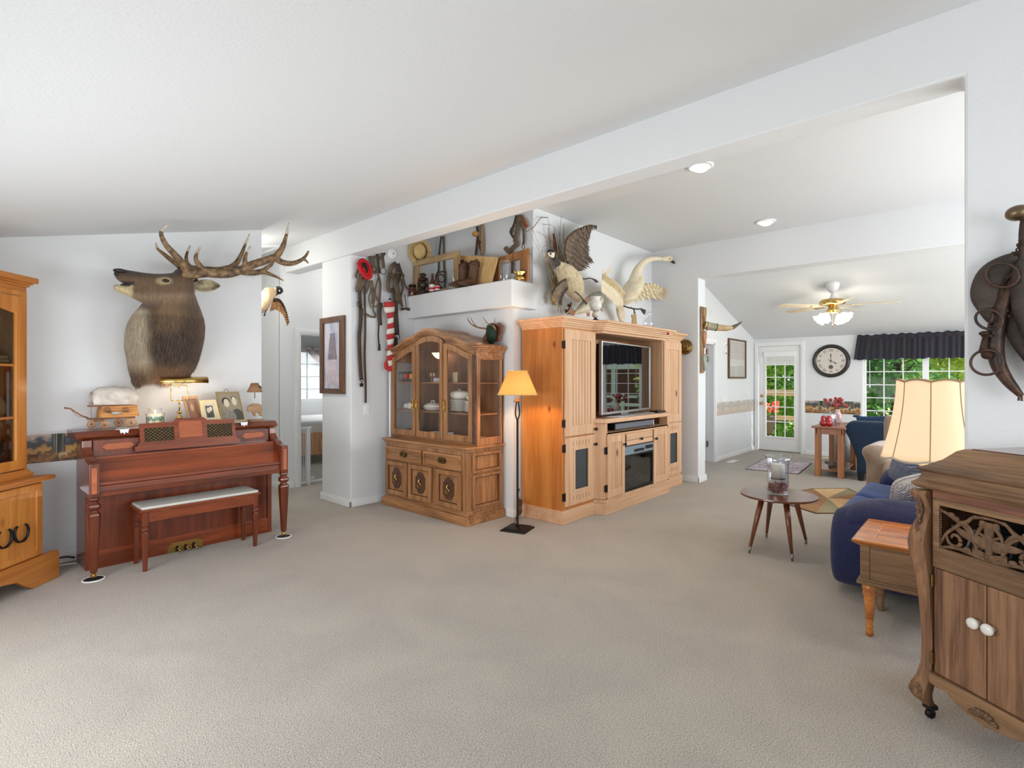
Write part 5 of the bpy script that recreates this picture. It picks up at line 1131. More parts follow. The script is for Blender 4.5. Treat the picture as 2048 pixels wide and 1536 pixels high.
obj('antler_burr',G().torus(EQ(745,505,4.74),.034,.009,(1,0,.3),16,6).ell(EQ(722,515,4.76),(.035,.04,.03)).ell(EQ(700,500,4.85),(.035,.04,.03)),m_antler,ek,smooth=True)
# ================================================================ feathered mounts
def feather(g,p,d,nrm,L,w_,bend=0,n=5,tip=.9):
    d = Vector(d).normalized(); nrm = Vector(nrm).normalized(); s_ = d.cross(nrm).normalized(); nrm = s_.cross(d).normalized()
    vs = []; 
    for k in range(n+1):
        t = k/n; ww = w_*(math.sin(PI*min(.96,.18+t*.78*tip)))**.6 if k < n else w_*.12
        c = Vector(p)+d*(L*t)+nrm*(bend*t*t)
        vs += [c-s_*ww-nrm*.002,c+nrm*.002,c+s_*ww-nrm*.002]
    fs = []
    for k in range(n):
        a = k*3; fs += [(a,a+1,a+4,a+3),(a+1,a+2,a+5,a+4)]
    g.add(vs,fs)
def wing(name,t,lead,dirs,nrm,Ls,w_,rows,mats,paintfn=None,seed=1,label=None):
    """lead: points along the leading edge; dirs: feather direction at root and tip; rows: (fraction of length, count, offset)"""
    rnd = random.Random(seed); P = smoothpts([Vector(p) for p in lead],8)
    def at(u):f = u*(len(P)-1); i = min(int(f),len(P)-2); return P[i].lerp(P[i+1],f-i)
    o = None
    d0,d1 = Vector(dirs[0]).normalized(),Vector(dirs[1]).normalized(); nrm = Vector(nrm).normalized()
    for ri,(fl,cnt,off,mi) in enumerate(rows):
        g = G()
        for i in range(cnt):
            u = (i+.5)/cnt; d = d0.lerp(d1,u**1.3).normalized(); L = (Ls[0]*(1-u)+Ls[1]*u)*fl
            feather(g,at(u)+nrm*off+nrm*.0012*(i % 2),d+Vector((rnd.uniform(-.03,.03),0,rnd.uniform(-.03,.03))),nrm,L*rnd.uniform(.95,1.04),w_*(1.15 if ri else 1),-.01,5)
        oo = obj('flight_feathers' if o is not None and ri == 0 else (name if o is None else 'covert_feathers'),g,mats[mi],t if o is None else o,label=label if o is None else None)
        if o is None:o = oo
        else:oo['kind'] = 'stuff'
    g = G().tube([at(k/12) for k in range(13)],[.02*(1-k/14)+.004 for k in range(13)],8,flat=.6)
    obj('wing_bone',g,mats[-1],o,smooth=True)
    return o
m_gb = plain('goose_brown_feather',S(96,78,60),.8,nz=.55,nscale=26,vary=S(58,46,36),bmp=.4)
m_gt = plain('goose_tan_feather',S(140,120,96),.8,nz=.5,nscale=26,vary=S(92,74,58),bmp=.4)
m_gd = plain('goose_dark_feather',S(62,48,40),.7,nz=.4,nscale=20,bmp=.3)
m_sw = plain('swan_feather',S(234,220,190),.85,nz=.16,nscale=18,bmp=.3)
m_swt = plain('swan_feather_tan',S(200,176,134),.85,nz=.2,nscale=18,bmp=.3)  # darker tan tone, alternated so single feathers stand apart
m_galt = plain('goose_grey_feather',S(118,100,84),.8,nz=.4,nscale=22,vary=S(80,64,52))
m_foot = plain('dark_web_foot',S(48,38,32),.6)
m_plume = hide('plumage',.9,60,(1,1,.5),.35,.25)
YW = YT
def RQ(x,y,Y):return px(1020+x/5.389,420+y/5.389,Y=Y)
RS = (RQ(100,0,3.3)-RQ(0,0,3.3)).x/100; RZ = (RQ(0,0,3.3)-RQ(0,100,3.3)).z/100
# --- goose
gs = thing('goose_mount','brown and cream flying goose mount with raised wing over dry cattails','goose mount',tuple(RQ(640,1000,3.5)))
Yg = 3.3
g = G().loft([(RQ(545,575,Yg+.02),(.05*.6,0,.02),(0,.04,0)),(RQ(580,620,Yg),(.08,0,.03),(0,.09,0)),(RQ(640,720,Yg),(.135,0,.04),(0,.13,0)),(RQ(680,830,Yg),(.125,0,.05),(0,.12,0)),(RQ(720,920,Yg+.03),(.08,0,.04),(0,.08,0)),(RQ(760,985,Yg+.06),(.035,0,.02),(0,.03,0))])
g.tube(smoothpts([RQ(440,470,Yg-.1),RQ(470,510,Yg-.09),RQ(500,555,Yg-.05),RQ(530,590,Yg),RQ(570,630,Yg)]),[.026]*6+[.03]*6+[.036]*4+[.045]*5,12)
g.ell(RQ(438,462,Yg-.11),(.04,.045,.038))
def goose_paint(p):
    q = p-RQ(438,462,Yg-.11)
    x = (p.x-RQ(0,0,Yg).x)/RS; y = (RQ(0,0,Yg).z-p.z)/RZ
    cr = S(214,196,160)[:3]
    if x < 545 and y < 610:
        if q.length < .06:return S(240,232,214)[:3] if (q.z < -.004 and abs(q.x) < .05 and p.y < Yg-.10) else S(24,22,22)[:3]
        return S(26,22,20)[:3]
    n = noise.noise(p*30)
    c = L3(cr,S(150,130,100)[:3],max(0,n)*.7)
    return L3(c,S(120,96,72)[:3],(1-sm(500,570,x))*sm(640,760,y))
organic('body',g,m_plume,gs,.009,3,goose_paint)
obj('bill',G().loft([(RQ(438,470,Yg-.135),(.016,0,0),(0,0,.012)),(RQ(440,478,Yg-.185),(.009,0,0),(0,0,.005))]),m_black,gs,smooth=True)
for sx in (-1,1):obj('eye',G().ell(RQ(438+sx*17,452,Yg-.145),(.006,.006,.006),8,6),m_eye,gs,smooth=True)
def fanwing(t,roots,tips,Y,rows,label,seed,alt,f=RQ):
    rnd = random.Random(seed); A = smoothpts([f(x,y,Y) for x,y in roots],8); B_ = smoothpts([f(x,y,Y+.03) for x,y in tips],8); o = None
    at = lambda P,u:P[min(int(u*(len(P)-1)),len(P)-2)].lerp(P[min(int(u*(len(P)-1)),len(P)-2)+1],u*(len(P)-1)-min(int(u*(len(P)-1)),len(P)-2))
    for ri,(fl,cnt,off,w_,m_) in enumerate(rows):
        g = G()
        for i in range(cnt):
            g.m = i % 2; u = (i+.5)/cnt; a = at(A,u); d = at(B_,u)-a; feather(g,a+Vector((0,-off-.0015*(i % 2),0)),d,(0,-1,0),d.length*fl*rnd.uniform(.95,1.04),w_,-.008,6)
        oo = obj('wing' if o is None else 'covert_feathers',g,[m_,alt],t if o is None else o,label=label if o is None else None)
        if o is None:o = oo
        else:oo['kind'] = 'stuff'
    obj('wing_edge',G().tube(A,[.012]*len(A),8,flat=.6),rows[-1][4],o,smooth=True)
fanwing(gs,[(625,610),(590,500),(582,400),(610,310),(680,240),(760,200),(860,168),(925,185)],[(740,655),(795,650),(865,610),(905,560),(868,500),(868,440),(862,350),(870,290),(885,235),(942,200)],
        3.32,[(1,26,0,.022,m_gd),(.72,26,.006,.026,m_gb),(.48,24,.012,.026,m_gb),(.26,22,.018,.026,m_gt)],'raised brown wing with spread flight feathers',5,m_galt)
# long primaries spreading right-down from the wing's lower half
wing('wing',gs,[RQ(600,760,3.24),RQ(540,790,3.16),RQ(480,850,3.12),RQ(455,900,3.12)],((.6,0,-.75),(.9,0,-.55)),(0,-1,0),(.10,.2),.016,
     [(1,16,0,0),(.7,14,.006,1),(.4,12,.011,1)],[m_gd,m_gt,m_gd],seed=6,label='lower brown wing curling forward')
g = G()
for i in range(8):a = RQ(735,900,3.3); feather(g,a,RQ(745+i*11,1000-abs(i-5)*4,3.34)-a,(0,-1,0),.13-.006*abs(i-4),.012)
for i in range(7):a = RQ(770,790+i*18,3.36); feather(g,a,RQ(822,800+i*26,3.4)-a,(0,-1,0),.055,.012)
obj('tail',g,m_gd,gs)
def leg_foot(t,P,toes,r=.006):
    g = G().tube(smoothpts(P,4),r,7)
    n_ = len(toes); o = Vector(P[-1])
    pts = [o]+[Vector(q) for q in toes]
    for q in toes:g.tube([o,q],[r,.003],6)
    th = Vector((0,-.003,0)); vs = pts+[p+th for p in pts]; k = len(pts)
    g.add(vs,[(0,i,i+1) for i in range(1,k-1)]+[(k,k+i+1,k+i) for i in range(1,k-1)])
    obj('leg',g,m_foot,t,smooth=False)
leg_foot(gs,[RQ(760,715,3.27),RQ(800,745,3.23),RQ(850,735,3.2),RQ(890,742,3.18)],[RQ(925,750,3.17),RQ(958,775,3.16),RQ(930,785,3.17)])
leg_foot(gs,[RQ(700,880,3.18),RQ(740,910,3.14),RQ(780,955,3.12)],[RQ(835,1010,3.1),RQ(820,1020,3.11),RQ(790,990,3.12)])
# cattails and reeds: one arrangement behind the bird
ct = thing('dried_cattails','spray of dried cattails and reeds behind the flying goose','dried plants',tuple(RQ(500,1060,3.5)))
m_reed = plain('dry_reed',S(170,140,96),.8,nz=.4,nscale=8,vary=S(124,96,62)); m_reed2 = plain('grey_reed',S(130,118,100),.8,nz=.4,nscale=8)
m_cat = plain('cattail_head',S(120,70,32),.95,nz=.4,nscale=60,bmp=.6,bscale=200)
reeds = [([(500,1040),(470,700),(440,400),(415,240)],.010,0),([(520,1050),(500,700),(470,420),(480,180)],.010,0),([(530,1040),(530,700),(535,300),(556,45)],.006,1),([(560,1030),(575,700),(580,400),(578,130)],.011,0),
         ([(490,1000),(420,760),(370,560),(190,200)],.004,1),([(480,990),(400,700),(340,450),(180,65)],.004,1),([(510,900),(400,600),(380,500),(440,420)],.012,0),([(520,860),(450,640),(400,520),(385,450)],.012,0),
         ([(540,700),(520,480),(440,330),(285,225)],.005,1),([(530,600),(520,400),(480,190),(345,150)],.005,1),([(500,500),(440,300),(410,80)],.006,1),([(560,500),(540,350),(520,160)],.005,1),
         ([(500,820),(450,560),(425,330),(410,180)],.010,0),([(500,780),(440,640),(380,480)],.014,0),([(540,1050),(500,950),(450,1000)],.01,0),([(520,1090),(515,900),(510,700)],.013,0),([(560,620),(545,500),(520,380)],.012,0),
         ([(530,980),(545,1050),(540,1110)],.004,1),([(420,930),(390,980),(345,1030)],.003,1),([(440,640),(360,500),(350,400),(420,385)],.004,1)]
for i,(P,w_,mi) in enumerate(reeds):
    obj('reed',G().tube(smoothpts([RQ(x,y,3.50-.012*(i % 4)) for x,y in P],6),[w_*.55]*((len(P)-1)*6)+[.001],6,flat=.3,up=(1,0,0)),(m_reed,m_reed2)[mi],ct)
obj('reed',G().tube([RQ(150,245,3.5),RQ(250,190,3.5),RQ(335,80,3.5),RQ(410,80,3.5)],.005,5,flat=.4),m_reed2,ct)
for a,b_ in (((120,60),(180,185)),((470,255),(500,480))):
    obj('cattail_head',G().tube([RQ(*a,3.47),RQ((a[0]+b_[0])/2,(a[1]+b_[1])/2,3.47),RQ(*b_,3.47)],[.012,.018,.014],10),m_cat,ct,smooth=True)
g = G()
for i in range(60):
    rnd = random.Random(i); a = RQ(rnd.uniform(470,560),rnd.uniform(500,950),3.46); d = Vector((rnd.uniform(-.5,.5),-.1,rnd.uniform(.4,1)*(1 if i % 3 else -1))); feather(g,a,d,(0,-1,0),rnd.uniform(.1,.22),.006)
o = obj('dry_grass',g,m_reed,ct); o['kind'] = 'stuff'
obj('driftwood',G().tube([RQ(460,880,3.46),RQ(470,960,3.45),RQ(480,1020,3.46)],[.03,.04,.02],9),m_barn,ct,smooth=True)
# --- swan
Ys = 3.3
sn = thing('swan_mount','white swan mount in flight with long curved neck near the corner','swan mount',tuple(RQ(1300,1040,3.5)))
g = G().loft([(RQ(1240,1020,Ys+.03),(.05,0,.02),(0,.05,0)),(RQ(1270,960,Ys),(.14,0,.03),(0,.12,0)),(RQ(1310,870,Ys),(.165,0,.04),(0,.14,0)),(RQ(1340,780,Ys),(.13,0,.04),(0,.12,0)),(RQ(1362,715,Ys),(.075,0,.04),(0,.075,0)),(RQ(1372,680,Ys),(.04,0,.03),(0,.04,0))])
P = smoothpts([RQ(1330,800,Ys),RQ(1352,720,Ys),RQ(1378,645,Ys-.02),RQ(1425,580,Ys-.04),RQ(1490,538,Ys-.06),RQ(1570,525,Ys-.07),RQ(1650,528,Ys-.08),RQ(1690,530,Ys-.08)],6)
g.tube(P,[.062*(1-i/(len(P)-1))**1.7+.023 for i in range(len(P))],12)
g.loft([(RQ(1660,530,Ys-.08),(0,.03,0),(.0,0,.034)),(RQ(1700,520,Ys-.08),(0,.042,0),(.02,0,.05)),(RQ(1730,530,Ys-.08),(0,.036,0),(.03,0,.04)),(RQ(1745,550,Ys-.08),(0,.02,0),(.02,0,.02))])
g.loft([(RQ(1180,1000,Ys+.05),(.06,0,0),(0,.04,0)),(RQ(1190,1080,Ys+.08),(.09,0,0),(0,.035,0)),(RQ(1200,1150,Ys+.1),(.09,0,0),(0,.03,0)),(RQ(1205,1205,Ys+.12),(.05,0,0),(0,.02,0))])
organic('body',g,m_plume,sn,.01,4,lambda p:L3(S(238,224,194)[:3],S(206,182,140)[:3],max(0,noise.noise(p*9))*.9+(.3 if p.x > RQ(1640,0,Ys).x else 0)))
obj('bill',G().loft([(RQ(1728,535,Ys-.085),(0,.022,0),(.012,0,.024)),(RQ(1760,565,Ys-.09),(0,.018,0),(.008,0,.014)),(RQ(1795,592,Ys-.09),(0,.01,0),(.004,0,.004))]),m_black,sn,smooth=True)
obj('eye',G().ell(RQ(1722,525,Ys-.122),(.008,.006,.008),8,6),m_eye,sn,smooth=True)
fanwing(sn,[(1370,960),(1385,860),(1430,812),(1500,800),(1570,815),(1640,850)],[(1340,1005),(1430,985),(1560,965),(1680,975),(1745,995),(1775,960)],
        3.34,[(1,19,0,.027,m_sw),(.7,22,.006,.03,m_sw),(.42,20,.012,.03,m_sw)],'outstretched right hand wing',2,m_swt)
wing('wing',sn,[RQ(1230,900,3.3),RQ(1150,800,3.26),RQ(1060,730,3.24),RQ(1000,690,3.23)],((-.3,0,-1),(-.05,0,-.9)),(0,-1,0),(.27,.20),.024,
     [(1,18,0,0),(.7,18,.006,0),(.4,16,.012,1)],[m_sw,m_swt,m_sw],seed=3,label='left hand wing folded forward')
g = G()
for i,(x,y) in enumerate(((1090,595),(1085,640),(1060,680),(1040,700),(1010,640))):a = RQ(1010,720,3.24); d = RQ(x,y,3.2)-a; feather(g,a,d,(0,-1,0),d.length,.018)
obj('wing_tip',g,m_sw,sn)
leg_foot(sn,[RQ(1225,1035,3.2),RQ(1290,1055,3.16),RQ(1370,1068,3.13),RQ(1410,1065,3.12)],[RQ(1465,1080,3.1),RQ(1450,1130,3.1),RQ(1430,1110,3.11)],.009)
leg_foot(sn,[RQ(1300,1050,3.2),RQ(1330,1070,3.18),RQ(1340,1090,3.17)],[RQ(1335,1120,3.17),RQ(1352,1115,3.17)],.008)
tg = thing('paper_tag','tan paper tag behind the swan on the entertainment centre','tag',(RQ(1335,0,3.54).x,3.54,2.0)); obj('card',G().prism([(RQ(x,y,3.54).x,RQ(x,y,3.54).z if y < 1210 else 2.0) for x,y in ((1310,1130),(1360,1118),(1365,1180),(1375,1215),(1370,1232),(1308,1225),(1320,1170))],3.54,3.549,'y'),plain('tan_card',S(190,156,110),.8,nz=.2),tg)
# --- goldeneye duck in the hallway
def DQ(x,y,Y):return px(510+x/6.98,540+y/6.98,Y=Y)
Yk = 6.2
dk_ = thing('duck_mount','small flying duck mount with dark head and spread wing in the hallway','duck mount',tuple(DQ(200,640,Yk)))
g = G().loft([(DQ(265,320,Yk),(0,.04,.02),(-.01,0,.035)),(DQ(225,350,Yk),(0,.07,0),(0,0,.09)),(DQ(150,410,Yk),(0,.1,0),(0,0,.14)),(DQ(60,480,Yk),(0,.09,0),(0,0,.12)),(DQ(-20,540,Yk),(0,.05,0),(0,0,.05))])
g.tube([DQ(200,360,Yk),DQ(265,320,Yk),DQ(305,295,Yk)],[.06,.045,.04],10); g.ell(DQ(325,283,Yk),(.055,.05,.05))
xh = DQ(280,0,Yk).x
organic('body',g,m_plume,dk_,.01,3,lambda p:S(30,28,28)[:3] if p.x > xh and p.z > DQ(0,335,Yk).z else L3(S(236,206,160)[:3],S(200,150,96)[:3],max(0,noise.noise(p*8))))
obj('cheek_patch',G().ell(DQ(342,288,Yk-.042),(.009,.008,.012),8,6),m_china,dk_,smooth=True)
obj('wall_wire',G().tube([DQ(150,400,Yk),(3.075,6.64,2.3)],.004,5),m_iron,dk_)
obj('bill',G().loft([(DQ(352,285,Yk),(0,.018,0),(0,0,.016)),(DQ(395,298,Yk),(0,.008,0),(0,0,.006))]),m_black,dk_,smooth=True)
m_dw = plain('duck_wing_feather',S(206,156,98),.8,nz=.5,nscale=20,vary=S(140,96,58)); m_dwd = plain('duck_wing_dark',S(70,48,36),.8,nz=.3)
wing('wing',dk_,[DQ(265,420,Yk-.05),DQ(330,420,Yk-.05),DQ(390,490,Yk-.05),DQ(435,600,Yk-.05),DQ(462,725,Yk-.05)],((-.3,0,-1),(-.05,0,-1)),(0,-1,0),(.15,.05),.013,[(1,20,0,0),(.6,18,.006,0),(.25,16,.012,1)],[m_dw,m_dwd,m_dwd],seed=4,label='spread orange brown wing')
leg_foot(dk_,[DQ(190,515,Yk-.05),DQ(160,560,Yk-.05),DQ(140,600,Yk-.06)],[DQ(120,640,Yk-.06),DQ(140,645,Yk-.06),DQ(125,610,Yk-.06)])
# --- fish mount on the entertainment centre
Yf = 3.35
fs_ = thing('fish_mount','silvery trout mount behind the white glass lamp','fish mount',tuple(RQ(850,1130,3.4)))
def fpaint(p):y = (RQ(0,0,Yf).z-p.z)/RZ; x = (p.x-RQ(0,0,Yf).x)/RS; return L3(S(140,138,124)[:3],S(226,214,186)[:3],sm(-60,60,y-(1100-.55*(x-680))+60))
g = G().loft([(RQ(690,1110,Yf),(0,.008,0),(.02,0,.035)),(RQ(740,1070,Yf),(0,.03,0),(.03,0,.06)),(RQ(820,1020,Yf),(0,.05,0),(.03,0,.1)),(RQ(900,980,Yf-.02),(0,.06,0),(.02,0,.11)),(RQ(960,955,Yf-.04),(0,.05,0),(0,0,.085)),(RQ(990,965,Yf-.05),(0,.03,0),(0,0,.05))])
m_fish = hide('fish_skin',.25,120,(1,1,1),.1,.15,0)
organic('body',g,m_fish,fs_,.009,3,fpaint)
m_fin = plain('fish_fin',S(176,112,70),.5,nz=.3)
for nm,P in (('tail_fin',[(640,1060),(700,1100),(690,1140),(640,1130)]),('pectoral_fin',[(820,1110),(860,1100),(855,1150),(835,1150)]),('dorsal_fin',[(780,990),(830,930),(860,980)]),('anal_fin',[(960,1020),(1000,1095),(975,1080)])):
    obj(nm,G().prism([(RQ(x,y,Yf-.03).x,RQ(x,y,Yf-.03).z) for x,y in P],Yf-.035,Yf-.03,'y'),m_fin,fs_)
obj('eye',G().ell(RQ(972,950,Yf-.09),(.01,.006,.01),10,6),m_eye,fs_,smooth=True)
obj('leafy_base',G().tube([RQ(600,1110,Yf),RQ(640,1060,Yf-.02),RQ(660,1000,Yf)],.008,6).tube([RQ(620,1120,Yf),RQ(700,1090,Yf-.02),RQ(660,1060,Yf-.02)],.006,6).ell(RQ(640,1030,Yf-.02),(.03,.02,.02)).ell(RQ(610,1085,Yf-.02),(.03,.02,.015)),m_rust,fs_,smooth=True)
# --- small antler plaque on the china cabinet
def AQ(x,y,X):return px(700+x/5.121,420+y/5.121,X=X)
Xq = 3.93
aq = thing('antler_plaque','small antlers with green velvet cap on a dark wooden plaque','antler mount',tuple(AQ(1440,1350,Xq)))
sh = [(1460,1160),(1500,1165),(1530,1150),(1568,1185),(1555,1250),(1535,1290),(1530,1350),(1380,1345),(1362,1310),(1400,1250),(1405,1180)]
obj('plaque',G().prism([(AQ(x,y,Xq).y,AQ(x,y,Xq).z) for x,y in sh],Xq-.01,Xq+.015,'x'),m_walnut_v,aq,bev=.005)
obj('velvet_cap',G().loft([(AQ(1450,1265,Xq-.01),(0,.085,0),(0,0,.11)),(AQ(1440,1260,Xq-.05),(0,.07,0),(0,0,.09)),(AQ(1435,1255,Xq-.08),(0,.035,0),(0,0,.04))]),plain('green_velvet',S(6,44,28),.7),aq,smooth=True)
m_an2 = plain('small_antler',S(150,120,86),.5,nz=.5,nscale=30,vary=S(96,70,48))
g = G()
for P,r in (([(1400,1215,0),(1320,1205,-.04),(1250,1175,-.06),(1210,1125,-.07),(1205,1095,-.08)],.011),([(1300,1200,-.04),(1260,1150,-.07),(1228,1088,-.09)],.008),([(1490,1225,0),(1470,1190,-.04),(1410,1160,-.06),(1360,1095,-.08)],.011),([(1465,1190,-.03),(1480,1150,-.05),(1485,1095,-.07)],.008)):
    Q_ = smoothpts([AQ(x,y,Xq-.06+d) for x,y,d in P],4); g.tube(Q_,[r*(1-.8*i/(len(Q_)-1)) for i in range(len(Q_))],8)
obj('antlers',g,m_an2,aq,smooth=True)
# --- longhorn decoration at the dining room opening
def LQ(x,y,X,Y=None):return px(1390+x/7.679,560+y/7.679,X=X) if Y is None else px(1390+x/7.679,560+y/7.679,Y=Y)
YJ = 2.865
lh = thing('longhorn_decoration','wooden board with hearts, ribbons and a cow horn on the opening jamb','wall decoration',tuple(LQ(130,1430,None,YJ-.02)))
def JP(x,y,d=0):return px(1390+x/7.679,560+y/7.679,Y=YJ-d)
xb0,xb1 = 7.05,7.16
z_t,z_b = JP(100,415).z,JP(110,1430).z
obj('board',G().box(7.04,7.13,YJ-.03,YJ-.004,z_b,z_t),m_barn,lh,bev=.004)
def heart(cz,w_,h_):return [(7.09+w_*x,cz+h_*z) for x,z in ((0,-1),(.5,-.3),(.95,.3),(1,.65),(.7,.95),(.3,.95),(0,.65),(-.3,.95),(-.7,.95),(-1,.65),(-.95,.3),(-.5,-.3))]
zz = [JP(120,y).z for y in (560,920,1270)]
for z_,m_ in zip(zz,(m_barn,plain('tan_heart',S(170,120,88),.7),plain('sage_heart',S(150,158,140),.7))):obj('wooden_heart',G().prism(heart(z_,.055,.12),YJ-.06,YJ-.03,'y'),m_,lh,bev=.004)
m_rib = plain('rust_ribbon',S(166,88,66),.8)
for y in (745,1105):
    z_ = JP(130,y).z; g = G()
    for a in range(6):an = a*PI/3; g.tube([(7.09,YJ-.065,z_),(7.09+.04*math.cos(an),YJ-.09,z_+.035*math.sin(an)),(7.09+.015*math.cos(an+.5),YJ-.08,z_+.045*math.sin(an+.5)),(7.09,YJ-.065,z_)],.006,5,flat=.4)
    obj('ribbon_bow',g,m_rib,lh,smooth=True)
m_horn = plain('cow_horn',S(206,186,146),.4,nz=.35,nscale=9,vary=S(170,140,96)); Yhn = 2.74
hp = [LQ(150,690,7.1),LQ(250,715,7.15),LQ(350,730,7.2),LQ(480,740,7.25),LQ(570,730,7.3),LQ(650,690,7.35),LQ(725,640,7.4)]
P = smoothpts(hp,5); ho = obj('horn',G().tube(P,[.05*(1-(i/(len(P)-1))**1.8)+.003 for i in range(len(P))],12),m_horn,lh,smooth=True)
obj('leather_wrap',G().tube([P[3],P[4],P[6],P[8],P[9]],[.0505,.052,.051,.050,.049],14),plain('green_grey_leather',S(150,152,128),.5),ho,smooth=True)
obj('dark_tip',G().tube(P[-11:],[(.05*(1-((i+len(P)-11)/(len(P)-1))**1.8)+.0042) for i in range(11)],10),plain('horn_tip',S(96,78,56),.4,nz=.4),ho,smooth=True)
for p in (P[2],P[9]):obj('lacing',G().torus(p,.052,.004,(P[9]-P[2]),16,5),m_leather_b,ho,smooth=True)
# --- horse collar with hames on the right wall
XR = 3.1
def HQ(x,y,X=3.04):return px(1850+x/3.071,400+y/3.072,X=X)
hc = thing('horse_collar','old leather horse collar with rusty hames and rings on the right wall','horse collar',tuple(HQ(600,1240,3.05)))
m_hame = plain('hame_iron',S(50,45,42),.5,.5,nz=.5,nscale=12,vary=S(92,64,50),bmp=.3)
m_coll = plain('collar_leather',S(72,60,50),.7,nz=.55,nscale=9,vary=S(46,38,34),bmp=.6,bscale=30)
P = smoothpts([HQ(612,100),HQ(600,200),HQ(598,300),HQ(575,420),HQ(520,540),HQ(470,660),HQ(440,780),HQ(430,900),HQ(450,1010),HQ(500,1100),HQ(560,1170),HQ(592,1205)],5)
rr = []
for i in range(len(P)):t = i/(len(P)-1); rr.append(.016 if t < .2 else .016+(.022)*math.sin(PI*min(1,(t-.2)/.75)) if t < .97 else .013)
obj('hame',G().tube(P,rr,10,flat=.8),m_hame,hc,smooth=True,label='curved iron shod hame')
obj('hame_ball',G().ell(HQ(572,80,3.0),(.04,.042,.032)).ell(HQ(590,75,3.0),(.03,.035,.03)),plain('ball_brass',S(120,104,80),.35,.9),hc,smooth=True)
g = G()
Pc = smoothpts([HQ(610,360,3.05),HQ(520,400,3.05),HQ(430,470,3.05),HQ(392,570,3.05),HQ(400,640,3.05),HQ(440,740,3.05)],5)
g.tube(Pc,[.03+.035*math.sin(PI*i/(len(Pc)-1)) for i in range(len(Pc))],12,flat=.6); g.ell(HQ(470,560,3.06),(.03,.09,.12))
obj('collar_roll',g,m_coll,hc,smooth=True)
def cp(u,v):  # hanging leather panel right of the hame, continuing out of frame
    y0 = HQ(505,880).y; z1 = HQ(0,380).z; z0 = HQ(0,1120).z
    zz_ = z1+(z0-z1)*v; edge = HQ(500+ (0 if v > .6 else 60*(.6-v)),0).y - max(0,(v-.62))**1.3*.42
    return (3.07-.02*math.sin(PI*u)-.02*math.sin(PI*v),edge-(.34-max(0,(v-.62))*.5)*u,zz_)
obj('collar_panel',G().sheet(cp,10,16),m_coll,hc,smooth=True,solid=.03)
Pr = smoothpts([HQ(640,380,3.02),HQ(600,450,3.02),HQ(590,560,3.02),HQ(605,680,3.02),HQ(650,800,3.02),HQ(700,900,3.02)],5)
obj('collar_roll',G().tube(Pr,.035,12),m_coll,hc,smooth=True)
nr_ = (-1,.25,0)
for x,y,R_,in ((473,462,.06),(392,733,.05),(378,998,.055)):obj('ring',G().torus(HQ(x,y,2.99),R_*.95,.0055,nr_,24,7,.8 if y < 900 else 1),m_hame,hc,smooth=True,label='rusty iron ring')
obj('ring',G().torus(HQ(410,730,3.0),.024,.005,(0,1,.2),14,6),m_hame,hc,smooth=True)
g = G().tube([HQ(372,835,3.0),HQ(345,940,3.0)],.015,8,flat=.7).tube([HQ(345,832,3.0),HQ(415,835,3.0)],.006,7).tube([HQ(325,930,3.0),HQ(400,945,3.0)],.006,7).ell(HQ(363,820,3.0),(.015,.018,.01)).ell(HQ(383,950,3.0),(.02,.022,.02))
obj('trace_bracket',g,m_rust,hc,smooth=True)
obj('buckle',G().tube([HQ(578,1200,3.02),HQ(575,1232,3.02),HQ(595,1235,3.02),HQ(594,1205,3.02)],.005,6,closed=True),m_hame,hc)
g = G()
for k in range(4):g.torus(HQ(598-k*9,255+k*28,3.03),.014,.0035,(1,.4*(-1)**k,.6),12,5,.6)
obj('chain',g,m_rust,hc,smooth=True)
g = G()
for k in range(22):i = int(k*(len(Pc)-1)/21); p = Pc[i]; g.ell(p+Vector((-.035,.035*math.sin(k*.7)*0,0))+(Pc[min(i+1,len(Pc)-1)]-Pc[max(i-1,0)]).cross(Vector((1,0,0))).normalized()*.04,(.006,.008,.008),6,4)
obj('stitching',g,m_rust,hc)
# ================================================================ picture, switch, harness on the pillar walls
XP_ = 3.13
pf = thing('narrow_picture','tall narrow brown framed picture on the white pillar','picture',(XP_,5.51,1.23))
def rframe(g,a0,a1,z0,z1,w_,b,d0,d1,ax):
    return g.ring([(a0,z0),(a1,z0),(a1,z1),(a0,z1)],[(a0+w_,z0+b),(a1-w_,z0+b),(a1-w_,z1-b),(a0+w_,z1-b)],d0,d1,ax)
m_fr = wood('brown_picture_frame',S(70,44,28),S(112,76,50),'z',.45,16,.06)
o = obj('frame',rframe(G(),5.25,5.78,1.232,2.105,.085,.055,XP_-.028,XP_-.001,'x'),m_fr,pf,bev=.006)
obj('inner_lip',rframe(G(),5.325,5.705,1.28,2.055,.012,.012,XP_-.032,XP_-.02,'x'),m_fr,o)
def art(name,c1,c2,c3,ns=3):
    m,nt,b = newmat(name); n = N(nt,'ShaderNodeTexNoise',Scale=ns,Detail=6.0,Distortion=1.2); nt.links.new(coords(nt,(1,1,.5)),n.inputs[0])
    nt.links.new(ramp(nt,n.outputs['Fac'],[(.35,c1),(.5,c2),(.65,c3)]),b.inputs['Base Color']); setp(b,Roughness=.08); return m
obj('print',G().box(XP_-.012,XP_-.008,5.33,5.70,1.285,2.05),art('figure_print',S(166,172,190),S(196,190,200),S(212,214,224),4),pf)
m_figd = plain('print_dark_figure',S(142,130,140),.3,nz=.4,nscale=12); m_figp = plain('print_pink',S(206,190,198),.3,nz=.3,nscale=12)
for nm,z0,z1,w_,m_ in (('printed_skirt',1.33,1.62,.15,m_figp),('printed_figure',1.62,1.92,.10,m_figd)):obj(nm,G().prism([(5.515-w_,z0),(5.515+w_,z0),(5.515+w_*.5,z1),(5.515-w_*.5,z1)],XP_-.0135,XP_-.012,'x'),m_,pf)
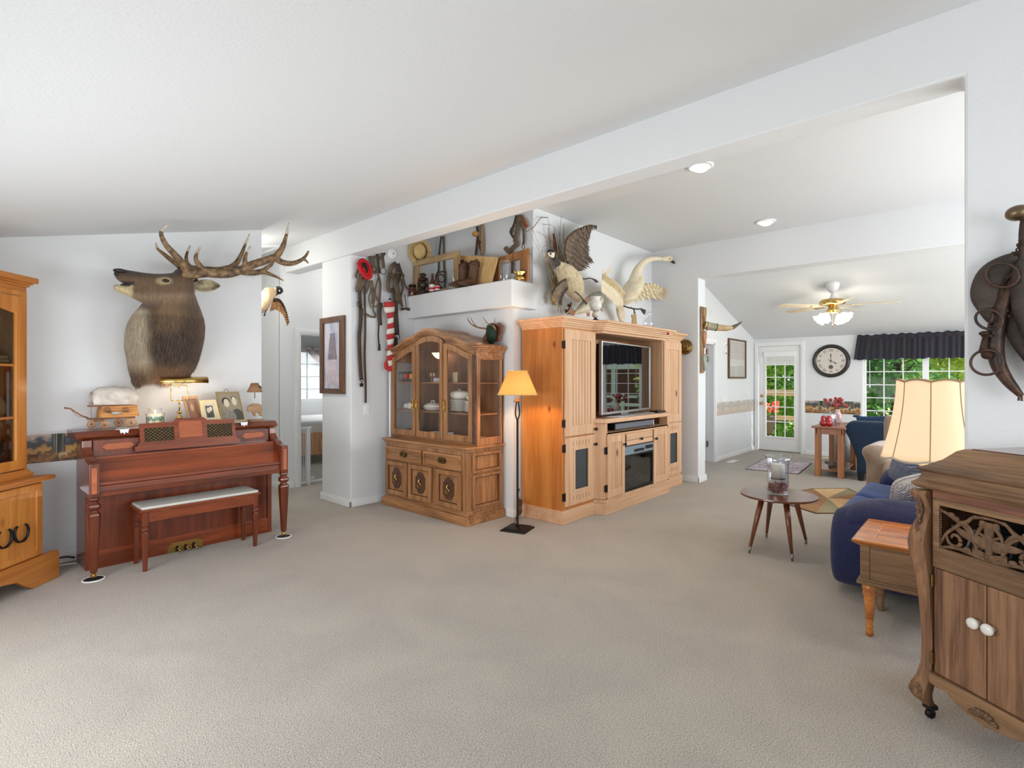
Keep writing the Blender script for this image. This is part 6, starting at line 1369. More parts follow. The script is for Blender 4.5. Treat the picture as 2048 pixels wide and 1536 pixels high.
def plate_sw(name,label,cat,M,w_=.07,h_=.115,tog=1):
    t = thing(name,label,cat,tuple(M.to_translation())); obj('cover_plate',G(M).box(-w_/2,w_/2,-h_/2,h_/2,0,.006),m_white,t,bev=.003)
    for i in range(tog):x = (i-(tog-1)/2)*.045; obj('toggle',G(M).box(x-.005,x+.005,-.006,.014,.005,.018),m_white,t,bev=.002)
    return t
c = px(733,819,Y=YH); plate_sw('light_switch','white light switch below the hanging harness','light switch',frame_M(c,(1,0,0),(0,0,1),(0,-1,0)))
# harness straps: points in the photograph placed on the wall plane
def VQ(x,y,Y=5.10):return px(700+x/5.121,420+y/5.121,Y=Y)
def strap(t,P,w_,mat=None,th=.3,name='strap',Y=5.11,n=4,up=(1,0,0),f=None):
    f = f or VQ
    Q_ = smoothpts([f(x,y,Y-(d[0] if d else 0)) for x,y,*d in P],n) if len(P) > 2 else [f(x,y,Y) for x,y,*d in P]
    return obj(name,G().tube(Q_,w_,8,flat=th,up=up),mat or m_leather,t,smooth=True)
def vring(t,x,y,R_,Y=5.09,r=.004,f=None):obj('ring',G().torus((f or VQ)(x,y,Y),R_,r,(0,1,0),18,6),m_rust,t,smooth=True)
hA = thing('harness','draft harness of looped leather straps under the red bandana, leftmost on the wall','harness',tuple(VQ(110,1980,5.13)),0,'leather harness on the white walls')
for P,w_,m_ in (([(100,560),(80,620),(60,680),(90,700,.04),(130,660,.05),(100,640,.03)],.013,m_leather),([(130,620),(110,700),(80,830),(140,740),(150,680)],.03,m_leather),([(110,740),(100,860),(105,1000)],.022,m_leather_d),
                  ([(110,1000),(108,1150),(95,1300),(100,1500),(110,1680),(118,1740)],.024,m_leather_d),([(150,700),(150,900),(155,1100),(155,1280),(150,1500),(160,1800),(160,1975)],.014,m_leather_d),
                  ([(200,720),(240,800),(250,900),(235,1010),(262,1085),(225,1095),(160,1060),(120,1010)],.012,m_leather),([(190,730),(215,820),(190,900),(215,1000)],.008,m_leather),([(160,690),(190,760),(160,850)],.014,m_leather),([(225,720),(235,850),(225,960)],.012,m_leather)):
    strap(hA,P,w_,m_)
vring(hA,97,965,.03); vring(hA,120,1740,.02)
obj('iron_star',G().prism([(VQ(120,1790).x+.035*(1 if k % 2 == 0 else .5)*math.sin(k*PI/5),VQ(120,1790).z+.035*(1 if k % 2 == 0 else .5)*math.cos(k*PI/5)) for k in range(10)],5.10,5.106,'y'),m_iron,hA,bev=.002)
# red bandana cap with a dark lining
rc = thing('red_bandana','bright red bandana hat hanging over the left harness','hat',tuple(VQ(180,700,5.1)))
def capf(u,v):
    a = 2*PI*u; r = .15+.85*v
    return VQ(155+r*(42*math.cos(a)+42*math.sin(a)),605+r*(88*math.cos(a)-26*math.sin(a)),5.09-.06*(1-v)**2-.03*v*(.5+.5*math.cos(a)))
m_red = plain('red_cloth',S(190,24,30),.8,bmp=.4,bscale=30)
obj('cloth',G().sheet(capf,28,6),m_red,rc,smooth=True,solid=.01)
obj('rolled_brim',G().tube([capf(k/24,1.0) for k in range(24)],.022,8,closed=True),m_red,rc,smooth=True)
obj('lining',G().ell(VQ(155,590,5.045),(.024,.03,.06),R=Matrix.Rotation(-.35,3,'Y')),m_dark,rc,smooth=True)
obj('loose_tail',G().tube([VQ(90,560,5.05),VQ(65,540,5.04)],[.012,.003],6),m_red,rc,smooth=True)
hB = thing('harness','bridle with rusty bit rings high on the wall beside the smoke detector','harness',tuple(VQ(310,1440,5.13)),0,'leather harness on the white walls')
for P,w_,m_ in (([(200,470),(230,560),(220,620),(260,640)],.02,m_leather),([(280,450),(290,550),(300,650)],.018,m_leather_d),([(330,440),(335,520),(350,590)],.018,m_leather),([(240,480),(250,560),(280,650),(300,680)],.012,m_leather),([(360,440),(340,480),(350,560)],.012,m_leather_d),([(210,500),(270,480),(330,500)],.016,m_leather),
                  ([(295,690),(270,760),(260,860),(300,950)],.010,m_leather),([(300,700),(310,780),(300,940)],.016,m_leather),([(310,950),(300,1050),(310,1180)],.028,m_leather_d),([(295,1180),(290,1300),(305,1430)],.011,m_leather_d),([(250,990),(300,980),(335,990)],.012,m_leather)):
    strap(hB,P,w_,m_)
vring(hB,340,625,.038); vring(hB,297,690,.012)
obj('end_loop',G().tube([VQ(300,1370),VQ(300,1440)],[.012,.02],8,flat=.5),m_leather_d,hB,smooth=True)
hC = thing('harness','bundle of grey brown harness with blinders above the striped flag','harness',tuple(VQ(470,1480,5.13)),0,'leather harness on the white walls')
obj('blinder',G().sheet(lambda u,v:(VQ(390+70*u+60*v,0).x,5.08-.03*math.sin(PI*u),VQ(0,560+330*u*1.0+20*v).z),6,4),m_leather,hC,smooth=True,solid=.008)
for P,w_,m_ in (([(470,545),(430,580),(400,680),(390,800),(430,830)],.028,m_leather),([(480,550),(500,640),(470,760),(480,850)],.04,m_leather_d),([(420,680),(470,650,.04),(530,650,.05),(555,680,.04)],.012,m_leather),([(500,560),(540,680),(560,760),(590,810)],.016,m_leather),([(520,700),(540,800),(520,900),(540,990)],.014,m_leather),
                  ([(560,860),(570,940),(575,1010)],.006,m_leather_d),([(520,1020),(560,1010),(612,1020)],.016,m_leather_d),([(440,800),(460,900),(470,1050)],.032,m_leather_d),([(465,1050),(475,1180),(480,1280)],.036,m_leather_d),([(460,1300),(470,1380),(480,1480)],.03,m_leather_d),([(450,1050),(440,1150),(445,1280)],.007,m_rust),([(500,880),(520,960),(535,1020)],.01,m_leather)):
    strap(hC,P,w_,m_,Y=5.08)
vring(hC,482,1297,.034,5.06)
obj('hook',G().tube([VQ(455,535,5.1),VQ(470,545,5.06),VQ(480,560,5.1)],.006,6),m_iron,hC)
# striped flag furled round a white pole
fg = thing('striped_flag','furled red and white striped flag on a white pole behind the china cabinet','flag',(VQ(410,0,5.06).x,5.06,0))
fx = VQ(410,0,5.06).x; zt_,zb_ = VQ(0,890,5.06).z,VQ(0,1640,5.06).z
obj('pole',G().tube([(fx,5.06,.0),(fx,5.06,zt_+.02)],.013,10),m_white,fg,smooth=True)
m_fw = plain('flag_white',S(232,226,214),.8); m_frd = plain('flag_red',S(186,50,52),.8)
ns_ = 13; pz = [zt_+(zb_-zt_)*i/ns_ for i in range(ns_+1)]
for i in range(ns_):
    g = G(); z0,z1 = pz[i],pz[i+1]; w0 = .045+.01*math.sin(i*1.3)
    sk_ = .02 if i < 2 else 0
    g.loft([((fx-sk_,5.05,z0),(w0+sk_,0,.012),(0,.03,0)),((fx-sk_*.5,5.05,z1),(.045+.01*math.sin((i+1)*1.3)+sk_*.5,0,.012),(0,.03,0))])
    obj('stripe',g,(m_frd,m_fw)[i % 2],fg,smooth=True)
obj('pole_cap',G().ell((fx,5.06,zt_+.03),(.016,.016,.016),10,6),m_black,fg,smooth=True)
obj('loose_corner',G().ell((fx-.055,5.05,VQ(0,1580,5.05).z),(.03,.02,.055)),m_frd,fg,smooth=True)
# smoke detector
c = VQ(425,450,YH); sd = thing('smoke_detector','round white smoke detector high on the wall beside the straw hat','smoke detector',tuple(c)); M = frame_M(c,(1,0,0),(0,0,1),(0,-1,0))
obj('housing',G(M).lathe([(.068,0),(.068,.02),(.056,.034),(.03,.038),(0,.038)],28),m_white,sd,smooth=True)
obj('vent_ring',G(M).torus((0,0,.034),.045,.003,n=24),m_trim,sd,smooth=True); obj('test_button',G(M).lathe([(.01,.036),(.01,.041),(0,.041)],12),plain('grey_plastic',S(150,150,150),.5),sd)
# ================================================================ plant ledge: things on and above it (wall plane x = 4.316, shelf top z = 2.39)
ZL = 2.39; XW = 4.316
def SQ(x,y,X):return px(700+x/5.121,420+y/5.121,X=X)
def on_shelf(x,X):  # y position of a photograph column at depth X
    return SQ(x,700,X).y
# straw hat
Xh = 3.985; hc_ = SQ(715,425,Xh); st_ = thing('straw_hat','straw cowboy hat hanging on the wall above the ledge','hat',tuple(hc_+Vector((0,0,-.2))))
m_straw = plain('straw',S(222,190,128),.8,bmp=.6,bscale=160,nz=.15)
hy = abs(SQ(600,0,Xh).y-SQ(832,0,Xh).y)/2; hz_ = (SQ(0,305,Xh).z-SQ(0,530,Xh).z)/2
hy = .135; HM_ = frame_M(hc_,(.7,-.7,0),(0,0,1),(-.7,-.7,0))
obj('brim',G(HM_).sheet(lambda u,v:(hy*math.cos(2*PI*u)*(.45+.55*v),hz_*math.sin(2*PI*u)*(.5+.5*v),-.03+.04*abs(math.cos(2*PI*u))*v**2),36,5),m_straw,st_,smooth=True,solid=.006)
g = G(HM_); g.loft([((0,0,-.03),(hy*.56,0,0),(0,hz_*.66,0)),((0,0,.03),(hy*.54,0,0),(0,hz_*.62,0)),((0,0,.07),(hy*.48,0,0),(0,hz_*.52,0)),((0,0,.08),(hy*.3,0,0),(0,hz_*.3,0))])
obj('crown',g,m_straw,st_,smooth=True); obj('hat_band',G(HM_).tube([(hy*.57*math.cos(2*PI*k/28),hz_*.67*math.sin(2*PI*k/28),-.015) for k in range(28)],.007,6,closed=True),m_leather_b,st_,smooth=True)
for i in range(6):obj('vent_hole',G(HM_).ell((-.03+.03*(i//3),.02+.022*(i % 3),.07),(.006,.006,.006),8,5),m_red,st_)
# long empty window frame
Xf_ = 3.97; y0,y1 = 5.12,SQ(1120,0,Xf_).y; za = SQ(572,545,Xf_).z
wfm = thing('weathered_window_frame','long weathered empty window frame standing on the ledge','frame',(Xf_,(y0+y1)/2,ZL))
obj('top_rail',G().box(Xf_-.015,Xf_+.015,y1,y0,za-.07,za),m_barn_h,wfm,bev=.003); obj('left_stile',G().box(Xf_-.018,Xf_+.018,y0-.085,y0,ZL,za-.068),m_barn,wfm,bev=.003)
obj('right_stile',G().box(Xf_-.018,Xf_+.018,y1,y1+.085,ZL,za-.068),m_barn,wfm,bev=.003); obj('bottom_rail',G().box(Xf_-.015,Xf_+.015,y1+.084,y0-.084,ZL,ZL+.03),m_barn_h,wfm,bev=.003)
# brown jar, lantern, bottles, glass vase
def jar(name,label,cat,x,X,prof,mat,parts=(),n=18):
    y = on_shelf(x,X); t = thing(name,label,cat,(X,y,ZL)); obj('body',G(TM((X,y,ZL))).lathe(prof,n),mat,t,smooth=True)
    for nm,pr,m_ in parts:obj(nm,G(TM((X,y,ZL))).lathe(pr,n),m_,t,smooth=True)
    return t
m_amber = plain('amber_glass',S(84,34,12),.12,coat=.5,spec=.8)
XS_ = 3.925
jar('brown_jar','squat brown glass jar at the left end of the ledge','jar',640,3.925,[(.045,0),(.052,.01),(.052,.085),(.04,.1),(.04,.115)],m_amber,[('lid',[(.043,.112),(.043,.135),(0,.136)],m_iron)])
yl = on_shelf(747,XS_); ln = thing('oil_lantern','rusty brown barn lantern on the ledge','lantern',(XS_,yl,ZL)); M = TM((XS_,yl,ZL))
obj('font',G(M).lathe([(.07,0),(.074,.01),(.07,.04),(.04,.055),(.03,.065)],22),m_rust,ln,smooth=True); obj('globe',G(M).lathe([(.03,.065),(.055,.1),(.055,.13),(.035,.16)],20),plain('sooty_globe',S(54,44,38),.15),ln,smooth=True)
obj('chimney_cap',G(M).lathe([(.035,.16),(.055,.175),(.05,.19),(.03,.2),(.03,.225),(.045,.232),(.02,.25),(0,.25)],20),m_rust,ln,smooth=True)
for s_ in (-1,1):obj('side_tube',G(M).tube([(0,s_*.06,.03),(0,s_*.09,.05),(0,s_*.092,.13),(0,s_*.08,.18),(0,s_*.03,.19)],.009,8),m_rust,ln,smooth=True)
obj('guard_wire',G(M).torus((0,0,.12),.06,.002,n=20),m_rust,ln)
m_lab = plain('white_bottle_label',S(232,226,220),.6); m_rlab = plain('red_label_mark',S(196,30,34),.6)
for x,h,lab in ((845,1.0,'taller brown beer bottle with a white and red label on the ledge'),(897,.72,'shorter brown beer bottle with a white and red label on the ledge')):
    t = jar('brown_bottle',lab,'bottle',x,XS_+.0,[(.034*h**.5,0),(.036*h**.5,.01),(.036*h**.5,.12*h),(.016,.16*h),(.014,.2*h),(.016,.22*h),(0,.221*h)],m_amber)
    y = on_shelf(x,XS_); obj('label',G(TM((XS_,y,ZL))).lathe([(.0372*h**.5,.02),(.0372*h**.5,.095*h)],18,cap=False),m_lab,t); obj('label_mark',G(TM((XS_,y,ZL))).lathe([(.0378*h**.5,.035),(.0378*h**.5,.06)],18,cap=False),m_rlab,t)
jar('glass_decanter','clear glass flask left of the brown boots','vase',1055,XS_,[(.05,0),(.055,.02),(.05,.06),(.025,.12),(.02,.19),(.026,.21)],m_cglass)
jar('small_glass_dish','tiny glass dish with orange beads beside the bottles','dish',985,3.95,[(.025,0),(.035,.012),(.03,.012),(0,.006)],m_cglass,[('beads',[(.02,.006),(.025,.016),(0,.02)],plain('orange_beads',S(206,110,60),.4))])
# cabinet door board
Xb = 4.05; B_ = [SQ(x,y,Xb) for x,y in ((1070,790),(1450,735),(1482,478),(1100,458))]
bo_ = thing('cabinet_door_board','old pale wooden cabinet door leaning behind the boots','board',(Xb,(B_[0].y+B_[1].y)/2,ZL))
for p in (B_[0],B_[1]):p.z = ZL+.002
B_[2].x = B_[3].x = Xb+.06
g = quad_slab(G(),B_,.02); m_old = wood('yellowed_board',S(196,152,92),S(226,188,130),'z',.6,12,.06,knots=3); obj('panel',g,m_old,bo_,bev=.004)
def bat(a,b_,d_=0):return (B_[0]*(1-a)+B_[1]*a)*(1-b_)+(B_[3]*(1-a)+B_[2]*a)*b_+Vector((-d_,0,0))
for (a0,a1,b0,b1) in ((0,.27,0,1),(.93,1,0,1),(.27,.93,.9,1)):
    obj('rail',G().hexa([bat(a0,b0,.014),bat(a1,b0,.014),bat(a1,b0,-.002),bat(a0,b0,-.002)],[bat(a0,b1,.014),bat(a1,b1,.014),bat(a1,b1,-.002),bat(a0,b1,-.002)]),m_old,bo_,bev=.003)
obj('rusty_latch',G().box(B_[3].x-.075+.0,B_[3].x-.055,bat(.14,.8).y-.04,bat(.14,.8).y+.04,bat(.14,.78).z,bat(.14,.86).z),m_rust,bo_,bev=.008)
obj('strap_hinge',G().hexa([bat(.3,.88,.016),bat(.9,.86,.016),bat(.9,.86,.01),bat(.3,.88,.01)],[bat(.3,.9,.016),bat(.9,.88,.016),bat(.9,.88,.01),bat(.3,.9,.01)]),m_iron,bo_)
# pair of boots
def boot(x,lab,rz):
    y = on_shelf(x,XS_); t = thing('cowboy_boot',lab,'boot',(XS_,y,ZL),rz,'worn brown cowboy boots on the ledge'); M = TM((XS_,y,ZL),rz)
    g = G(M).loft([((.03,0,.035),(.05,0,0),(0,.036,0)),((.03,0,.09),(.048,0,0),(0,.034,0)),((.035,0,.15),(.05,0,0),(0,.035,0)),((.035,0,.24),(.062,0,0),(0,.042,0))])
    g.loft([((.06,0,.03),(0,.034,0),(0,0,.03)),((-.02,0,.05),(0,.04,0),(0,0,.045)),((-.09,0,.035),(0,.042,0),(0,0,.028)),((-.15,0,.025),(0,.026,0),(0,0,.015))])
    organic('upper',g,m_bhide,t,.006,3,lambda p:S(92,58,36)[:3])
    g = G(M); n_ = 20
    g.sheet(lambda u,v:(.035+.064*math.cos(2*PI*u),.044*math.sin(2*PI*u),.22+v*(.045+.022*abs(math.sin(2*PI*u))-.025*abs(math.cos(2*PI*u)))),24,2)
    obj('scalloped_top',g,m_leather_b,t,smooth=True,solid=.004)
    obj('sole',G(M).prism([(-.155,0),(-.11,-.04),(-.04,-.043),(.02,-.03),(.08,-.032),(.09,0),(.08,.032),(.02,.03),(-.04,.043),(-.11,.04)],.012,.02,'z'),m_leather_d,t); obj('heel',G(M).box(.03,.085,-.03,.03,0,.022),m_leather_d,t,bev=.004)
    for s_ in (-1,1):obj('pull_tab',G(M).box(.02,.05,s_*.046-.003,s_*.046+.003,.22,.29),m_leather_b,t,bev=.002)
m_bhide = hide('boot_leather',.5,30,(1,1,1),.4,.4,0)
boot(1140,'worn brown cowboy boot, the left one of the pair on the ledge',-.3); boot(1245,'worn brown cowboy boot, the right one of the pair on the ledge',-.25)
# second window frame, glass jar, spittoon
Xg = 4.22; y0,y1 = SQ(1490,0,Xg).y,SQ(1840,0,4.10).y; z1a,z1b = SQ(1490,470,Xg).z,SQ(1840,395,4.1).z
w2 = thing('small_wooden_frame','small brown empty wooden frame at the right end of the ledge','frame',(Xg,(y0+y1)/2,ZL))
m_bf = wood('brown_barn_frame',S(128,80,40),S(176,122,74),'z',.7,16,.07,bmp=.4)
z1a = min(z1a,z1b)
FA = [Vector((Xg,y0,ZL+.001)),Vector((4.10,y1,ZL+.001))]
def fat(a,z,d_=0):p = FA[0].lerp(FA[1],a); return Vector((p.x-d_,p.y,z))
H1 = z1a
for nm,a0,a1,z0,z1 in (('left_stile',0,.17,ZL,H1),('right_stile',.78,1,ZL,H1),('top_rail',.17,.78,H1-.085,H1),('bottom_rail',.17,.78,ZL,ZL+.03)):
    obj(nm,G().hexa([fat(a0,z0,.03),fat(a1,z0,.03),fat(a1,z0),fat(a0,z0)],[fat(a0,z1,.03),fat(a1,z1,.03),fat(a1,z1),fat(a0,z1)]),m_bf,w2,bev=.004)
jar('tall_glass_jar','tall clear glass jar standing in the small frame opening','jar',1590,4.0,[(.055,0),(.06,.01),(.06,.2),(.056,.215),(.06,.22)],m_cglass,[('orange_contents',[(.03,.004),(.035,.02),(0,.03)],plain('orange_sweets',S(214,130,70),.5))])
jar('brass_spittoon','shiny brass spittoon at the ledge corner','spittoon',1738,4.03,[(.045,0),(.055,.01),(.058,.03),(.04,.05),(.035,.06),(.07,.085),(.068,.088),(.03,.064)],m_brass)
# harness above the ledge, hanging from the wall
def strapX(t,P,w_,m_=None,X=4.27,th=.3):return strap(t,P,w_,m_,th,'strap',X,4,(0,1,0),SQ)
h = thing('harness','long looped bridle strap hanging through the weathered window frame','harness',tuple(SQ(950,810,4.3)),0,'leather harness on the white walls')
for P,w_,m_ in (([(935,270),(920,380),(910,520),(905,620),(880,680),(895,740),(940,800)],.014,m_leather_d),([(955,270),(960,400),(960,520),(965,620),(975,700),(965,800)],.015,m_leather),([(905,640),(880,700),(870,760)],.008,m_leather_d),([(905,640),(950,630),(985,640)],.01,m_leather)):strapX(h,P,w_,m_,4.285)
vring(h,935,700,.05,4.27,.006,SQ)
h = thing('harness','brown strap with a wooden stirrup block hanging behind the boots','harness',tuple(SQ(1340,465,4.3)),0,'leather harness on the white walls')
for P,w_,m_ in (([(1300,170),(1310,250),(1300,350),(1290,460)],.02,m_leather_b),([(1340,155),(1350,250),(1355,350),(1350,460)],.026,m_barn),([(1310,290),(1330,380),(1350,455)],.014,m_leather_b)):strapX(h,P,w_,m_)
obj('wooden_block',G().ell(SQ(1285,245,4.22),(.04,.045,.032)),plain('honey_block',S(204,146,80),.5,nz=.2),h,smooth=True); vring(h,1325,325,.018,4.24,.004,SQ)
h = thing('harness','buckled harness straps hanging above the small brown frame','harness',tuple(SQ(1700,650,4.3)),0,'leather harness on the white walls')
for P,w_,m_ in (([(1705,55),(1680,150),(1655,200),(1640,230)],.018,m_leather_d),([(1725,55),(1720,150),(1700,260),(1690,330)],.03,m_leather),([(1690,320),(1710,350),(1660,390),(1640,430),(1600,400),(1590,380)],.028,m_leather),([(1665,495),(1662,570),(1660,650)],.02,m_leather),([(1745,120),(1775,200),(1780,300),(1775,350)],.018,m_leather),([(1640,220),(1660,260),(1690,300)],.014,m_leather_d)):strapX(h,P,w_,m_)
strapX(h,[(1745,60),(1780,110),(1815,175)],.02,plain('fur_strip',S(176,104,44),.9,bmp=.8,bscale=80))
vring(h,1660,205,.024,4.22,.005,SQ); vring(h,1775,375,.022,4.24,.004,SQ); vring(h,1665,440,.018,4.24,.004,SQ)
# ================================================================ things along the top of the entertainment centre
ZE = 2.0
def ET(x,y,Y):return px(1020+x/5.389,420+y/5.389,Y=Y)
X_ = ET(922,0,3.12).x; t = thing('glass_oil_lamp','white ruffled glass oil lamp with a black base on the entertainment centre','lamp',(X_,3.12,ZE)); M = TM((X_,3.12,ZE))
obj('base',G(M).lathe([(.055,0),(.058,.01),(.05,.03),(.03,.045),(.015,.052),(.015,.06)],22),m_black,t,smooth=True)
obj('font',G(M).lathe([(.015,.06),(.035,.075),(.04,.1),(.03,.12),(.02,.13)],20,rip=lambda a,k:.06*math.sin(a*10)),plain('milk_glass',S(226,216,200),.2,nz=.2),t,smooth=True)
obj('shade',G(M).lathe([(.02,.13),(.05,.15),(.068,.19),(.062,.23),(.045,.255),(.05,.275),(.062,.285)],28,rip=lambda a,k:.05*math.sin(a*8)*k,cap=False),plain('pearl_glass',S(226,224,214),.15,nz=.12),t,smooth=True,solid=.003)
X_ = ET(1492,0,3.2).x; t = thing('clear_lamp_chimney','clear glass lamp chimney standing in front of the dark plaque','lamp',(X_,3.2,ZE)); M = TM((X_,3.2,ZE))
obj('foot',G(M).lathe([(.03,0),(.032,.01),(.015,.02),(.018,.03)],16),m_china,t,smooth=True)
obj('chimney',G(M).lathe([(.03,.03),(.055,.07),(.07,.11),(.055,.15),(.03,.19),(.028,.24),(.042,.265)],24,rip=lambda a,k:.12*math.sin(a*6)*(k > .9),cap=False),m_cglass,t,smooth=True)
t = thing('dark_plaque','long dark carved plaque lying on the entertainment centre','plaque',(ET(1560,0,3.3).x,3.3,ZE)); xa,xb = ET(1390,0,3.3).x,ET(1720,0,3.3).x
obj('board',G().prism([(xa,ZE+.001),(xb,ZE+.001),(xb,ZE+.03),(xb-.1,ZE+.055),(xa+.2,ZE+.06),(xa,ZE+.03)],3.27,3.29,'y'),m_walnut_v,t,bev=.006)
def medallion(name,label,c,R_,nrm,fig=0):
    nrm = Vector(nrm).normalized(); up = Vector((0,0,1)); xx = up.cross(nrm).normalized(); M = frame_M(c,xx,nrm.cross(xx),nrm)
    t = thing(name,label,'plate',tuple(c)); obj('disc',G(M).lathe([(R_*.3,-.003),(R_*.98,.0),(R_,.006),(R_*.94,.012),(R_*.82,.008),(R_*.78,.011),(0,.012)],36),m_abrass,t,smooth=True)
    obj('rope_rim',G(M).torus((0,0,.011),R_*.8,R_*.025,n=36,k=6),m_brass,t,smooth=True)
    g = G(M)
    if fig == 0:    # sailing ship relief
        g.tube([(-R_*.38,-R_*.25,.014),(-R_*.2,-R_*.4,.016),(R_*.25,-R_*.4,.016),(R_*.42,-R_*.2,.014)],R_*.07,8)
        for x in (-.22,.02,.26):
            g.tube([(x*R_,-R_*.3,.014),(x*R_,R_*.5,.014)],R_*.02,6)
            for z in (-.05,.17,.37):g.ell((x*R_+R_*.03,z*R_,.016),(R_*.11,R_*.09,R_*.05),10,6)
    else:           # figures in a row
        for x in (-.35,-.15,.05,.25,.42):g.ell((x*R_,-R_*.05,.014),(R_*.06,R_*.26,R_*.05),8,6); g.ell((x*R_,R_*.28,.014),(R_*.07,R_*.07,R_*.05),8,6)
        g.tube([(-R_*.55,R_*.42,.012),(R_*.55,R_*.42,.012)],R_*.03,6)
    obj('relief',g,m_brass,t,smooth=True)
    g = G(M)
    for k in range(40):a = 2*PI*k/40; g.ell((R_*.89*math.cos(a),R_*.89*math.sin(a),.012),(R_*.022,R_*.05,.003),6,4,R=Matrix.Rotation(a-PI/2,3,'Z'))
    obj('embossed_lettering',g,m_brass,t); t['_'] = 1
    return t
c = ET(1635,1258,3.44); R_ = (ET(1715,0,3.44).x-ET(1555,0,3.44).x)/2; c.z = ZE+R_*.72
medallion('brass_plate','embossed brass plate propped on top of the entertainment centre',Vector((c.x,3.40,ZE+.088)),.088,(-.5,-.85,.0),1)
# plate on the wall beside the entertainment centre, on the pier facing the camera
cw = px(1371,694,X=6.985); Rw = abs(px(1357,694,X=6.985).y-px(1386,694,X=6.985).y)/2
medallion('brass_plate','round brass ship plate on the wall right of the entertainment centre',cw,Rw,(-1,0,0),0)
t = thing('purple_flowers','bunch of dried purple flowers lying beside the brass plate','flowers',tuple(ET(1700,1290,3.15)-Vector((0,0,0)))); g = G(); rnd = random.Random(4)
for i in range(22):p = ET(1640+rnd.random()*110,1275+rnd.random()*25,3.12+rnd.random()*.1); g.ell((p.x,p.y,ZE+.012+rnd.random()*.05),(.016,.016,.012),7,5)
obj('petals',g,plain('purple_petals',S(96,54,96),.8,nz=.5,vary=S(210,196,206),nscale=40),t,smooth=True); obj('stems',G().tube([ET(1640,0,3.15)*1.0-Vector((0,0,ET(1640,0,3.15).z-ZE-.006)),ET(1760,0,3.15)-Vector((0,0,ET(1760,0,3.15).z-ZE-.006))],.005,5),m_leather_d,t)
p = ET(1690,0,2.83); t = thing('red_ornament','tiny red ornament on the crown edge of the entertainment centre','ornament',(p.x,2.828,1.93)); obj('bead',G().ell((p.x,2.815,1.945),(.016,.016,.016),10,6),m_red,t,smooth=True)
# ================================================================ floor lamp and its cable
FX,FY = 3.70,3.23
fl_ = thing('floor_lamp','lit floor lamp with orange laced shade and thin iron pole','lamp',(FX,FY,0)); M = TM((FX,FY,0))
obj('base',G(M).sq([(.125,0),(.125,.008),(.115,.014),(.10,.018),(.095,.026),(.02,.03)],(0,0,0),.3),m_iron,fl_,bev=.003)
obj('pole',G(M).lathe([(.016,.03),(.011,.05),(.010,1.02),(.012,1.03)],12),m_iron,fl_,smooth=True)
g = G(M)
for s_ in (-1,1):g.tube(smoothpts([(0,0,1.0),(s_*.005,0,1.02),(s_*.028,0,1.07),(s_*.022,0,1.14),(s_*.012,0,1.19)],4),.007,7)
obj('forked_stem',g,m_iron,fl_,smooth=True)
obj('drip_pan',G(M).lathe([(.01,1.185),(.038,1.19),(.038,1.197),(.015,1.2),(.015,1.225)],18),m_abrass,fl_,smooth=True)
def shademat(name,c,es,em):
    m,nt,b = newmat(name); setp(b,Base_Color=c,Roughness=.9); b.inputs['Emission Color'].default_value = em; b.inputs['Emission Strength'].default_value = es; return m
m_osh = shademat('orange_shade_lit',S(222,150,78),.62,S(255,168,74))
obj('shade',G(M).lathe([(.183,1.255),(.088,1.475)],36,cap=False),m_osh,fl_,smooth=True,solid=.002,label='orange paper shade, lit')
g = G(M); g2 = G(M)
for R_,z,n_ in ((.184,1.256,44),(.089,1.474,24)):
    for k in range(n_):a = 2*PI*k/n_; g.ell((R_*math.cos(a),R_*math.sin(a),z),(.006,.006,.009),6,4,R=Matrix.Rotation(.6,3,'X'))
obj('laced_edge',g,plain('lacing_cord',S(196,170,120),.8),fl_)
obj('bulb',G(M).ell((0,0,1.30),(.03,.03,.04)),plain('lit_bulb',(1,.8,.5,1),.5,emis=(1,.75,.45,1),es=6),fl_,smooth=True)
light('POINT','floor_lamp_bulb',(FX,FY,1.36),19,(1,.62,.28),radius=.04)
cb = thing('lamp_cable','brown lamp cables coiled behind the floor lamp','cable',(3.92,3.44,0)); g = G()
g.tube(smoothpts([(FX+.02,FY,.03),(3.80,3.36,.012),(3.90,3.38,.08),(3.97,3.40,.2),(3.99,3.44,.1),(3.93,3.46,.012),(3.88,3.4,.06),(3.86,3.36,.18),(3.92,3.40,.22),(4.0,3.46,.15)],6),.0045,6)
g.tube(smoothpts([(3.95,3.46,.01),(3.97,3.42,.1),(3.95,3.44,.24),(3.99,3.46,.3)],6),.006,6); g.ell((3.96,3.43,.1),(.02,.03,.05)); g.ell((3.98,3.44,.17),(.018,.02,.04))
obj('cord',g,m_leather_b,cb,smooth=True)
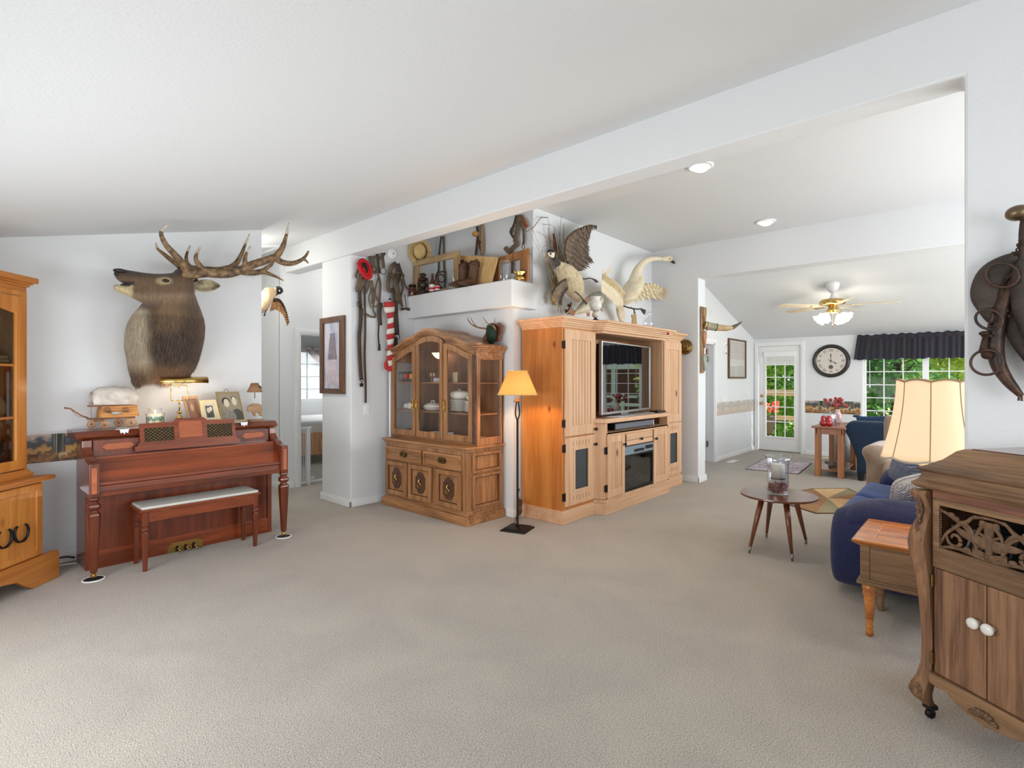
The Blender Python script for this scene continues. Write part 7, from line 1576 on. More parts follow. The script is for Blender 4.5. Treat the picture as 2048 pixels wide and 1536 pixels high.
# ================================================================ round coffee table and candle vase
CX,CYt = 4.72,1.26
ctb = thing('coffee_table','small round walnut coffee table on four splayed legs','coffee table',(CX,CYt,0)); M = TM((CX,CYt,0))
obj('tabletop',G(M).lathe([(.25,.425),(.285,.432),(.292,.440),(.29,.45),(0,.452)],48),m_walnut,ctb,ang=.6)
obj('apron',G(M).box(-.16,.16,-.012,.012,.40,.428).box(-.012,.012,-.16,.16,.40,.428),m_walnut_v,ctb)
for (x,y) in ((4.759,1.516),(4.787,1.162),(5.398,1.55),(5.407,1.192)):pass
feet = [px(1495,1082,Z=0),px(1587,1098,Z=0),px(1532,1050,Z=0),px(1616,1064,Z=0)]
c_ = sum(feet,Vector())/4
for p in feet:
    d = Vector((p.x-c_.x,p.y-c_.y,0)).normalized()
    q = Vector((CX,CYt,0))+d*.31; k = Vector((CX,CYt,0))+d*.18
    lg = obj('leg',G().tube([Vector((q.x,q.y,.04)),Vector(((q.x*.35+k.x*.65),(q.y*.35+k.y*.65),.3)),Vector((k.x,k.y,.43))],[.011,.021,.022],8),m_walnut_v,ctb,smooth=True)
    obj('brass_ferrule',G().tube([Vector((q.x+d.x*.006,q.y+d.y*.006,.0)),Vector((q.x,q.y,.055))],[.008,.0125],10),m_nick,lg,smooth=True)
vz = .452; VX,VY = px(1556,988,Z=vz).x,px(1556,988,Z=vz).y
vs_ = thing('hurricane_vase','clear glass hurricane vase with white candle above red beads','vase',(VX,VY,vz)); M = TM((VX,VY,vz))
obj('glass',G(M).lathe([(0,.0),(.078,.002),(.08,.01),(.08,.22),(.082,.27),(.1,.315),(.104,.317),(.086,.27),(.076,.22),(.076,.014),(0,.012)],32),m_cglass,vs_,smooth=True)
obj('candle',G(M).lathe([(.052,.135),(.052,.245),(.046,.25),(0,.246)],24),plain('ivory_wax',S(232,226,208),.5),vs_,smooth=True)
obj('candle_plate',G(M).lathe([(.055,.125),(.057,.13),(.055,.135),(0,.135)],24),m_iron,vs_)
m_bead = plain('red_bead',S(140,20,32),.2,coat=.4); proto = None; rnd = random.Random(2)
for i in range(120):
    a = rnd.random()*2*PI; r = .068*math.sqrt(rnd.random()); z = .02+rnd.random()*.07+.0*r
    if proto is None:proto = obj('red_bead',G(M).ell((0,0,0),(.009,.009,.009),8,6),m_bead,vs_,smooth=True); b = proto
    else:b = proto.copy(); COL.objects.link(b)
    b.location = (r*math.cos(a),r*math.sin(a),z)
# ================================================================ blue sofa along x, facing the television
sf = thing('blue_sofa','navy blue sofa in a stretch cover facing the television','sofa',(5.1,.25,0))
def bluefab(name,c1,c2,sc=150):
    m,nt,b = newmat(name); n = N(nt,'ShaderNodeTexVoronoi',Scale=sc); nt.links.new(coords(nt,(1,1,1)),n.inputs[0])
    nt.links.new(ramp(nt,n.outputs['Distance'],[(.1,c2),(.5,c1)]),b.inputs['Base Color']); setp(b,Roughness=.9); b.inputs['Sheen Weight'].default_value = .12; bump(nt,b,n.outputs['Distance'],.4,.006); return m
m_blue = bluefab('blue_stretch_fabric',S(20,28,66),S(38,48,96)); m_blue2 = bluefab('blue_seat_fabric',S(42,62,112),S(62,86,142),120)
SX0,SX1 = 3.96,6.05
def soft(name,g,mat,t,vox=.03,it=10):return organic(name,g,mat,t,vox,it,None)
g = G().box(SX0+.06,SX1,-.18,.76,.04,.40).box(SX0,SX1,-.25,.12,.04,.5)
g.loft([((SX0+.16,-.2,.34),(.20,0,0),(0,0,.3)),((SX0+.16,.5,.34),(.20,0,0),(0,0,.3)),((SX0+.17,.76,.28),(.17,0,0),(0,0,.25))])
soft('skirted_base',g,m_blue,sf,.035,12)
def seatc(x0,x1):
    g = G().box(x0,x1,.06,.76,.30,.47); g.loft([((x0+.03,.73,.34),(0,.08,0),(0,0,.15)),((x1-.03,.73,.34),(0,.08,0),(0,0,.15))]); return g
soft('seat_cushion',seatc(SX0+.34,(SX0+SX1)/2-.01),m_blue2,sf,.03,9); soft('seat_cushion',seatc((SX0+SX1)/2+.01,SX1-.34),m_blue2,sf,.03,9)
for x0,x1 in ((SX0,SX0+.36),(SX1-.36,SX1)):
    g = G().loft([((x0+.18,.0,.50),(.19,0,0),(0,0,.13)),((x0+.18,.5,.50),(.19,0,0),(0,0,.13)),((x0+.18,.64,.47),(.17,0,0),(0,0,.12)),((x0+.18,.70,.44),(.12,0,0),(0,0,.08))]).box(x0+.03,x1-.03,-.1,.62,.2,.5)
    soft('arm',g,m_blue,sf,.028,10)
g = G().box(SX0+.1,SX1-.1,-.28,-.02,.3,.84).loft([((SX0+.15,-.12,.8),(0,.14,0),(0,0,.1)),((SX1-.15,-.12,.8),(0,.14,0),(0,0,.1))])
soft('back',g,m_blue,sf,.035,10)
def scallop(name,label,c,R_,rot,col):
    """scatter cushion covered in scalloped shell rows"""
    t = thing(name,label,'cushion',tuple(c-Vector((0,0,R_*.6)))); M = Matrix.Translation(c) @ rot.to_4x4()
    def f(u,v):
        a = 2*PI*u; k = (math.cos(a)**4+math.sin(a)**4)**-.25*.9
        r = R_*k*math.sin(PI*v); return (r*math.cos(a),r*math.sin(a),.075*math.cos(PI*v)*(1+.04*math.sin(60*v)))
    obj('cover',G(M).sheet(f,40,60),col,t,smooth=True)
    g = G(M)
    for k in range(44):a = 2*PI*k/44; q = (math.cos(a)**4+math.sin(a)**4)**-.25*.9; g.ell((R_*q*math.cos(a),R_*q*math.sin(a),0),(.014,.014,.008),6,4)
    obj('fringe',g,col,t,smooth=True)
def ribcush(name,c):
    m,nt,b = newmat(name); w_ = N(nt,'ShaderNodeTexWave',Scale=34.0,Distortion=2.5); w_.inputs['Detail'].default_value = 1; nt.links.new(coords(nt,(1,1,1)),w_.inputs[0])
    nt.links.new(ramp(nt,w_.outputs['Fac'],[(.2,tuple(x*.7 for x in c[:3])+(1,)),(.6,c)]),b.inputs['Base Color']); setp(b,Roughness=.85); bump(nt,b,w_.outputs['Fac'],.6,.01); return m
R3 = lambda ax,a:Matrix.Rotation(a,3,ax)
scallop('scatter_cushion','grey ribbed scatter cushion against the far arm of the blue sofa',px(1834,941,X=5.4),.19,R3('Z',.4) @ R3('Y',.9) @ R3('X',.3),ribcush('grey_ribbed',S(150,156,168)))
scallop('scatter_cushion','pale ribbed scatter cushion on the near seat of the blue sofa',px(1824,984,X=4.75),.16,R3('Z',.2) @ R3('Y',1.0) @ R3('X',-.5),ribcush('pale_ribbed',S(214,204,198)))
# ================================================================ end table with the large lamp
tx0,tx1,ty0,ty1 = 3.42,3.90,-.06,.495
et = thing('end_table','brown oak end table with turned legs beside the blue sofa','end table',((tx0+tx1)/2,(ty0+ty1)/2,0))
m_eo = wood('end_table_oak',S(100,70,44),S(142,106,70),'y',.4,18,.06,coat=.2); m_eot = wood('end_table_top',S(150,80,30),S(206,130,58),'y',.25,16,.06,coat=.5)
obj('cabinet_box',G().box(tx0,tx1,ty0,ty1,.30,.50),m_eo,et,bev=.004)
obj('corner_strip',G().box(tx0-.006,tx0+.02,ty1-.04,ty1+.004,.30,.50),m_eo,et,bev=.003)
obj('skirt_moulding',G().box(tx0-.02,tx1+.02,ty0-.02,ty1+.02,.285,.305).box(tx0-.012,tx1+.012,ty0-.012,ty1+.012,.30,.315),m_eo,et,bev=.006)
obj('tabletop',G().hexa([(tx0-.015,ty0-.015,.497),(tx1+.015,ty0-.015,.497),(tx1+.015,ty1+.015,.497),(tx0-.015,ty1+.015,.497)],[(tx0-.045,ty0-.04,.515),(tx1+.04,ty0-.04,.515),(tx1+.04,ty1+.04,.515),(tx0-.045,ty1+.04,.515)]).ring([(tx0-.045,ty0-.04),(tx1+.04,ty0-.04),(tx1+.04,ty1+.04),(tx0-.045,ty1+.04)],[(tx0+.04,ty0+.04),(tx1-.04,ty0+.04),(tx1-.04,ty1-.06),(tx0+.04,ty1-.06)],.514,.532,'z'),m_eot,et,bev=.008)
obj('inset_panel',G().box(tx0+.035,tx1-.035,ty0+.035,ty1-.055,.512,.526),m_eot,et,bev=.002)
for x in (tx0+.03,tx1-.03):
    for y in (ty0+.03,ty1-.035):
        obj('leg',G().lathe([(.014,0),(.018,.006),(.019,.03),(.014,.04),(.02,.05),(.014,.062),(.018,.08),(.023,.14),(.027,.2),(.024,.21),(.032,.222),(.034,.235),(.03,.245),(.036,.262),(.034,.28),(.024,.286)],18,(x,y,0)),m_eo if x > 3.6 else m_eot,et,smooth=True)
LX,LYY = 3.655,.20
bl = thing('table_lamp','large lit table lamp with fluted cream bell shade on a glass base','lamp',(LX,LYY,.526)); M = TM((LX,LYY,0))
m_clamp = plain('frosted_cut_glass',S(232,222,206),.15,trans=.35,bmp=.3)
obj('glass_body',G(M).lathe([(.055,.527),(.06,.54),(.03,.56),(.035,.6),(.055,.68),(.075,.76),(.06,.84),(.04,.88),(.035,.9),(.06,.925),(.066,.935),(.03,.945)],32,rip=lambda a,k:.05*abs(math.sin(a*8))),m_clamp,bl,smooth=True,label='cut glass urn shaped body')
obj('brass_collar',G(M).lathe([(.035,.943),(.038,.95),(.012,.955),(.01,1.2)],18),m_brass,bl,smooth=True)
m_csh = shademat('cream_shade_lit',S(232,214,184),.42,S(255,206,150))
npn = 8
def lshade(u,v):
    a = 2*PI*u; fl_a = abs(math.sin(a*npn/2)); R_ = .16+(.228-.16)*(1-v)**1.7
    R_ *= 1+.02*(fl_a); z = .975+(1.385-.975)*v
    z += (-.012*fl_a if v < .01 else 0)+(.012*fl_a if v > .99 else 0)
    return Vector((LX+R_*math.cos(a),LYY+R_*math.sin(a),z))
obj('bell_shade',G().sheet(lshade,96,14),m_csh,bl,smooth=True,solid=.002,label='cream fabric bell shade, lit')
m_pip = plain('shade_piping',S(150,128,100),.8); m_trimb = plain('shade_braid',S(196,182,164),.8)
for k in range(npn):obj('rib',G().tube([lshade(k/npn,v/14)+(lshade(k/npn,v/14)-Vector((LX,LYY,lshade(k/npn,v/14).z))).normalized()*.002 for v in range(15)],.0022,5),m_pip,bl)
for v,r_ in ((0,.006),(1,.005)):obj('braid_edge',G().tube([lshade(k/96,v) for k in range(96)],r_,6,closed=True),m_trimb if v == 0 else m_pip,bl,smooth=True)
light('POINT','table_lamp_bulb',(LX,LYY,1.22),3.5,(1,.80,.58),radius=.05)
# ================================================================ carved oak cabinet in the right foreground
dv = Vector((-.59,-.807,0)).normalized(); nv = Vector((-.807,.59,0)).normalized(); V0 = Vector((2.785,.185,0))
VM = frame_M(V0,dv,-nv,(0,0,1)) if False else Matrix(((dv.x,-nv.x,0,V0.x),(dv.y,-nv.y,0,V0.y),(0,0,1,0),(0,0,0,1)))
VW,VD = .50,.40
vc = thing('carved_oak_cabinet','antique carved oak phonograph cabinet with white door knobs in the foreground','cabinet',tuple(V0+dv*VW/2-nv*VD/2),math.atan2(dv.y,dv.x))
def VG():return G(VM)
def VL(u,v,d=0.0):  # photograph point on the front plane -> local (x, z)
    p = pp(u,v,V0+nv*d,nv)-V0; return p.dot(dv),p.z
zt0 = .955
g = VG().box(.035,VW-.035,.02,VD,.17,zt0-.01).ring([(.03,.16),(VW-.03,.16),(VW-.03,zt0),(.03,zt0)],[(.055,.2),(VW-.055,.2),(VW-.055,.905),(.055,.905)],-.004,.024,'y') if False else VG()
# carcass as panels so the grille opens on a dark hollow
g.box(.035,.05,.02,VD,.17,zt0).box(VW-.05,VW-.035,.02,VD,.17,zt0).box(.04,VW-.04,VD-.015,VD,.17,zt0).box(.04,VW-.04,.02,VD,.17,.185).box(.04,VW-.04,.02,VD,.63,.645)
obj('carcass',g,m_oldoak,vc)
obj('hollow_back',VG().box(.05,VW-.05,.28,.285,.64,zt0-.01),m_dark,vc)
obj('top_rail',VG().box(.04,VW-.04,-.002,.022,.915,.957),wood('reddish_rail',S(106,64,44),S(150,98,72),'x',.5,16,.06),vc,bev=.003)
obj('middle_rail',VG().box(.04,VW-.04,-.002,.022,.632,.70),m_oldoak_h,vc,bev=.004)
obj('grille_frame',VG().ring([(.043,.695),(VW-.043,.695),(VW-.043,.917),(.043,.917)],[(.07,.72),(VW-.07,.72),(VW-.07,.889),(.07,.889)],-.006,.012,'y'),m_oldoak_h,vc,bev=.005)
# scrolled fretwork grille
fz0,fz1,fx0,fx1 = .72,.887,.072,VW-.072
m_fret = plain('carved_fretwork',S(126,94,66),.6,nz=.4,nscale=40,vary=S(92,66,46),bmp=.5)
def fr(P,r=.0075,cl=False):
    Q_ = smoothpts([(x,.004,z) for x,z in P],5) if not cl else [Vector((x,.004,z)) for x,z in P]
    return VG().tube(Q_,[r*(1-.35*abs(2*i/(len(Q_)-1)-1)) for i in range(len(Q_))] if not cl else r,8,flat=.8,up=(0,0,1),closed=cl)
sx_ = lambda x:x
fw = fx1-fx0; mid = (fx0+fx1)/2
curves = [[(0,.02),(.02,.06),(.06,.1),(.09,.12),(.12,.09),(.125,.04),(.12,.0)],[(0,.15),(.03,.14),(.07,.12),(.1,.13),(.13,.155),(.2,.16)],[(.07,.12),(.11,.09),(.13,.05),(.14,0)],[(.02,.06),(.03,.03),(.055,.02),(.075,.035),(.07,.06),(.05,.065),(.04,.05)],
          [(.13,.0),(.13,.07),(.15,.12),(.19,.14),(.21,.125),(mid-fx0,.14)],[(.14,.1),(.17,.085),(.2,.07),(.22,.05),(mid-fx0,.045)],[(.15,.0),(.18,.02),(.2,.015),(.22,.03),(mid-fx0,.02)],[(.0,.0),(.03,.01),(.08,.015),(.12,.01),(.18,.0),(mid-fx0,.005)]]
g = VG()
for c in curves:
    for mir in (0,1):
        P = [((fx0+x) if not mir else (fx1-x),.004,fz0+z) for x,z in c]; Q_ = smoothpts(P,5)
        g.tube(Q_,[.0085*(1-.4*abs(2*i/(len(Q_)-1)-1)) for i in range(len(Q_))],8,flat=.7,up=(0,0,1))
g.tube([(mid,.004,fz0),(mid,.002,fz0+.06),(mid,.004,fz1-.02)],[.016,.012,.02],10,flat=.6)
for mir in (-1,1):
    for x,z,r in ((.04,.14,.012),(.1,.02,.012),(.18,.018,.014),(.06,.13,.01),(.2,.14,.01),(.13,.155,.008)):g.ell((mid+mir*(fw/2-x),.004,fz0+z),(r*1.4,r*.7,r),10,6)
obj('fretwork_grille',g,m_fret,vc,smooth=True,label='scrolled carved fretwork with a central lamp motif')
obj('beaded_edge',(lambda g:[g.ell((fx0+.004,-.002,fz0+.008+k*.0105),(.003,.003,.004),6,4) for k in range(15)] and g)(VG()),m_fret,vc)
# lamp motif body
obj('lamp_motif',VG().loft([((mid-.13,.002,fz0+.1),(.008,0,0),(0,0,.004)),((mid-.07,.0,fz0+.075),(.03,0,0),(0,0,.014)),((mid,-.002,fz0+.065),(.03,0,0),(0,0,.022)),((mid+.07,.0,fz0+.07),(.03,0,0),(0,0,.014)),((mid+.11,.002,fz0+.075),(.008,0,0),(0,0,.005))]),m_fret,vc,smooth=True)
# doors
xm = .243
for x0,x1,kx in ((.045,xm-.0015,.212),(xm+.0015,VW-.045,.262)):
    d_ = obj('door',VG().box(x0,x1,.0,.02,.203,.630),m_oldoak,vc,bev=.004)
    obj('knob',G(VM @ frame_M((kx,0,.478),(1,0,0),(0,0,1),(0,-1,0))).lathe([(.012,0),(.010,.012),(.018,.016),(.0215,.022),(.019,.031),(.008,.034),(0,.0345)],20),m_china,d_,smooth=True,label='round white porcelain knob')
for z in (.578,.262):obj('hinge',VG().box(.038,.05,-.006,.0,z-.022,z+.022).lathe([(.004,z-.024),(.004,z+.024)],8,(.044,-.008,0)),m_abrass,vc)
# scalloped apron with carved shell
ap = [(.03,.2),(.03,.155),(.07,.15),(.1,.155),(.14,.13),(.18,.118),(xm,.105),(VW-.18,.118),(VW-.14,.13),(VW-.1,.155),(VW-.07,.15),(VW-.03,.155),(VW-.03,.2)]
obj('scalloped_apron',VG().prism(ap,-.012,.02,'y'),m_oldoak_h,vc,bev=.005)
g = VG()
for k in range(9):a = (k-4)*.34; g.tube([(xm,-.012,.135),(xm+.05*math.sin(a),-.02,.135+.03*math.cos(a)*(1 if abs(a) < 1 else .6))],[.004,.008],7)
obj('carved_shell',g,m_fret,vc,smooth=True)
# shaped corner posts: bulging shoulder with acanthus relief
for x,sd_ in ((.022,1),(VW-.022,-1)):
    prof = [(.94,.040,-.02),(.925,.044,-.028),(.90,.036,-.018),(.86,.030,-.01),(.82,.034,-.016),(.77,.044,-.026),(.72,.048,-.03),(.66,.046,-.026),(.6,.040,-.018),(.5,.034,-.012),(.4,.031,-.008),(.3,.030,-.006),(.22,.031,-.008),(.17,.036,-.014),(.13,.044,-.024),(.10,.046,-.03),(.075,.038,-.024),(.06,.026,-.012),(.052,.024,-.01)]
    rings = []
    g = VG()
    vs = []; fs = []; n_ = 10
    for z,w_,off in prof:
        cx2,cy2 = x-sd_*(-off)*.9,.02+off
        for i in range(n_):
            a = 2*PI*i/n_+PI/4; sx2 = abs(math.cos(a))**.6*math.copysign(1,math.cos(a)); sy2 = abs(math.sin(a))**.6*math.copysign(1,math.sin(a)); vs.append((cx2+w_*.78*sx2,cy2+w_*.78*sy2,z))
    for k in range(len(prof)-1):
        for i in range(n_):j = (i+1) % n_; fs.append((k*n_+i,k*n_+j,(k+1)*n_+j,(k+1)*n_+i))
    fs += [tuple(range(n_)),tuple((len(prof)-1)*n_+i for i in range(n_))[::-1]]
    g.add(vs,fs); po = obj('corner_post',g,m_oldoak,vc,ang=.7)
    g = VG(); xo = x-sd_*.018; yo = -.034
    for k,(z,r,dx) in enumerate(((.905,.011,0),(.88,.008,.006),(.845,.009,-.004),(.81,.010,.004),(.775,.013,-.006),(.735,.015,.006),(.70,.012,-.006),(.665,.012,.004),(.63,.009,-.003))):
        g.torus((xo+dx,yo+.004*abs(k-4)*.6,z),r,.0038,(-.5*sd_,-1,0),12,6,.75); g.ell((xo-dx,yo+.004*abs(k-4)*.6,z-.012),(.009,.005,.012),8,5)
    g.tube(smoothpts([(xo,yo+.008,.92),(xo+.01,yo+.01,.85),(xo-.008,yo,.78),(xo+.008,yo-.002,.7),(xo,yo+.008,.6)],6),.004,6)
    obj('carved_leaves',g,m_fret,po,smooth=True,label='carved acanthus leaves')
    g = VG()
    for k in range(7):a = (k-3)*.45; g.tube([(xo,yo+.0,.125),(xo+.02*math.sin(a),yo-.004,.125-.03*math.cos(a))],[.005,.007],6)
    g.torus((xo,yo,.125),.012,.004,(-.5*sd_,-1,0),12,6)
    obj('carved_toe',g,m_fret,po,smooth=True)
    cm = VM @ Matrix.Translation((x,.01,0))
    obj('caster',G(cm).lathe([(.026,.052),(.027,.045),(.014,.04),(.012,.034)][::-1],14).tube([(-.009,0,.018),(.009,0,.018)],.018,14).tube([(-.012,0,.018),(-.012,0,.04)],.004,6).tube([(.012,0,.018),(.012,0,.04)],.004,6),m_iron,po,smooth=True)
for x in (0,VW-.04):obj('corner_post',VG().box(x,x+.04,VD-.045,VD-.005,.05,.95),m_oldoak,vc,bev=.006)
# stepped ogee lid
def lidring(e,z):return [(-e,-e,z),(VW+e,-e,z),(VW+e,VD+e*.2,z),(-e,VD+e*.2,z)]
lv_ = [(.012,.948),(.022,.955),(.03,.968),(.026,.972),(.012,.985),(.006,1.0),(.004,1.015),(.016,1.024),(.018,1.03),(.004,1.036),(-.02,1.052),(-.045,1.07),(-.062,1.09),(-.075,1.106),(-.085,1.112),(-.092,1.116)]
g = VG(); vs = []; fs = []
for e,z in lv_:vs += lidring(e,z)
for k in range(len(lv_)-1):
    for i in range(4):j = (i+1) % 4; fs.append((k*4+i,k*4+j,(k+1)*4+j,(k+1)*4+i))
fs += [(0,1,2,3),tuple(len(vs)-4+i for i in range(4))]
g.add(vs,fs); obj('moulded_lid',g,m_oldoak_h,vc,ang=.35)
obj('lid_top_panel',VG().box(.11,VW-.11,.11,VD-.02,1.114,1.12),m_walnut,vc,bev=.003)
# records and papers glimpsed inside
t = thing('paper_bundle','grey papers stored behind the fretwork grille','papers',tuple(VM @ Vector((.16,.15,.646)))); 
for i in range(4):obj('sheet',VG().hexa([(.08+.05*i,.08,.647),(.09+.05*i,.08,.647),(.09+.05*i,.24,.647),(.08+.05*i,.24,.647)],[(.12+.05*i,.10,.80),(.13+.05*i,.10,.80),(.13+.05*i,.24,.80),(.12+.05*i,.24,.80)]),plain('paper_%d' % i,S(150-20*i,150-16*i,146-14*i),.7),t)
# metal pieces on the lid
def spur(lab,loc,mat_):
    t = thing('metal_tool',lab,'tool',loc); M = TM(loc,-.9)
    obj('disc',G(M).ell((0,0,.034),(.03,.016,.018),R=R3('Y',.5)).ell((0,-.016,.037),(.018,.008,.011)),mat_,t,smooth=True)
    obj('stem',G(M).tube([(0,0,.026),(.012,0,.012),(.01,0,.0)],[.012,.008,.009],8).box(-.004,.024,-.01,.01,0,.012),plain('copper_%d' % len(lab),S(176,110,84),.35,.9),t,smooth=False)
    obj('clamp',G(M).tube([(.03,0,.02),(.055,0,.015),(.075,0,.024)],[.008,.012,.012],8).box(.05,.058,-.005,.005,0,.045),mat_,t)
q = px(2016,886,Z=1.12); spur('silver and copper metal tool at the left edge of the carved cabinet lid',(q.x,q.y,1.12),m_silver)
q = px(2046,884,Z=1.12); spur('dark metal tool behind the silver one on the carved cabinet lid',(q.x,q.y,1.12),plain('gunmetal',S(90,92,94),.35,.9))
# ================================================================ recessed lights
for (x,y),lab in (((4.435,1.80),'round recessed ceiling light close to the beam'),((6.50,1.87),'round recessed ceiling light near the dining header')):
    t = thing('recessed_light',lab,'ceiling light',(x,y,3.2)); M = TM((x,y,0))
    obj('trim_ring',G(M).lathe([(.11,3.22),(.112,3.213),(.085,3.205),(.08,3.218)],28),m_white,t,smooth=True)
    obj('lamp_face',G(M @ Matrix.Translation((0,0,3.215)) @ Matrix.Rotation(.35,4,'Y')).ell((0,0,0),(.07,.07,.03),18,10),plain('lit_reflector',(1,.95,.88,1),.4,emis=(1,.93,.84,1),es=9),t,smooth=True)
    light('SPOT','recessed_light_beam',(x,y,3.16),45,(1,.9,.78),rot=(math.radians(-22),0,0),radius=.06,spot=1.7)
# ================================================================ ceiling fan
FCX,FCY = 8.93,1.645; fan = thing('ceiling_fan','white and brass ceiling fan with lit frilled glass shades','ceiling fan',(FCX,FCY,2.18)); M = TM((FCX,FCY,0))
m_fw_ = plain('fan_white',S(226,224,222),.35)
obj('canopy',G(M).lathe([(.02,2.665),(.055,2.69),(.08,2.735),(.085,2.76),(.09,2.775),(.09,2.84)],24),m_fw_,fan,smooth=True)
obj('downrod',G(M).lathe([(.014,2.6),(.014,2.68)],12).lathe([(.08,2.57),(.05,2.585),(.025,2.62),(.016,2.66)],20),m_fw_,fan,smooth=True)
obj('motor_housing',G(M).lathe([(.06,2.48),(.15,2.495),(.168,2.51),(.17,2.54),(.15,2.565),(.08,2.575)],28),m_brass,fan,smooth=True)
obj('light_hub',G(M).lathe([(.03,2.36),(.06,2.38),(.07,2.42),(.055,2.45),(.06,2.48)],24),m_brass,fan,smooth=True)
m_blade = plain('cream_blade',S(228,212,178),.4)
PH = math.atan2(RT.y,RT.x)+PI
for k in range(5):
    a = PH+k*2*PI/5+.03; B = M @ Matrix.Rotation(a,4,'Z') @ Matrix.Translation((0,0,2.475)) @ Matrix.Rotation(.2,4,'X')
    bd = obj('blade',G(B).prism([(.24,-.05),(.34,-.062),(.72,-.07),(.78,-.06),(.8,0),(.78,.06),(.72,.07),(.34,.062),(.24,.05)],-.004,.004,'z'),m_blade,fan,bev=.002)
    obj('blade_iron',G(B).prism([(.14,-.02),(.2,-.014),(.26,-.04),(.32,-.03),(.32,.03),(.26,.04),(.2,.014),(.14,.02)],-.012,-.004,'z'),m_brass,bd,bev=.002)
m_fshade = plain('frilled_glass_lit',(1,.96,.9,1),.3,emis=(1,.9,.76,1),es=4.5)
for k in range(4):
    a = PH+.5+k*PI/2; B = M @ Matrix.Rotation(a,4,'Z') @ Matrix.Translation((.13,0,2.345)) @ Matrix.Rotation(2.25,4,'Y')
    ar = obj('lamp_arm',G(M @ Matrix.Rotation(a,4,'Z')).tube(smoothpts([(.04,0,2.40),(.1,0,2.40),(.14,0,2.345)],4),.008,7),m_brass,fan,smooth=True)
    obj('frilled_shade',G(B).lathe([(.022,0),(.035,.02),(.05,.05),(.065,.08),(.09,.105)],32,rip=lambda a,k_:.1*math.sin(a*8)*k_**2,cap=False),m_fshade,ar,smooth=True,solid=.003)
light('POINT','fan_lamp_bulb',(FCX,FCY,2.2),11,(1,.88,.72),radius=.12)
obj('pull_chain',G(M).tube([(0,0,2.36),(0,0,2.19)],.0025,5).ell((0,0,2.185),(.012,.012,.014),8,6),m_brass,fan)
# ================================================================ dining left wall
def KW(u,v,Y=YD):return px(u,v,Y=Y)
a,b_ = KW(1455,716).x,KW(1490,716).x; z0,z1 = KW(1455,757).z,KW(1455,676).z
pc = thing('wall_picture','wide thin brown framed picture under glass on the dining room side wall','picture',((a+b_)/2,YD,z0))
obj('frame',rframe(G(),a,b_,z0,z1,.045,.03,YD-.03,YD-.001,'y'),m_fr,pc,bev=.004)
obj('print',G().box(a+.04,b_-.04,YD-.012,YD-.008,z0+.025,z1-.025),plain('pale_print',S(206,204,198),.05,nz=.1,spec=1.0),pc)
g = G()
for i in range(12):x = a+.1+(b_-a-.2)*i/11; g.box(x-.004,x+.004,YD-.0135,YD-.012,z0+(z1-z0)*.5,z1-.06)
for j in range(6):z = z0+(z1-z0)*(.5+.08*j); g.box(a+.08,b_-.08,YD-.0135,YD-.012,z-.002,z+.002)
obj('printed_grid',g,plain('print_line',S(150,120,110),.4),pc)
M_ = lambda p:frame_M(p,(1,0,0),(0,0,1),(0,-1,0))
for v,lab in ((690,'round white thermostat beside the dining picture'),(707,'small white sensor below the thermostat')):
    c = KW(1449,v); t = thing('wall_control',lab,'thermostat',tuple(c)); obj('case',G(M_(c)).lathe([(.055,0),(.055,.02),(.045,.03),(0,.03)],20) if v < 700 else G(M_(c)).box(-.05,.05,-.045,.045,0,.025),m_white,t,bev=.004 if v > 700 else 0,ang=.6 if v < 700 else None); obj('dial',G(M_(c)).lathe([(.02,.03),(.02,.036),(0,.037)],12),m_silver,t)
plate_sw('light_switch','wide white double switch above the pale border','light switch',M_(KW(1449,797)),.22,.12,2)
plate_sw('light_switch','single white switch near the outside door','light switch',M_(KW(1494,789)),.09,.115,1)
o = plate_sw('wall_outlet','white power outlet low on the dining room side wall','outlet',M_(KW(1478,886)),.08,.115,0); obj('socket',G(M_(KW(1478,886))).box(-.02,.02,.012,.04,.006,.009).box(-.02,.02,-.04,-.012,.006,.009),m_trim,o,bev=.002)
c = KW(1420,624); t = thing('wall_vent','small white vent high above the side door','vent',tuple(c)); obj('frame',G(M_(c)).ring([(-.09,-.06),(.09,-.06),(.09,.06),(-.09,.06)],[(-.075,-.045),(.075,-.045),(.075,.045),(-.075,.045)],0,.012,'z'),m_white,t)
for k in range(5):obj('louvre',G(M_(c)).box(-.075,.075,-.04+k*.019,-.03+k*.019,.002,.01),m_white,t)
c = px(1465,923,Z=0); t = thing('floor_vent','narrow white floor vent by the dining room side wall','vent',(c.x,c.y,0)); obj('frame',G().ring([(c.x-.16,c.y-.05),(c.x+.16,c.y-.05),(c.x+.16,c.y+.05),(c.x-.16,c.y+.05)],[(c.x-.14,c.y-.035),(c.x+.14,c.y-.035),(c.x+.14,c.y+.035),(c.x-.14,c.y+.035)],0,.008,'z'),m_white,t)
for k in range(7):obj('louvre',G().box(c.x-.14+k*.042,c.x-.115+k*.042,c.y-.035,c.y+.035,.001,.006),m_trim,t)
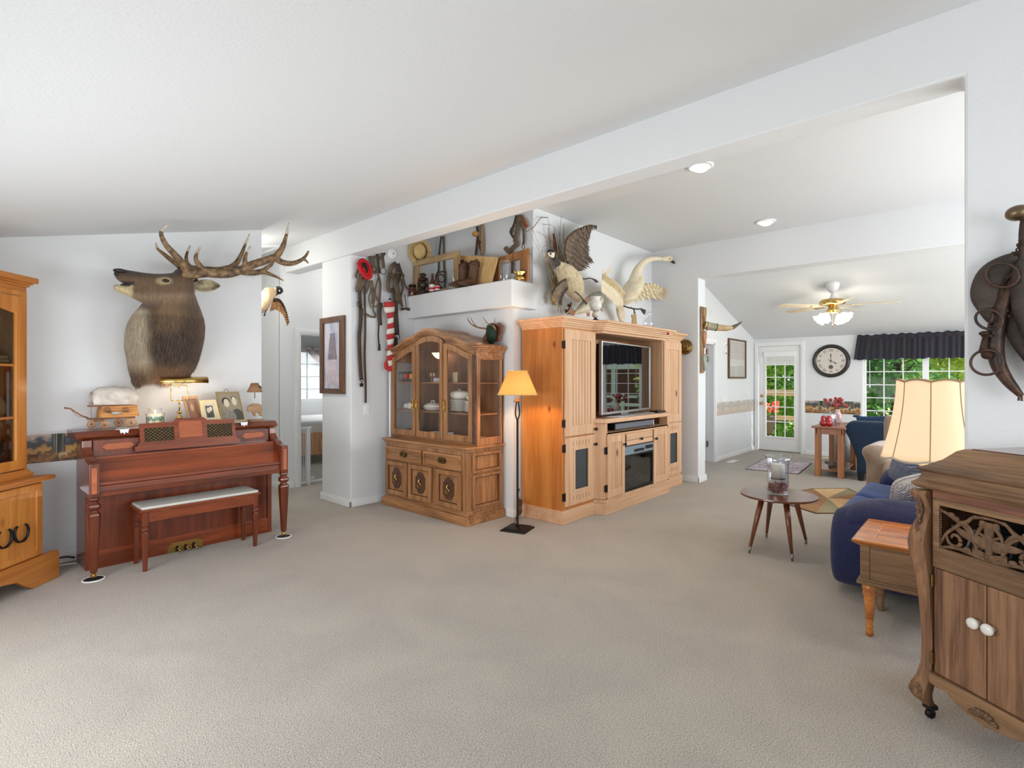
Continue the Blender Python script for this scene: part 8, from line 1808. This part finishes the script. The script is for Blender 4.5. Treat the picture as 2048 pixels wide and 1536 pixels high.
# ================================================================ clock
CKX,CKY,CKZ,CR = XF-.001,2.05,1.728,.30
ck = thing('wall_clock','large round wall clock with dark rim and Roman numerals','clock',(CKX,CKY,CKZ-CR)); CM = Matrix(((0,0,-1,CKX),(-1,0,0,CKY),(0,1,0,CKZ),(0,0,0,1)))   # x right (towards -Y), y up, z towards the room
obj('rim',G(CM).lathe([(.235,.02),(.245,.035),(.265,.045),(.285,.042),(.30,.02),(.30,0)],48,cap=False),plain('dark_rim',S(48,42,38),.35,nz=.3),ck,smooth=True)
obj('face',G(CM).lathe([(.24,.0),(.24,.018),(0,.018)],48),plain('clock_face',S(216,208,198),.5,nz=.06),ck)
def text(name,s,size,M,mat,parent,ex=.001,alx='CENTER'):
    cu = bpy.data.curves.new(name,'FONT'); cu.body = s; cu.size = size; cu.align_x = alx; cu.align_y = 'CENTER'; cu.extrude = ex; cu.materials.append(mat); cu.resolution_u = 3
    tmp_ = bpy.data.objects.new('tmp',cu); me_ = bpy.data.meshes.new_from_object(tmp_); bpy.data.objects.remove(tmp_); o = bpy.data.objects.new(name,me_); COL.objects.link(o); o.parent = parent; o.matrix_local = WM[root_of(parent).name].inverted() @ M; return o
m_num = plain('numeral_grey',S(96,88,82),.6)
for k,s in enumerate(('XII','I','II','III','IIII','V','VI','VII','VIII','IX','X','XI')):
    a = PI/2-k*PI/6; text('numeral',s,.062,CM @ Matrix.Translation((.19*math.cos(a),.19*math.sin(a),.0195)) @ Matrix.Rotation(a-PI/2 if k not in (3,9) else 0,4,'Z'),m_num,ck)
obj('sub_dial',G(CM).lathe([(.035,.018),(.035,.02),(0,.02)],24,(0,-.11,0)).torus((0,-.11,.0205),.035,.002,n=24),m_num,ck)
m_hand = plain('clock_hand',S(30,28,28),.4)
for a,L_,w_ in ((PI/2,.15,.007),(PI/2-4*PI/6,.12,.009)):
    H_ = CM @ Matrix.Rotation(a,4,'Z'); obj('hand',G(H_).prism([(-.045,-.003),(L_*.6,-w_*.5),(L_*.7,-w_*1.6),(L_*.8,-w_*.4),(L_,0),(L_*.8,w_*.4),(L_*.7,w_*1.6),(L_*.6,w_*.5),(-.045,.003)],.024,.026,'z'),m_hand,ck)
obj('arbor',G(CM).lathe([(.01,.02),(.01,.028),(0,.03)],12),m_hand,ck)
# ================================================================ valance
vl = thing('window_valance','dark navy gathered valance across the dining room window','valance',(XF-.06,-.15,1.735))
def valf(u,v):
    y = 1.64-3.6*u; fl_ = math.sin(u*290+1.2*math.sin(u*31))*.6+math.sin(u*137+2)*.4
    amp = .008+.024*v; x = XF-.05-amp*fl_-.03*v
    if u < .002:x += .03*v
    top = 2.165+.008*math.sin(u*190)+.005*math.sin(u*77)
    z = top-(.43+.006*math.sin(u*60))*v
    return (x,y+(.055*v if u < .03 else .055*v*max(0,1-(u-.03)/.05)),z)
def navy(name,c1,c2):
    m,nt,b = newmat(name); n = N(nt,'ShaderNodeTexNoise',Scale=200.0); nt.links.new(coords(nt,(1,1,1)),n.inputs[0]); nt.links.new(ramp(nt,n.outputs['Fac'],[(.3,c1),(.7,c2)]),b.inputs['Base Color']); setp(b,Roughness=.95)
    b.inputs['Sheen Weight'].default_value = .2; tr = N(nt,'ShaderNodeBsdfTranslucent'); tr.inputs[0].default_value = S(70,90,130); mx = N(nt,'ShaderNodeMixShader'); mx.inputs[0].default_value = .12
    nt.links.new(b.outputs[0],mx.inputs[1]); nt.links.new(tr.outputs[0],mx.inputs[2]); nt.links.new(mx.outputs[0],nt.nodes['Material Output'].inputs[0]); return m
m_val = navy('valance_cloth',S(38,35,42),S(56,52,60))
obj('cloth',G().sheet(valf,760,8),m_val,vl,smooth=True)
obj('rod_pocket',G().sheet(lambda u,v:(XF-.062-.02*math.sin(PI*v)-.006*math.sin(u*190),1.64-3.6*u,2.085+.06*v),420,4),m_val,vl,smooth=True)
obj('curtain_rod',G().tube([(XF-.045,1.62,2.115),(XF-.045,-1.95,2.115)],.01,8).tube([(XF-.045,1.62,2.115),(XF,1.62,2.115)],.01,8),m_white,vl)
# ================================================================ oak sofa table and things on it
ot = thing('oak_side_table','tall narrow oak side table with lower shelf beside the navy armchair','side table',(9.1,1.63,0))
ox0,ox1,oy0,oy1 = 8.60,9.62,1.46,1.80
obj('tabletop',G().prism([(ox0-.01,oy0-.05),(ox0-.04,oy0-.02),(ox0-.04,oy1+.03),(ox0-.01,oy1+.05),(ox1+.03,oy1+.05),(ox1+.03,oy0-.05)],.695,.722,'z'),m_oak_h,ot,bev=.006)
obj('apron',G().box(ox0+.01,ox0+.03,oy0,oy1,.61,.69).box(ox1-.03,ox1-.01,oy0,oy1,.61,.69).box(ox0,ox1,oy0+.005,oy0+.02,.61,.69).box(ox0,ox1,oy1-.02,oy1-.005,.61,.69),m_oak_h,ot,bev=.002)
for x in (ox0,ox1-.075):
    for y in (oy0-.01,oy1-.065):obj('leg',G().box(x,x+.075,y,y+.075,0,.695),m_oak,ot,bev=.003)
obj('shelf',G().box(ox0+.03,ox1-.03,oy0+.01,oy1-.01,.085,.105),m_oak_h,ot,bev=.003)
ZO = .722
def setlathe(name,lab,cat,u,v,mat,prof,n=20,part='body',X=None):
    p = px(u,v,Z=ZO) if X is None else Vector((X,px(u,800,X=X).y,ZO)); t = thing(name,lab,cat,(p.x,p.y,ZO)); obj(part,G(TM((p.x,p.y,ZO))).lathe(prof,n),mat,t,smooth=True); return t,p
m_redc = plain('red_ceramic',S(170,22,34),.15,coat=.6)
for u,lab in ((1647,'left of the two red ceramic pears on the oak side table'),(1658,'right of the two red ceramic pears on the oak side table')):
    t,p = setlathe('red_pear_shaker',lab,'ornament',u,0,m_redc,[(.02,0),(.045,.01),(.053,.04),(.045,.07),(.032,.09),(.036,.11),(.03,.135),(.012,.15),(0,.152)],X=8.70)
t,p = setlathe('glass_bell_jar','clear glass bell jar behind the red pears','jar',1659.5,0,m_cglass,[(.1,0),(.105,.01),(.1,.15),(.09,.19),(.05,.21),(.015,.215),(.02,.235),(0,.24)],X=8.86)
t,p = setlathe('flower_vase','patterned pink glass vase with dried red flowers','vase',1675.5,0,plain('pink_vase',S(196,130,130),.3,nz=.5,vary=S(226,210,206),nscale=30),[(.03,0),(.05,.02),(.055,.09),(.05,.14),(.03,.19),(.035,.22)],X=9.25)
rnd = random.Random(5); g = G(); g2 = G()
for i in range(26):
    a = rnd.random()*2*PI; r = rnd.random()*.16; q = p+Vector((r*math.cos(a)*.6,r*math.sin(a)+.02,.27+rnd.random()*.12)); g.ell(q,(.028,.028,.022),7,5); g2.tube([p+Vector((0,0,.2)),q],.002,4)
obj('flower_heads',g,plain('dusty_red_petal',S(186,84,84),.8,nz=.5),t,smooth=True); obj('stems',g2,m_leather_b,t)
mc = thing('milk_can','dull grey metal milk can standing behind the oak side table','milk can',(10.25,1.72,0)); obj('body',G(TM((10.25,1.72,0))).lathe([(.15,0),(.16,.01),(.16,.38),(.1,.5),(.095,.56),(.12,.6),(.12,.63)],26),plain('dull_tin',S(132,130,126),.45,.7,nz=.3),mc,smooth=True)
for s_ in (-1,1):obj('handle',G().tube([(10.25,1.72+s_*.1,.53),(10.25,1.72+s_*.17,.5),(10.25,1.72+s_*.165,.42)],.01,7),m_iron,mc,smooth=True)
af = thing('pewter_animal_figure','small pewter animal figure on the lower shelf of the oak table','figurine',(8.75,1.59,.105)); m_pew = plain('pewter',S(120,112,104),.35,.8,nz=.4)
g = G().loft([((8.72,1.66,.15),(0,.0,.03),(.03,0,0)),((8.74,1.61,.17),(0,0,.045),(.04,0,0)),((8.76,1.55,.16),(0,0,.035),(.035,0,0)),((8.77,1.52,.15),(0,0,.02),(.02,0,0))]).ell((8.73,1.68,.19),(.025,.035,.022)).ell((8.73,1.695,.215),(.01,.006,.02))
for dx in (-.02,.02):
    for y in (1.55,1.64):g.tube([(8.75+dx,y,.15),(8.75+dx,y,.108)],.011,7)
organic('body',g,hide('pewter_skin',.35,30,(1,1,1),.2,.3,0),af,.007,2,lambda p:S(120,110,100)[:3])
# ================================================================ navy armchair seen from behind, recliner
na = thing('navy_armchair','navy blue armchair seen from behind near the dining window','armchair',(9.0,.88,0))
m_nav = bluefab('navy_velvet',S(16,38,62),S(28,56,84),260)
g = G().prism([(1.30,.1),(1.30,.3),(1.36,.5),(1.43,.66),(1.44,.72),(1.40,.79),(1.36,.82),(.40,.82),(.36,.79),(.32,.72),(.33,.66),(.40,.5),(.46,.3),(.46,.1)],8.58,8.82,'x')
soft('back',g,m_nav,na,.028,5)
for s_,y in ((1,1.20),(-1,.56)):
    g = G().box(8.7,9.4,y-.09,y+.09,.1,.56).loft([((8.7,y+s_*.06,.58),(0,.13,0),(0,0,.1)),((9.38,y+s_*.06,.56),(0,.13,0),(0,0,.1)),((9.44,y+s_*.06,.54),(0,.1,0),(0,0,.08))])
    soft('arm',g,m_nav,na,.03,6)
soft('seat',G().box(8.7,9.42,.62,1.14,.12,.46),m_nav,na,.03,6)
for x,y in ((8.63,1.25),(8.63,.51),(9.36,1.2),(9.36,.55)):obj('foot',G().sq([(.028,0),(.04,.11)],(x,y,0),0),m_black,na)
cu_ = thing('blue_cushion','blue cushion peeking over the back of the navy armchair','cushion',(8.98,1.0,.5)); soft('cover',G().hexa([(8.86,.72,.5),(8.96,.72,.5),(8.96,1.28,.5),(8.86,1.28,.5)],[(8.86,.66,.90),(8.92,.66,.90),(8.92,1.35,.87),(8.86,1.35,.87)]),bluefab('cushion_blue',S(26,54,84),S(44,76,108),120),cu_,.022,4)
obj('corner_ear',G().ell((8.89,1.34,.87),(.02,.05,.02)).ell((8.89,.68,.90),(.02,.05,.02)),bpy.data.materials['cushion_blue'],cu_,smooth=True)
rc_ = thing('brown_recliner','taupe plush recliner between the blue sofa and the navy armchair','armchair',(7.1,.45,0))
m_tau = plain('taupe_plush',S(150,128,106),.95,nz=.2,nscale=6,sheen=.5,bmp=.2,bscale=120)
soft('arm',G().box(6.72,7.5,.74,.93,.06,.56).loft([((6.70,.84,.62),(0,.14,0),(0,0,.09)),((7.5,.84,.60),(0,.14,0),(0,0,.09))]).ell((6.72,.84,.60),(.06,.13,.09)),m_tau,rc_,.03,7)
soft('arm',G().box(6.72,7.5,-.06,.12,.06,.56).loft([((6.70,.03,.62),(0,.14,0),(0,0,.09)),((7.5,.03,.60),(0,.14,0),(0,0,.09))]),m_tau,rc_,.03,7)
soft('seat',G().loft([((6.78,.12,.44),(.14,0,0),(0,0,.12)),((6.78,.78,.44),(.14,0,0),(0,0,.12))]).box(6.78,7.5,.1,.78,.2,.5),m_tau,rc_,.03,7)
soft('footrest',G().loft([((6.66,.14,.28),(.10,0,0),(0,0,.13)),((6.66,.80,.28),(.10,0,0),(0,0,.13))]).box(6.68,6.8,.1,.82,.08,.3),m_tau,rc_,.03,7)
soft('back',G().box(7.4,7.66,.0,.86,.2,.98),m_tau,rc_,.035,10)
obj('base',G().box(6.8,7.5,.0,.85,0,.1),m_black,rc_)
# ================================================================ rugs
def rugmat(name,c1,c2,c3,sc):
    m,nt,b = newmat(name); v = N(nt,'ShaderNodeTexNoise',Scale=sc,Detail=3.0,Distortion=2.0); nt.links.new(coords(nt,(1,1,1)),v.inputs[0])
    nt.links.new(ramp(nt,v.outputs['Fac'],[(.38,c1),(.47,c2),(.54,c3),(.62,c2)]),b.inputs['Base Color']); setp(b,Roughness=1); return m
r1 = [px(u,v,Z=0) for u,v in ((1490,939),(1597,949),(1624,927),(1530,917))]
t = thing('woven_rug','blue and pink woven rug by the glazed outside door','rug',tuple(sum(r1,Vector())/4)); obj('pile',G().prism([(p.x,p.y) for p in r1],.0,.008,'z'),rugmat('woven_rug_pattern',S(120,124,146),S(196,192,200),S(206,172,172),7),t,bev=.002)
c_ = sum(r1,Vector())/4; obj('dark_binding',G().ring([(p.x,p.y) for p in r1],[(c_.x+(p.x-c_.x)*.97,c_.y+(p.y-c_.y)*.97) for p in r1],.0,.009,'z'),plain('binding',S(70,60,66),.9),t)
hp_ = [px(u,v,Z=0) for u,v in ((1560,1005),(1632,1028),(1692,1028),(1740,1002),(1718,988),(1697,978),(1625,978),(1572,988))]
t = thing('tan_rug','tan eight sided rug with angular brown bands behind the coffee table','rug',tuple(sum(hp_,Vector())/8)); m_tan = plain('tan_rug_pile',S(196,156,108),.95,nz=.25,nscale=9,vary=S(168,128,88)); c_ = sum(hp_,Vector())/8
obj('pile',G().prism([(p.x,p.y) for p in hp_],0,.007,'z'),m_tan,t); lp_ = lambda p,k:(c_.x+(p.x-c_.x)*k,c_.y+(p.y-c_.y)*k)
m_rb = [plain('rug_tan_dark',S(158,116,78),.95,nz=.2),plain('rug_sage',S(150,138,104),.95,nz=.2),plain('rug_sand',S(214,178,130),.95,nz=.2)]
for i in range(8):
    a,b_ = hp_[i],hp_[(i+1) % 8]; obj('woven_wedge',G().prism([(c_.x,c_.y),lp_(a,.96),lp_(b_,.96)],.006,.0085,'z'),m_rb[i % 3],t)
obj('binding',G().ring([(p.x,p.y) for p in hp_],[lp_(p,.965) for p in hp_],0,.010,'z'),plain('brown_binding',S(110,78,52),.9),t)
# ================================================================ bedroom glimpsed through the doorway
bd = thing('bed','white covered bed with a pale wooden footboard in the bedroom','bed',(4.9,9.0,0))
fb = lambda u,v:px(u,v,Y=8.3)
fx0_,fx1_ = 3.85,5.4
obj('mattress_cover',G().box(fx0_+.02,fx1_,8.34,9.85,.42,.70),plain('white_bedspread',S(236,234,232),.9,bmp=.3),bd,bev=.05)
obj('footboard',G().box(fx0_,fx1_,8.28,8.33,.14,.52),wood('pale_bed_wood',S(214,158,112),S(232,184,140),'z',.5),bd,bev=.01)
for k in range(3):obj('footboard_panel',G().prism([(fx0_+.1+k*.5,.2),(fx0_+.5+k*.5,.2),(fx0_+.5+k*.5,.40),(fx0_+.4+k*.5,.46),(fx0_+.2+k*.5,.46),(fx0_+.1+k*.5,.40)],8.265,8.285,'y'),bpy.data.materials['pale_bed_wood'],bd,bev=.006)
obj('bed_leg',G().box(fx0_,fx0_+.07,8.28,8.34,0,.5),bpy.data.materials['pale_bed_wood'],bd); obj('bed_leg',G().box(fx1_-.07,fx1_,8.28,8.34,0,.5),bpy.data.materials['pale_bed_wood'],bd)
obj('bed_leg',G().box(fx0_,fx0_+.07,9.8,9.86,0,.5),bpy.data.materials['pale_bed_wood'],bd); obj('bed_leg',G().box(fx1_-.07,fx1_,9.8,9.86,0,.5),bpy.data.materials['pale_bed_wood'],bd)
obj('side_rail',G().box(fx0_,fx0_+.05,8.3,9.85,.2,.42),bpy.data.materials['pale_bed_wood'],bd)
m_curt = plain('sheer_curtain',S(214,206,204),.9)
for nm,lab,xa,xb,xt in (('left','grey white curtain tied back at the left of the bedroom window',4.7,4.93,4.72),('right','grey white curtain swept to the right of the bedroom window',5.02,6.3,6.2)):
    t = thing('curtain',lab,'curtain',((xa+xb)/2,9.93,.9))
    obj('cloth',G().sheet(lambda u,v:(xa+(xb-xa)*u*(1-v)**.8*(1 if nm == 'left' else 1)+(0 if nm == 'left' else (1-(1-v)**.8)*(xt-xa)*.98) if True else 0,9.93+.018*math.sin(u*38),2.0-1.0*v),60,12),m_curt,t,smooth=True,solid=.004)
    obj('heading',G().sheet(lambda u,v:(xa+(xb-xa)*u,9.92+.02*math.sin(u*60),1.98+.05*v),60,2),m_curt,t,smooth=True,solid=.004)
gt = thing('baby_gate','white metal safety gate standing in the bedroom doorway','gate',(3.45,6.69,0)); m_gate = plain('gate_white',S(232,232,234),.4)
obj('hinge_post',G().box(3.30,3.32,6.66,6.69,.02,.74),m_gate,gt,bev=.003); obj('latch_post',G().box(3.40,3.45,6.655,6.695,.0,.76),m_gate,gt,bev=.004)
obj('top_bar',G().box(3.30,3.47,6.66,6.69,.735,.765),m_gate,gt,bev=.003); obj('bottom_bar',G().box(3.30,4.09,6.665,6.69,.02,.045),m_gate,gt,bev=.003)
for k in range(3):obj('bar',G().tube([(3.335+k*.024,6.675,.03),(3.335+k*.024,6.675,.74)],.004,6),m_gate,gt)
bin_ = [obj('latch',G().box(3.46,3.5,6.65,6.69,.06,.10),m_gate,gt,bev=.004)]
# ================================================================ outside
gm,nt,b = newmat('lawn'); n = N(nt,'ShaderNodeTexNoise',Scale=1.2,Detail=6.0); nt.links.new(coords(nt,(1,1,1)),n.inputs[0]); nt.links.new(ramp(nt,n.outputs['Fac'],[(.35,S(96,130,52)),(.6,S(170,180,96))]),b.inputs['Base Color']); setp(b,Roughness=1)
struct('floor_lawn',G().box(11.3,70,-40,40,-.75,-.6),gm,'green lawn outside')
m_deck = wood('deck_board',S(176,146,104),S(222,196,150),'y',.7,14,.05)
dp = sthing('floor_deck','timber deck outside the dining room',(12.4,1.0,-.2))
for k in range(13):obj('deck_board',G().box(11.2+k*.145,11.335+k*.145,-3,5,-.16,-.12),m_deck,dp)
rl = thing('deck_railing','pale timber deck railing beyond the glazed door','railing',(13.0,1.9,-.12))
for z,h_ in ((1.02,.10),(.47,.10),(.0,.09)):obj('rail_board',G().box(12.95,12.99,2.0,5,z,z+h_),m_deck,rl)
obj('cap_board',G().box(12.9,13.08,2.0,5,1.12,1.15),m_deck,rl)
for y in (2.05,4.8):obj('post',G().box(12.99,13.07,y,y+.09,-.12,1.12),m_deck,rl)
def leafmat(name,c1,c2):
    m,nt,b = newmat(name); n = N(nt,'ShaderNodeTexNoise',Scale=1.7,Detail=2.0); nt.links.new(coords(nt,(1,1,1)),n.inputs[0]); nt.links.new(ramp(nt,n.outputs['Fac'],[(.35,c1),(.65,c2)]),b.inputs['Base Color']); setp(b,Roughness=.6)
    tr = N(nt,'ShaderNodeBsdfTranslucent'); tr.inputs[0].default_value = c2; mx = N(nt,'ShaderNodeMixShader'); mx.inputs[0].default_value = .5; nt.links.new(b.outputs[0],mx.inputs[1]); nt.links.new(tr.outputs[0],mx.inputs[2]); nt.links.new(mx.outputs[0],nt.nodes['Material Output'].inputs[0]); return m
m_l1 = leafmat('leaf_green',S(84,128,46),S(166,200,86)); m_l2 = leafmat('leaf_dark',S(52,92,48),S(110,156,84)); m_l3 = leafmat('leaf_yellow',S(140,160,60),S(206,214,120)); m_bark = plain('bark',S(92,74,58),.9,nz=.4)
def foliage(clumps,n_,size,seed):
    rnd = random.Random(seed); g = G(); V = g.v; F = g.f
    for _ in range(n_):
        c,r = clumps[rnd.randrange(len(clumps))]
        while True:
            q = Vector((rnd.uniform(-1,1),rnd.uniform(-1,1),rnd.uniform(-1,1)))
            if .3 < q.length < 1:break
        q.normalize(); q *= rnd.uniform(.6,1.0); p = Vector(c)+Vector((q.x*r[0],q.y*r[1],q.z*r[2]))
        d = Vector((rnd.uniform(-1,1),rnd.uniform(-1,1),rnd.uniform(-1,.4))).normalized(); s_ = d.orthogonal().normalized(); s_.rotate(Matrix.Rotation(rnd.random()*6.3,3,d)); L = size*rnd.uniform(.7,1.3)
        b_ = len(V); V += [p,p+d*L*.5+s_*L*.3,p+d*L,p+d*L*.5-s_*L*.3]; F.append([b_,b_+1,b_+2,b_+3]); g.mi.append(0)
    return g
def tree(lab,x,y,h,r,mat,n_,size,seed,trunk=True,kind='tree'):
    t = thing('tree',lab,'tree',(x,y,-.6)); rnd = random.Random(seed)
    cl = [((x+rnd.uniform(-.5,.5)*r,y+rnd.uniform(-.7,.7)*r,-.3+h*rnd.uniform(.12,.95)),(r*.5,r*.5,h*.16)) for _ in range(14)]
    f = obj('foliage',foliage(cl,n_,size,seed),mat,t); f['kind'] = 'stuff'
    g = G().tube([(x,y,-.6),(x+.05,y+.1,h*.4),(x,y,h*.8)],[.16,.12,.05],8)
    for i in range(6):a = rnd.random()*6.3; z = h*rnd.uniform(.15,.6); g.tube([(x,y,z),(x+math.cos(a)*r*.6,y+math.sin(a)*r*.6,z+h*.15)],[.05,.015],6)
    obj('trunk',g,m_bark,t,smooth=True)
tree('bushy bright green tree seen through the glazed door',16.0,4.4,5.0,1.9,m_l1,5200,.20,1)
tree('dark green tree behind the railing left of the glazed door',19.5,6.8,7.0,2.6,m_l2,5200,.26,2)
tree('feathery green tree at the left of the dining window',15.8,1.5,5.0,1.5,m_l2,5200,.18,3)
tree('yellow green tree in the middle of the dining window',20.0,1.3,5.4,2.2,m_l3,4500,.24,4)
tree('round green tree at the right of the dining window',24.0,1.0,3.6,1.6,m_l1,4200,.24,5)
tree('distant green tree row end beyond the yard',34,2.5,5.5,4.6,m_l2,4500,.4,6)
tree('pale far tree behind the right window pane',52,4.5,6.0,4.0,m_l3,3500,.5,7)
tree('tall dark tree between the door and the window',22,4.5,7.5,3.0,m_l2,4200,.3,8)
# potted geranium on the deck
pt = thing('flower_pot','grey pot of orange red geraniums on the deck','potted plant',(12.35,3.55,-.12)); M = TM((12.35,3.55,0)); pot = plain('grey_pot',S(92,84,80),.7)
obj('stand',G(M).lathe([(.1,-.12),(.1,.22)],16),m_bark,pt); obj('pot',G(M).lathe([(.13,.22),(.2,.56),(.215,.57),(.215,.61),(.18,.6)],24),pot,pt,smooth=True)
obj('leaves',foliage([((12.35,3.55,.68),(.24,.24,.12))],400,.06,11),m_l1,pt)['kind'] = 'stuff'
g = G(); rnd = random.Random(9)
for i in range(60):g.ell((12.3+rnd.uniform(-.2,.15),3.55+rnd.uniform(-.24,.24),.76+rnd.uniform(-.08,.14)),(.035,.035,.026),6,4)
obj('blossoms',g,plain('geranium_orange',S(236,92,66),.6),pt,smooth=True)
t = thing('draped_cloth','white draped cloth on the deck behind the door','cloth',(11.75,3.35,-.12)); obj('cloth',G().loft([((11.75,3.35,-.11),(.24,0,0),(0,.24,0)),((11.75,3.3,.1),(.13,0,0),(0,.12,0)),((11.75,3.28,.22),(.02,0,0),(0,.02,0))]),m_white,t,smooth=True)
# barbecue shape and red capped jar in the window corner
t = thing('red_capped_jar','clear jar with a red lid on the garden chair outside the window','jar',(12.2,1.50,.34)); obj('body',G(TM((12.2,1.50,.34))).lathe([(.05,0),(.06,.01),(.06,.16),(.045,.18)],16),m_cglass,t,smooth=True); obj('lid',G(TM((12.2,1.50,.34))).lathe([(.062,.175),(.062,.215),(0,.217)],16),m_red,t)
t = thing('garden_chair','dark metal garden chair outside the window corner','chair',(12.2,1.55,-.12)); g = G().box(11.95,12.4,1.35,1.8,.3,.34)
obj('seat',g,m_iron,t,bev=.01)
for x in (11.98,12.37):
    for y in (1.38,1.77):obj('leg',G().tube([(x,y,.3),(x,y,-.12)],.014,6),m_iron,t)
obj('backrest',G().tube([(11.98,1.38,.34),(11.93,1.40,.75),(11.93,1.58,.85),(11.93,1.76,.75),(11.98,1.77,.34)],.016,8).tube([(11.94,1.5,.34),(11.93,1.5,.8)],.008,6).tube([(11.94,1.66,.34),(11.93,1.66,.8)],.008,6),m_iron,t,smooth=True)
# barn and white rail fence across the yard
bn_ = thing('barn','red brown barn with pale roof across the yard','barn',(34,-14,-.6)); m_bred = wood('barn_boards',S(110,62,52),S(146,92,80),'z',.8,6,.1); m_roof = plain('barn_roof',S(196,178,176),.6)
obj('walls',G().prism([(-20,-.6),(-8,-.6),(-8,2.6),(-14,4.6),(-20,2.6)],32,40,'x'),m_bred,bn_)
obj('roof',G().hexa([(31.6,-7.4,2.5),(40.4,-7.4,2.5),(40.4,-14,4.8),(31.6,-14,4.8)],[(31.6,-7.4,2.65),(40.4,-7.4,2.65),(40.4,-14,4.98),(31.6,-14,4.98)]).hexa([(31.6,-14,4.8),(40.4,-14,4.8),(40.4,-20.6,2.5),(31.6,-20.6,2.5)],[(31.6,-14,4.98),(40.4,-14,4.98),(40.4,-20.6,2.65),(31.6,-20.6,2.65)]),m_roof,bn_)
obj('porch_beam',G().box(30.4,32,-19,-8,2.0,2.3),m_white,bn_)
for y in (-9,-12,-15,-18):obj('porch_post',G().box(30.5,30.75,y,y+.25,-.6,2.0),m_white,bn_)
fe = thing('rail_fence','white rail fence in front of the barn','fence',(24,-8,-.6))
for z in (.3,.7,1.1):obj('rail',G().box(24,24.06,-20,-2,z-.6,z-.48),m_white,fe)
for k in range(8):obj('post',G().box(23.95,24.1,-20+k*2.4,-19.88+k*2.4,-.6,.7),m_white,fe)
bn_.location.y += 6.0
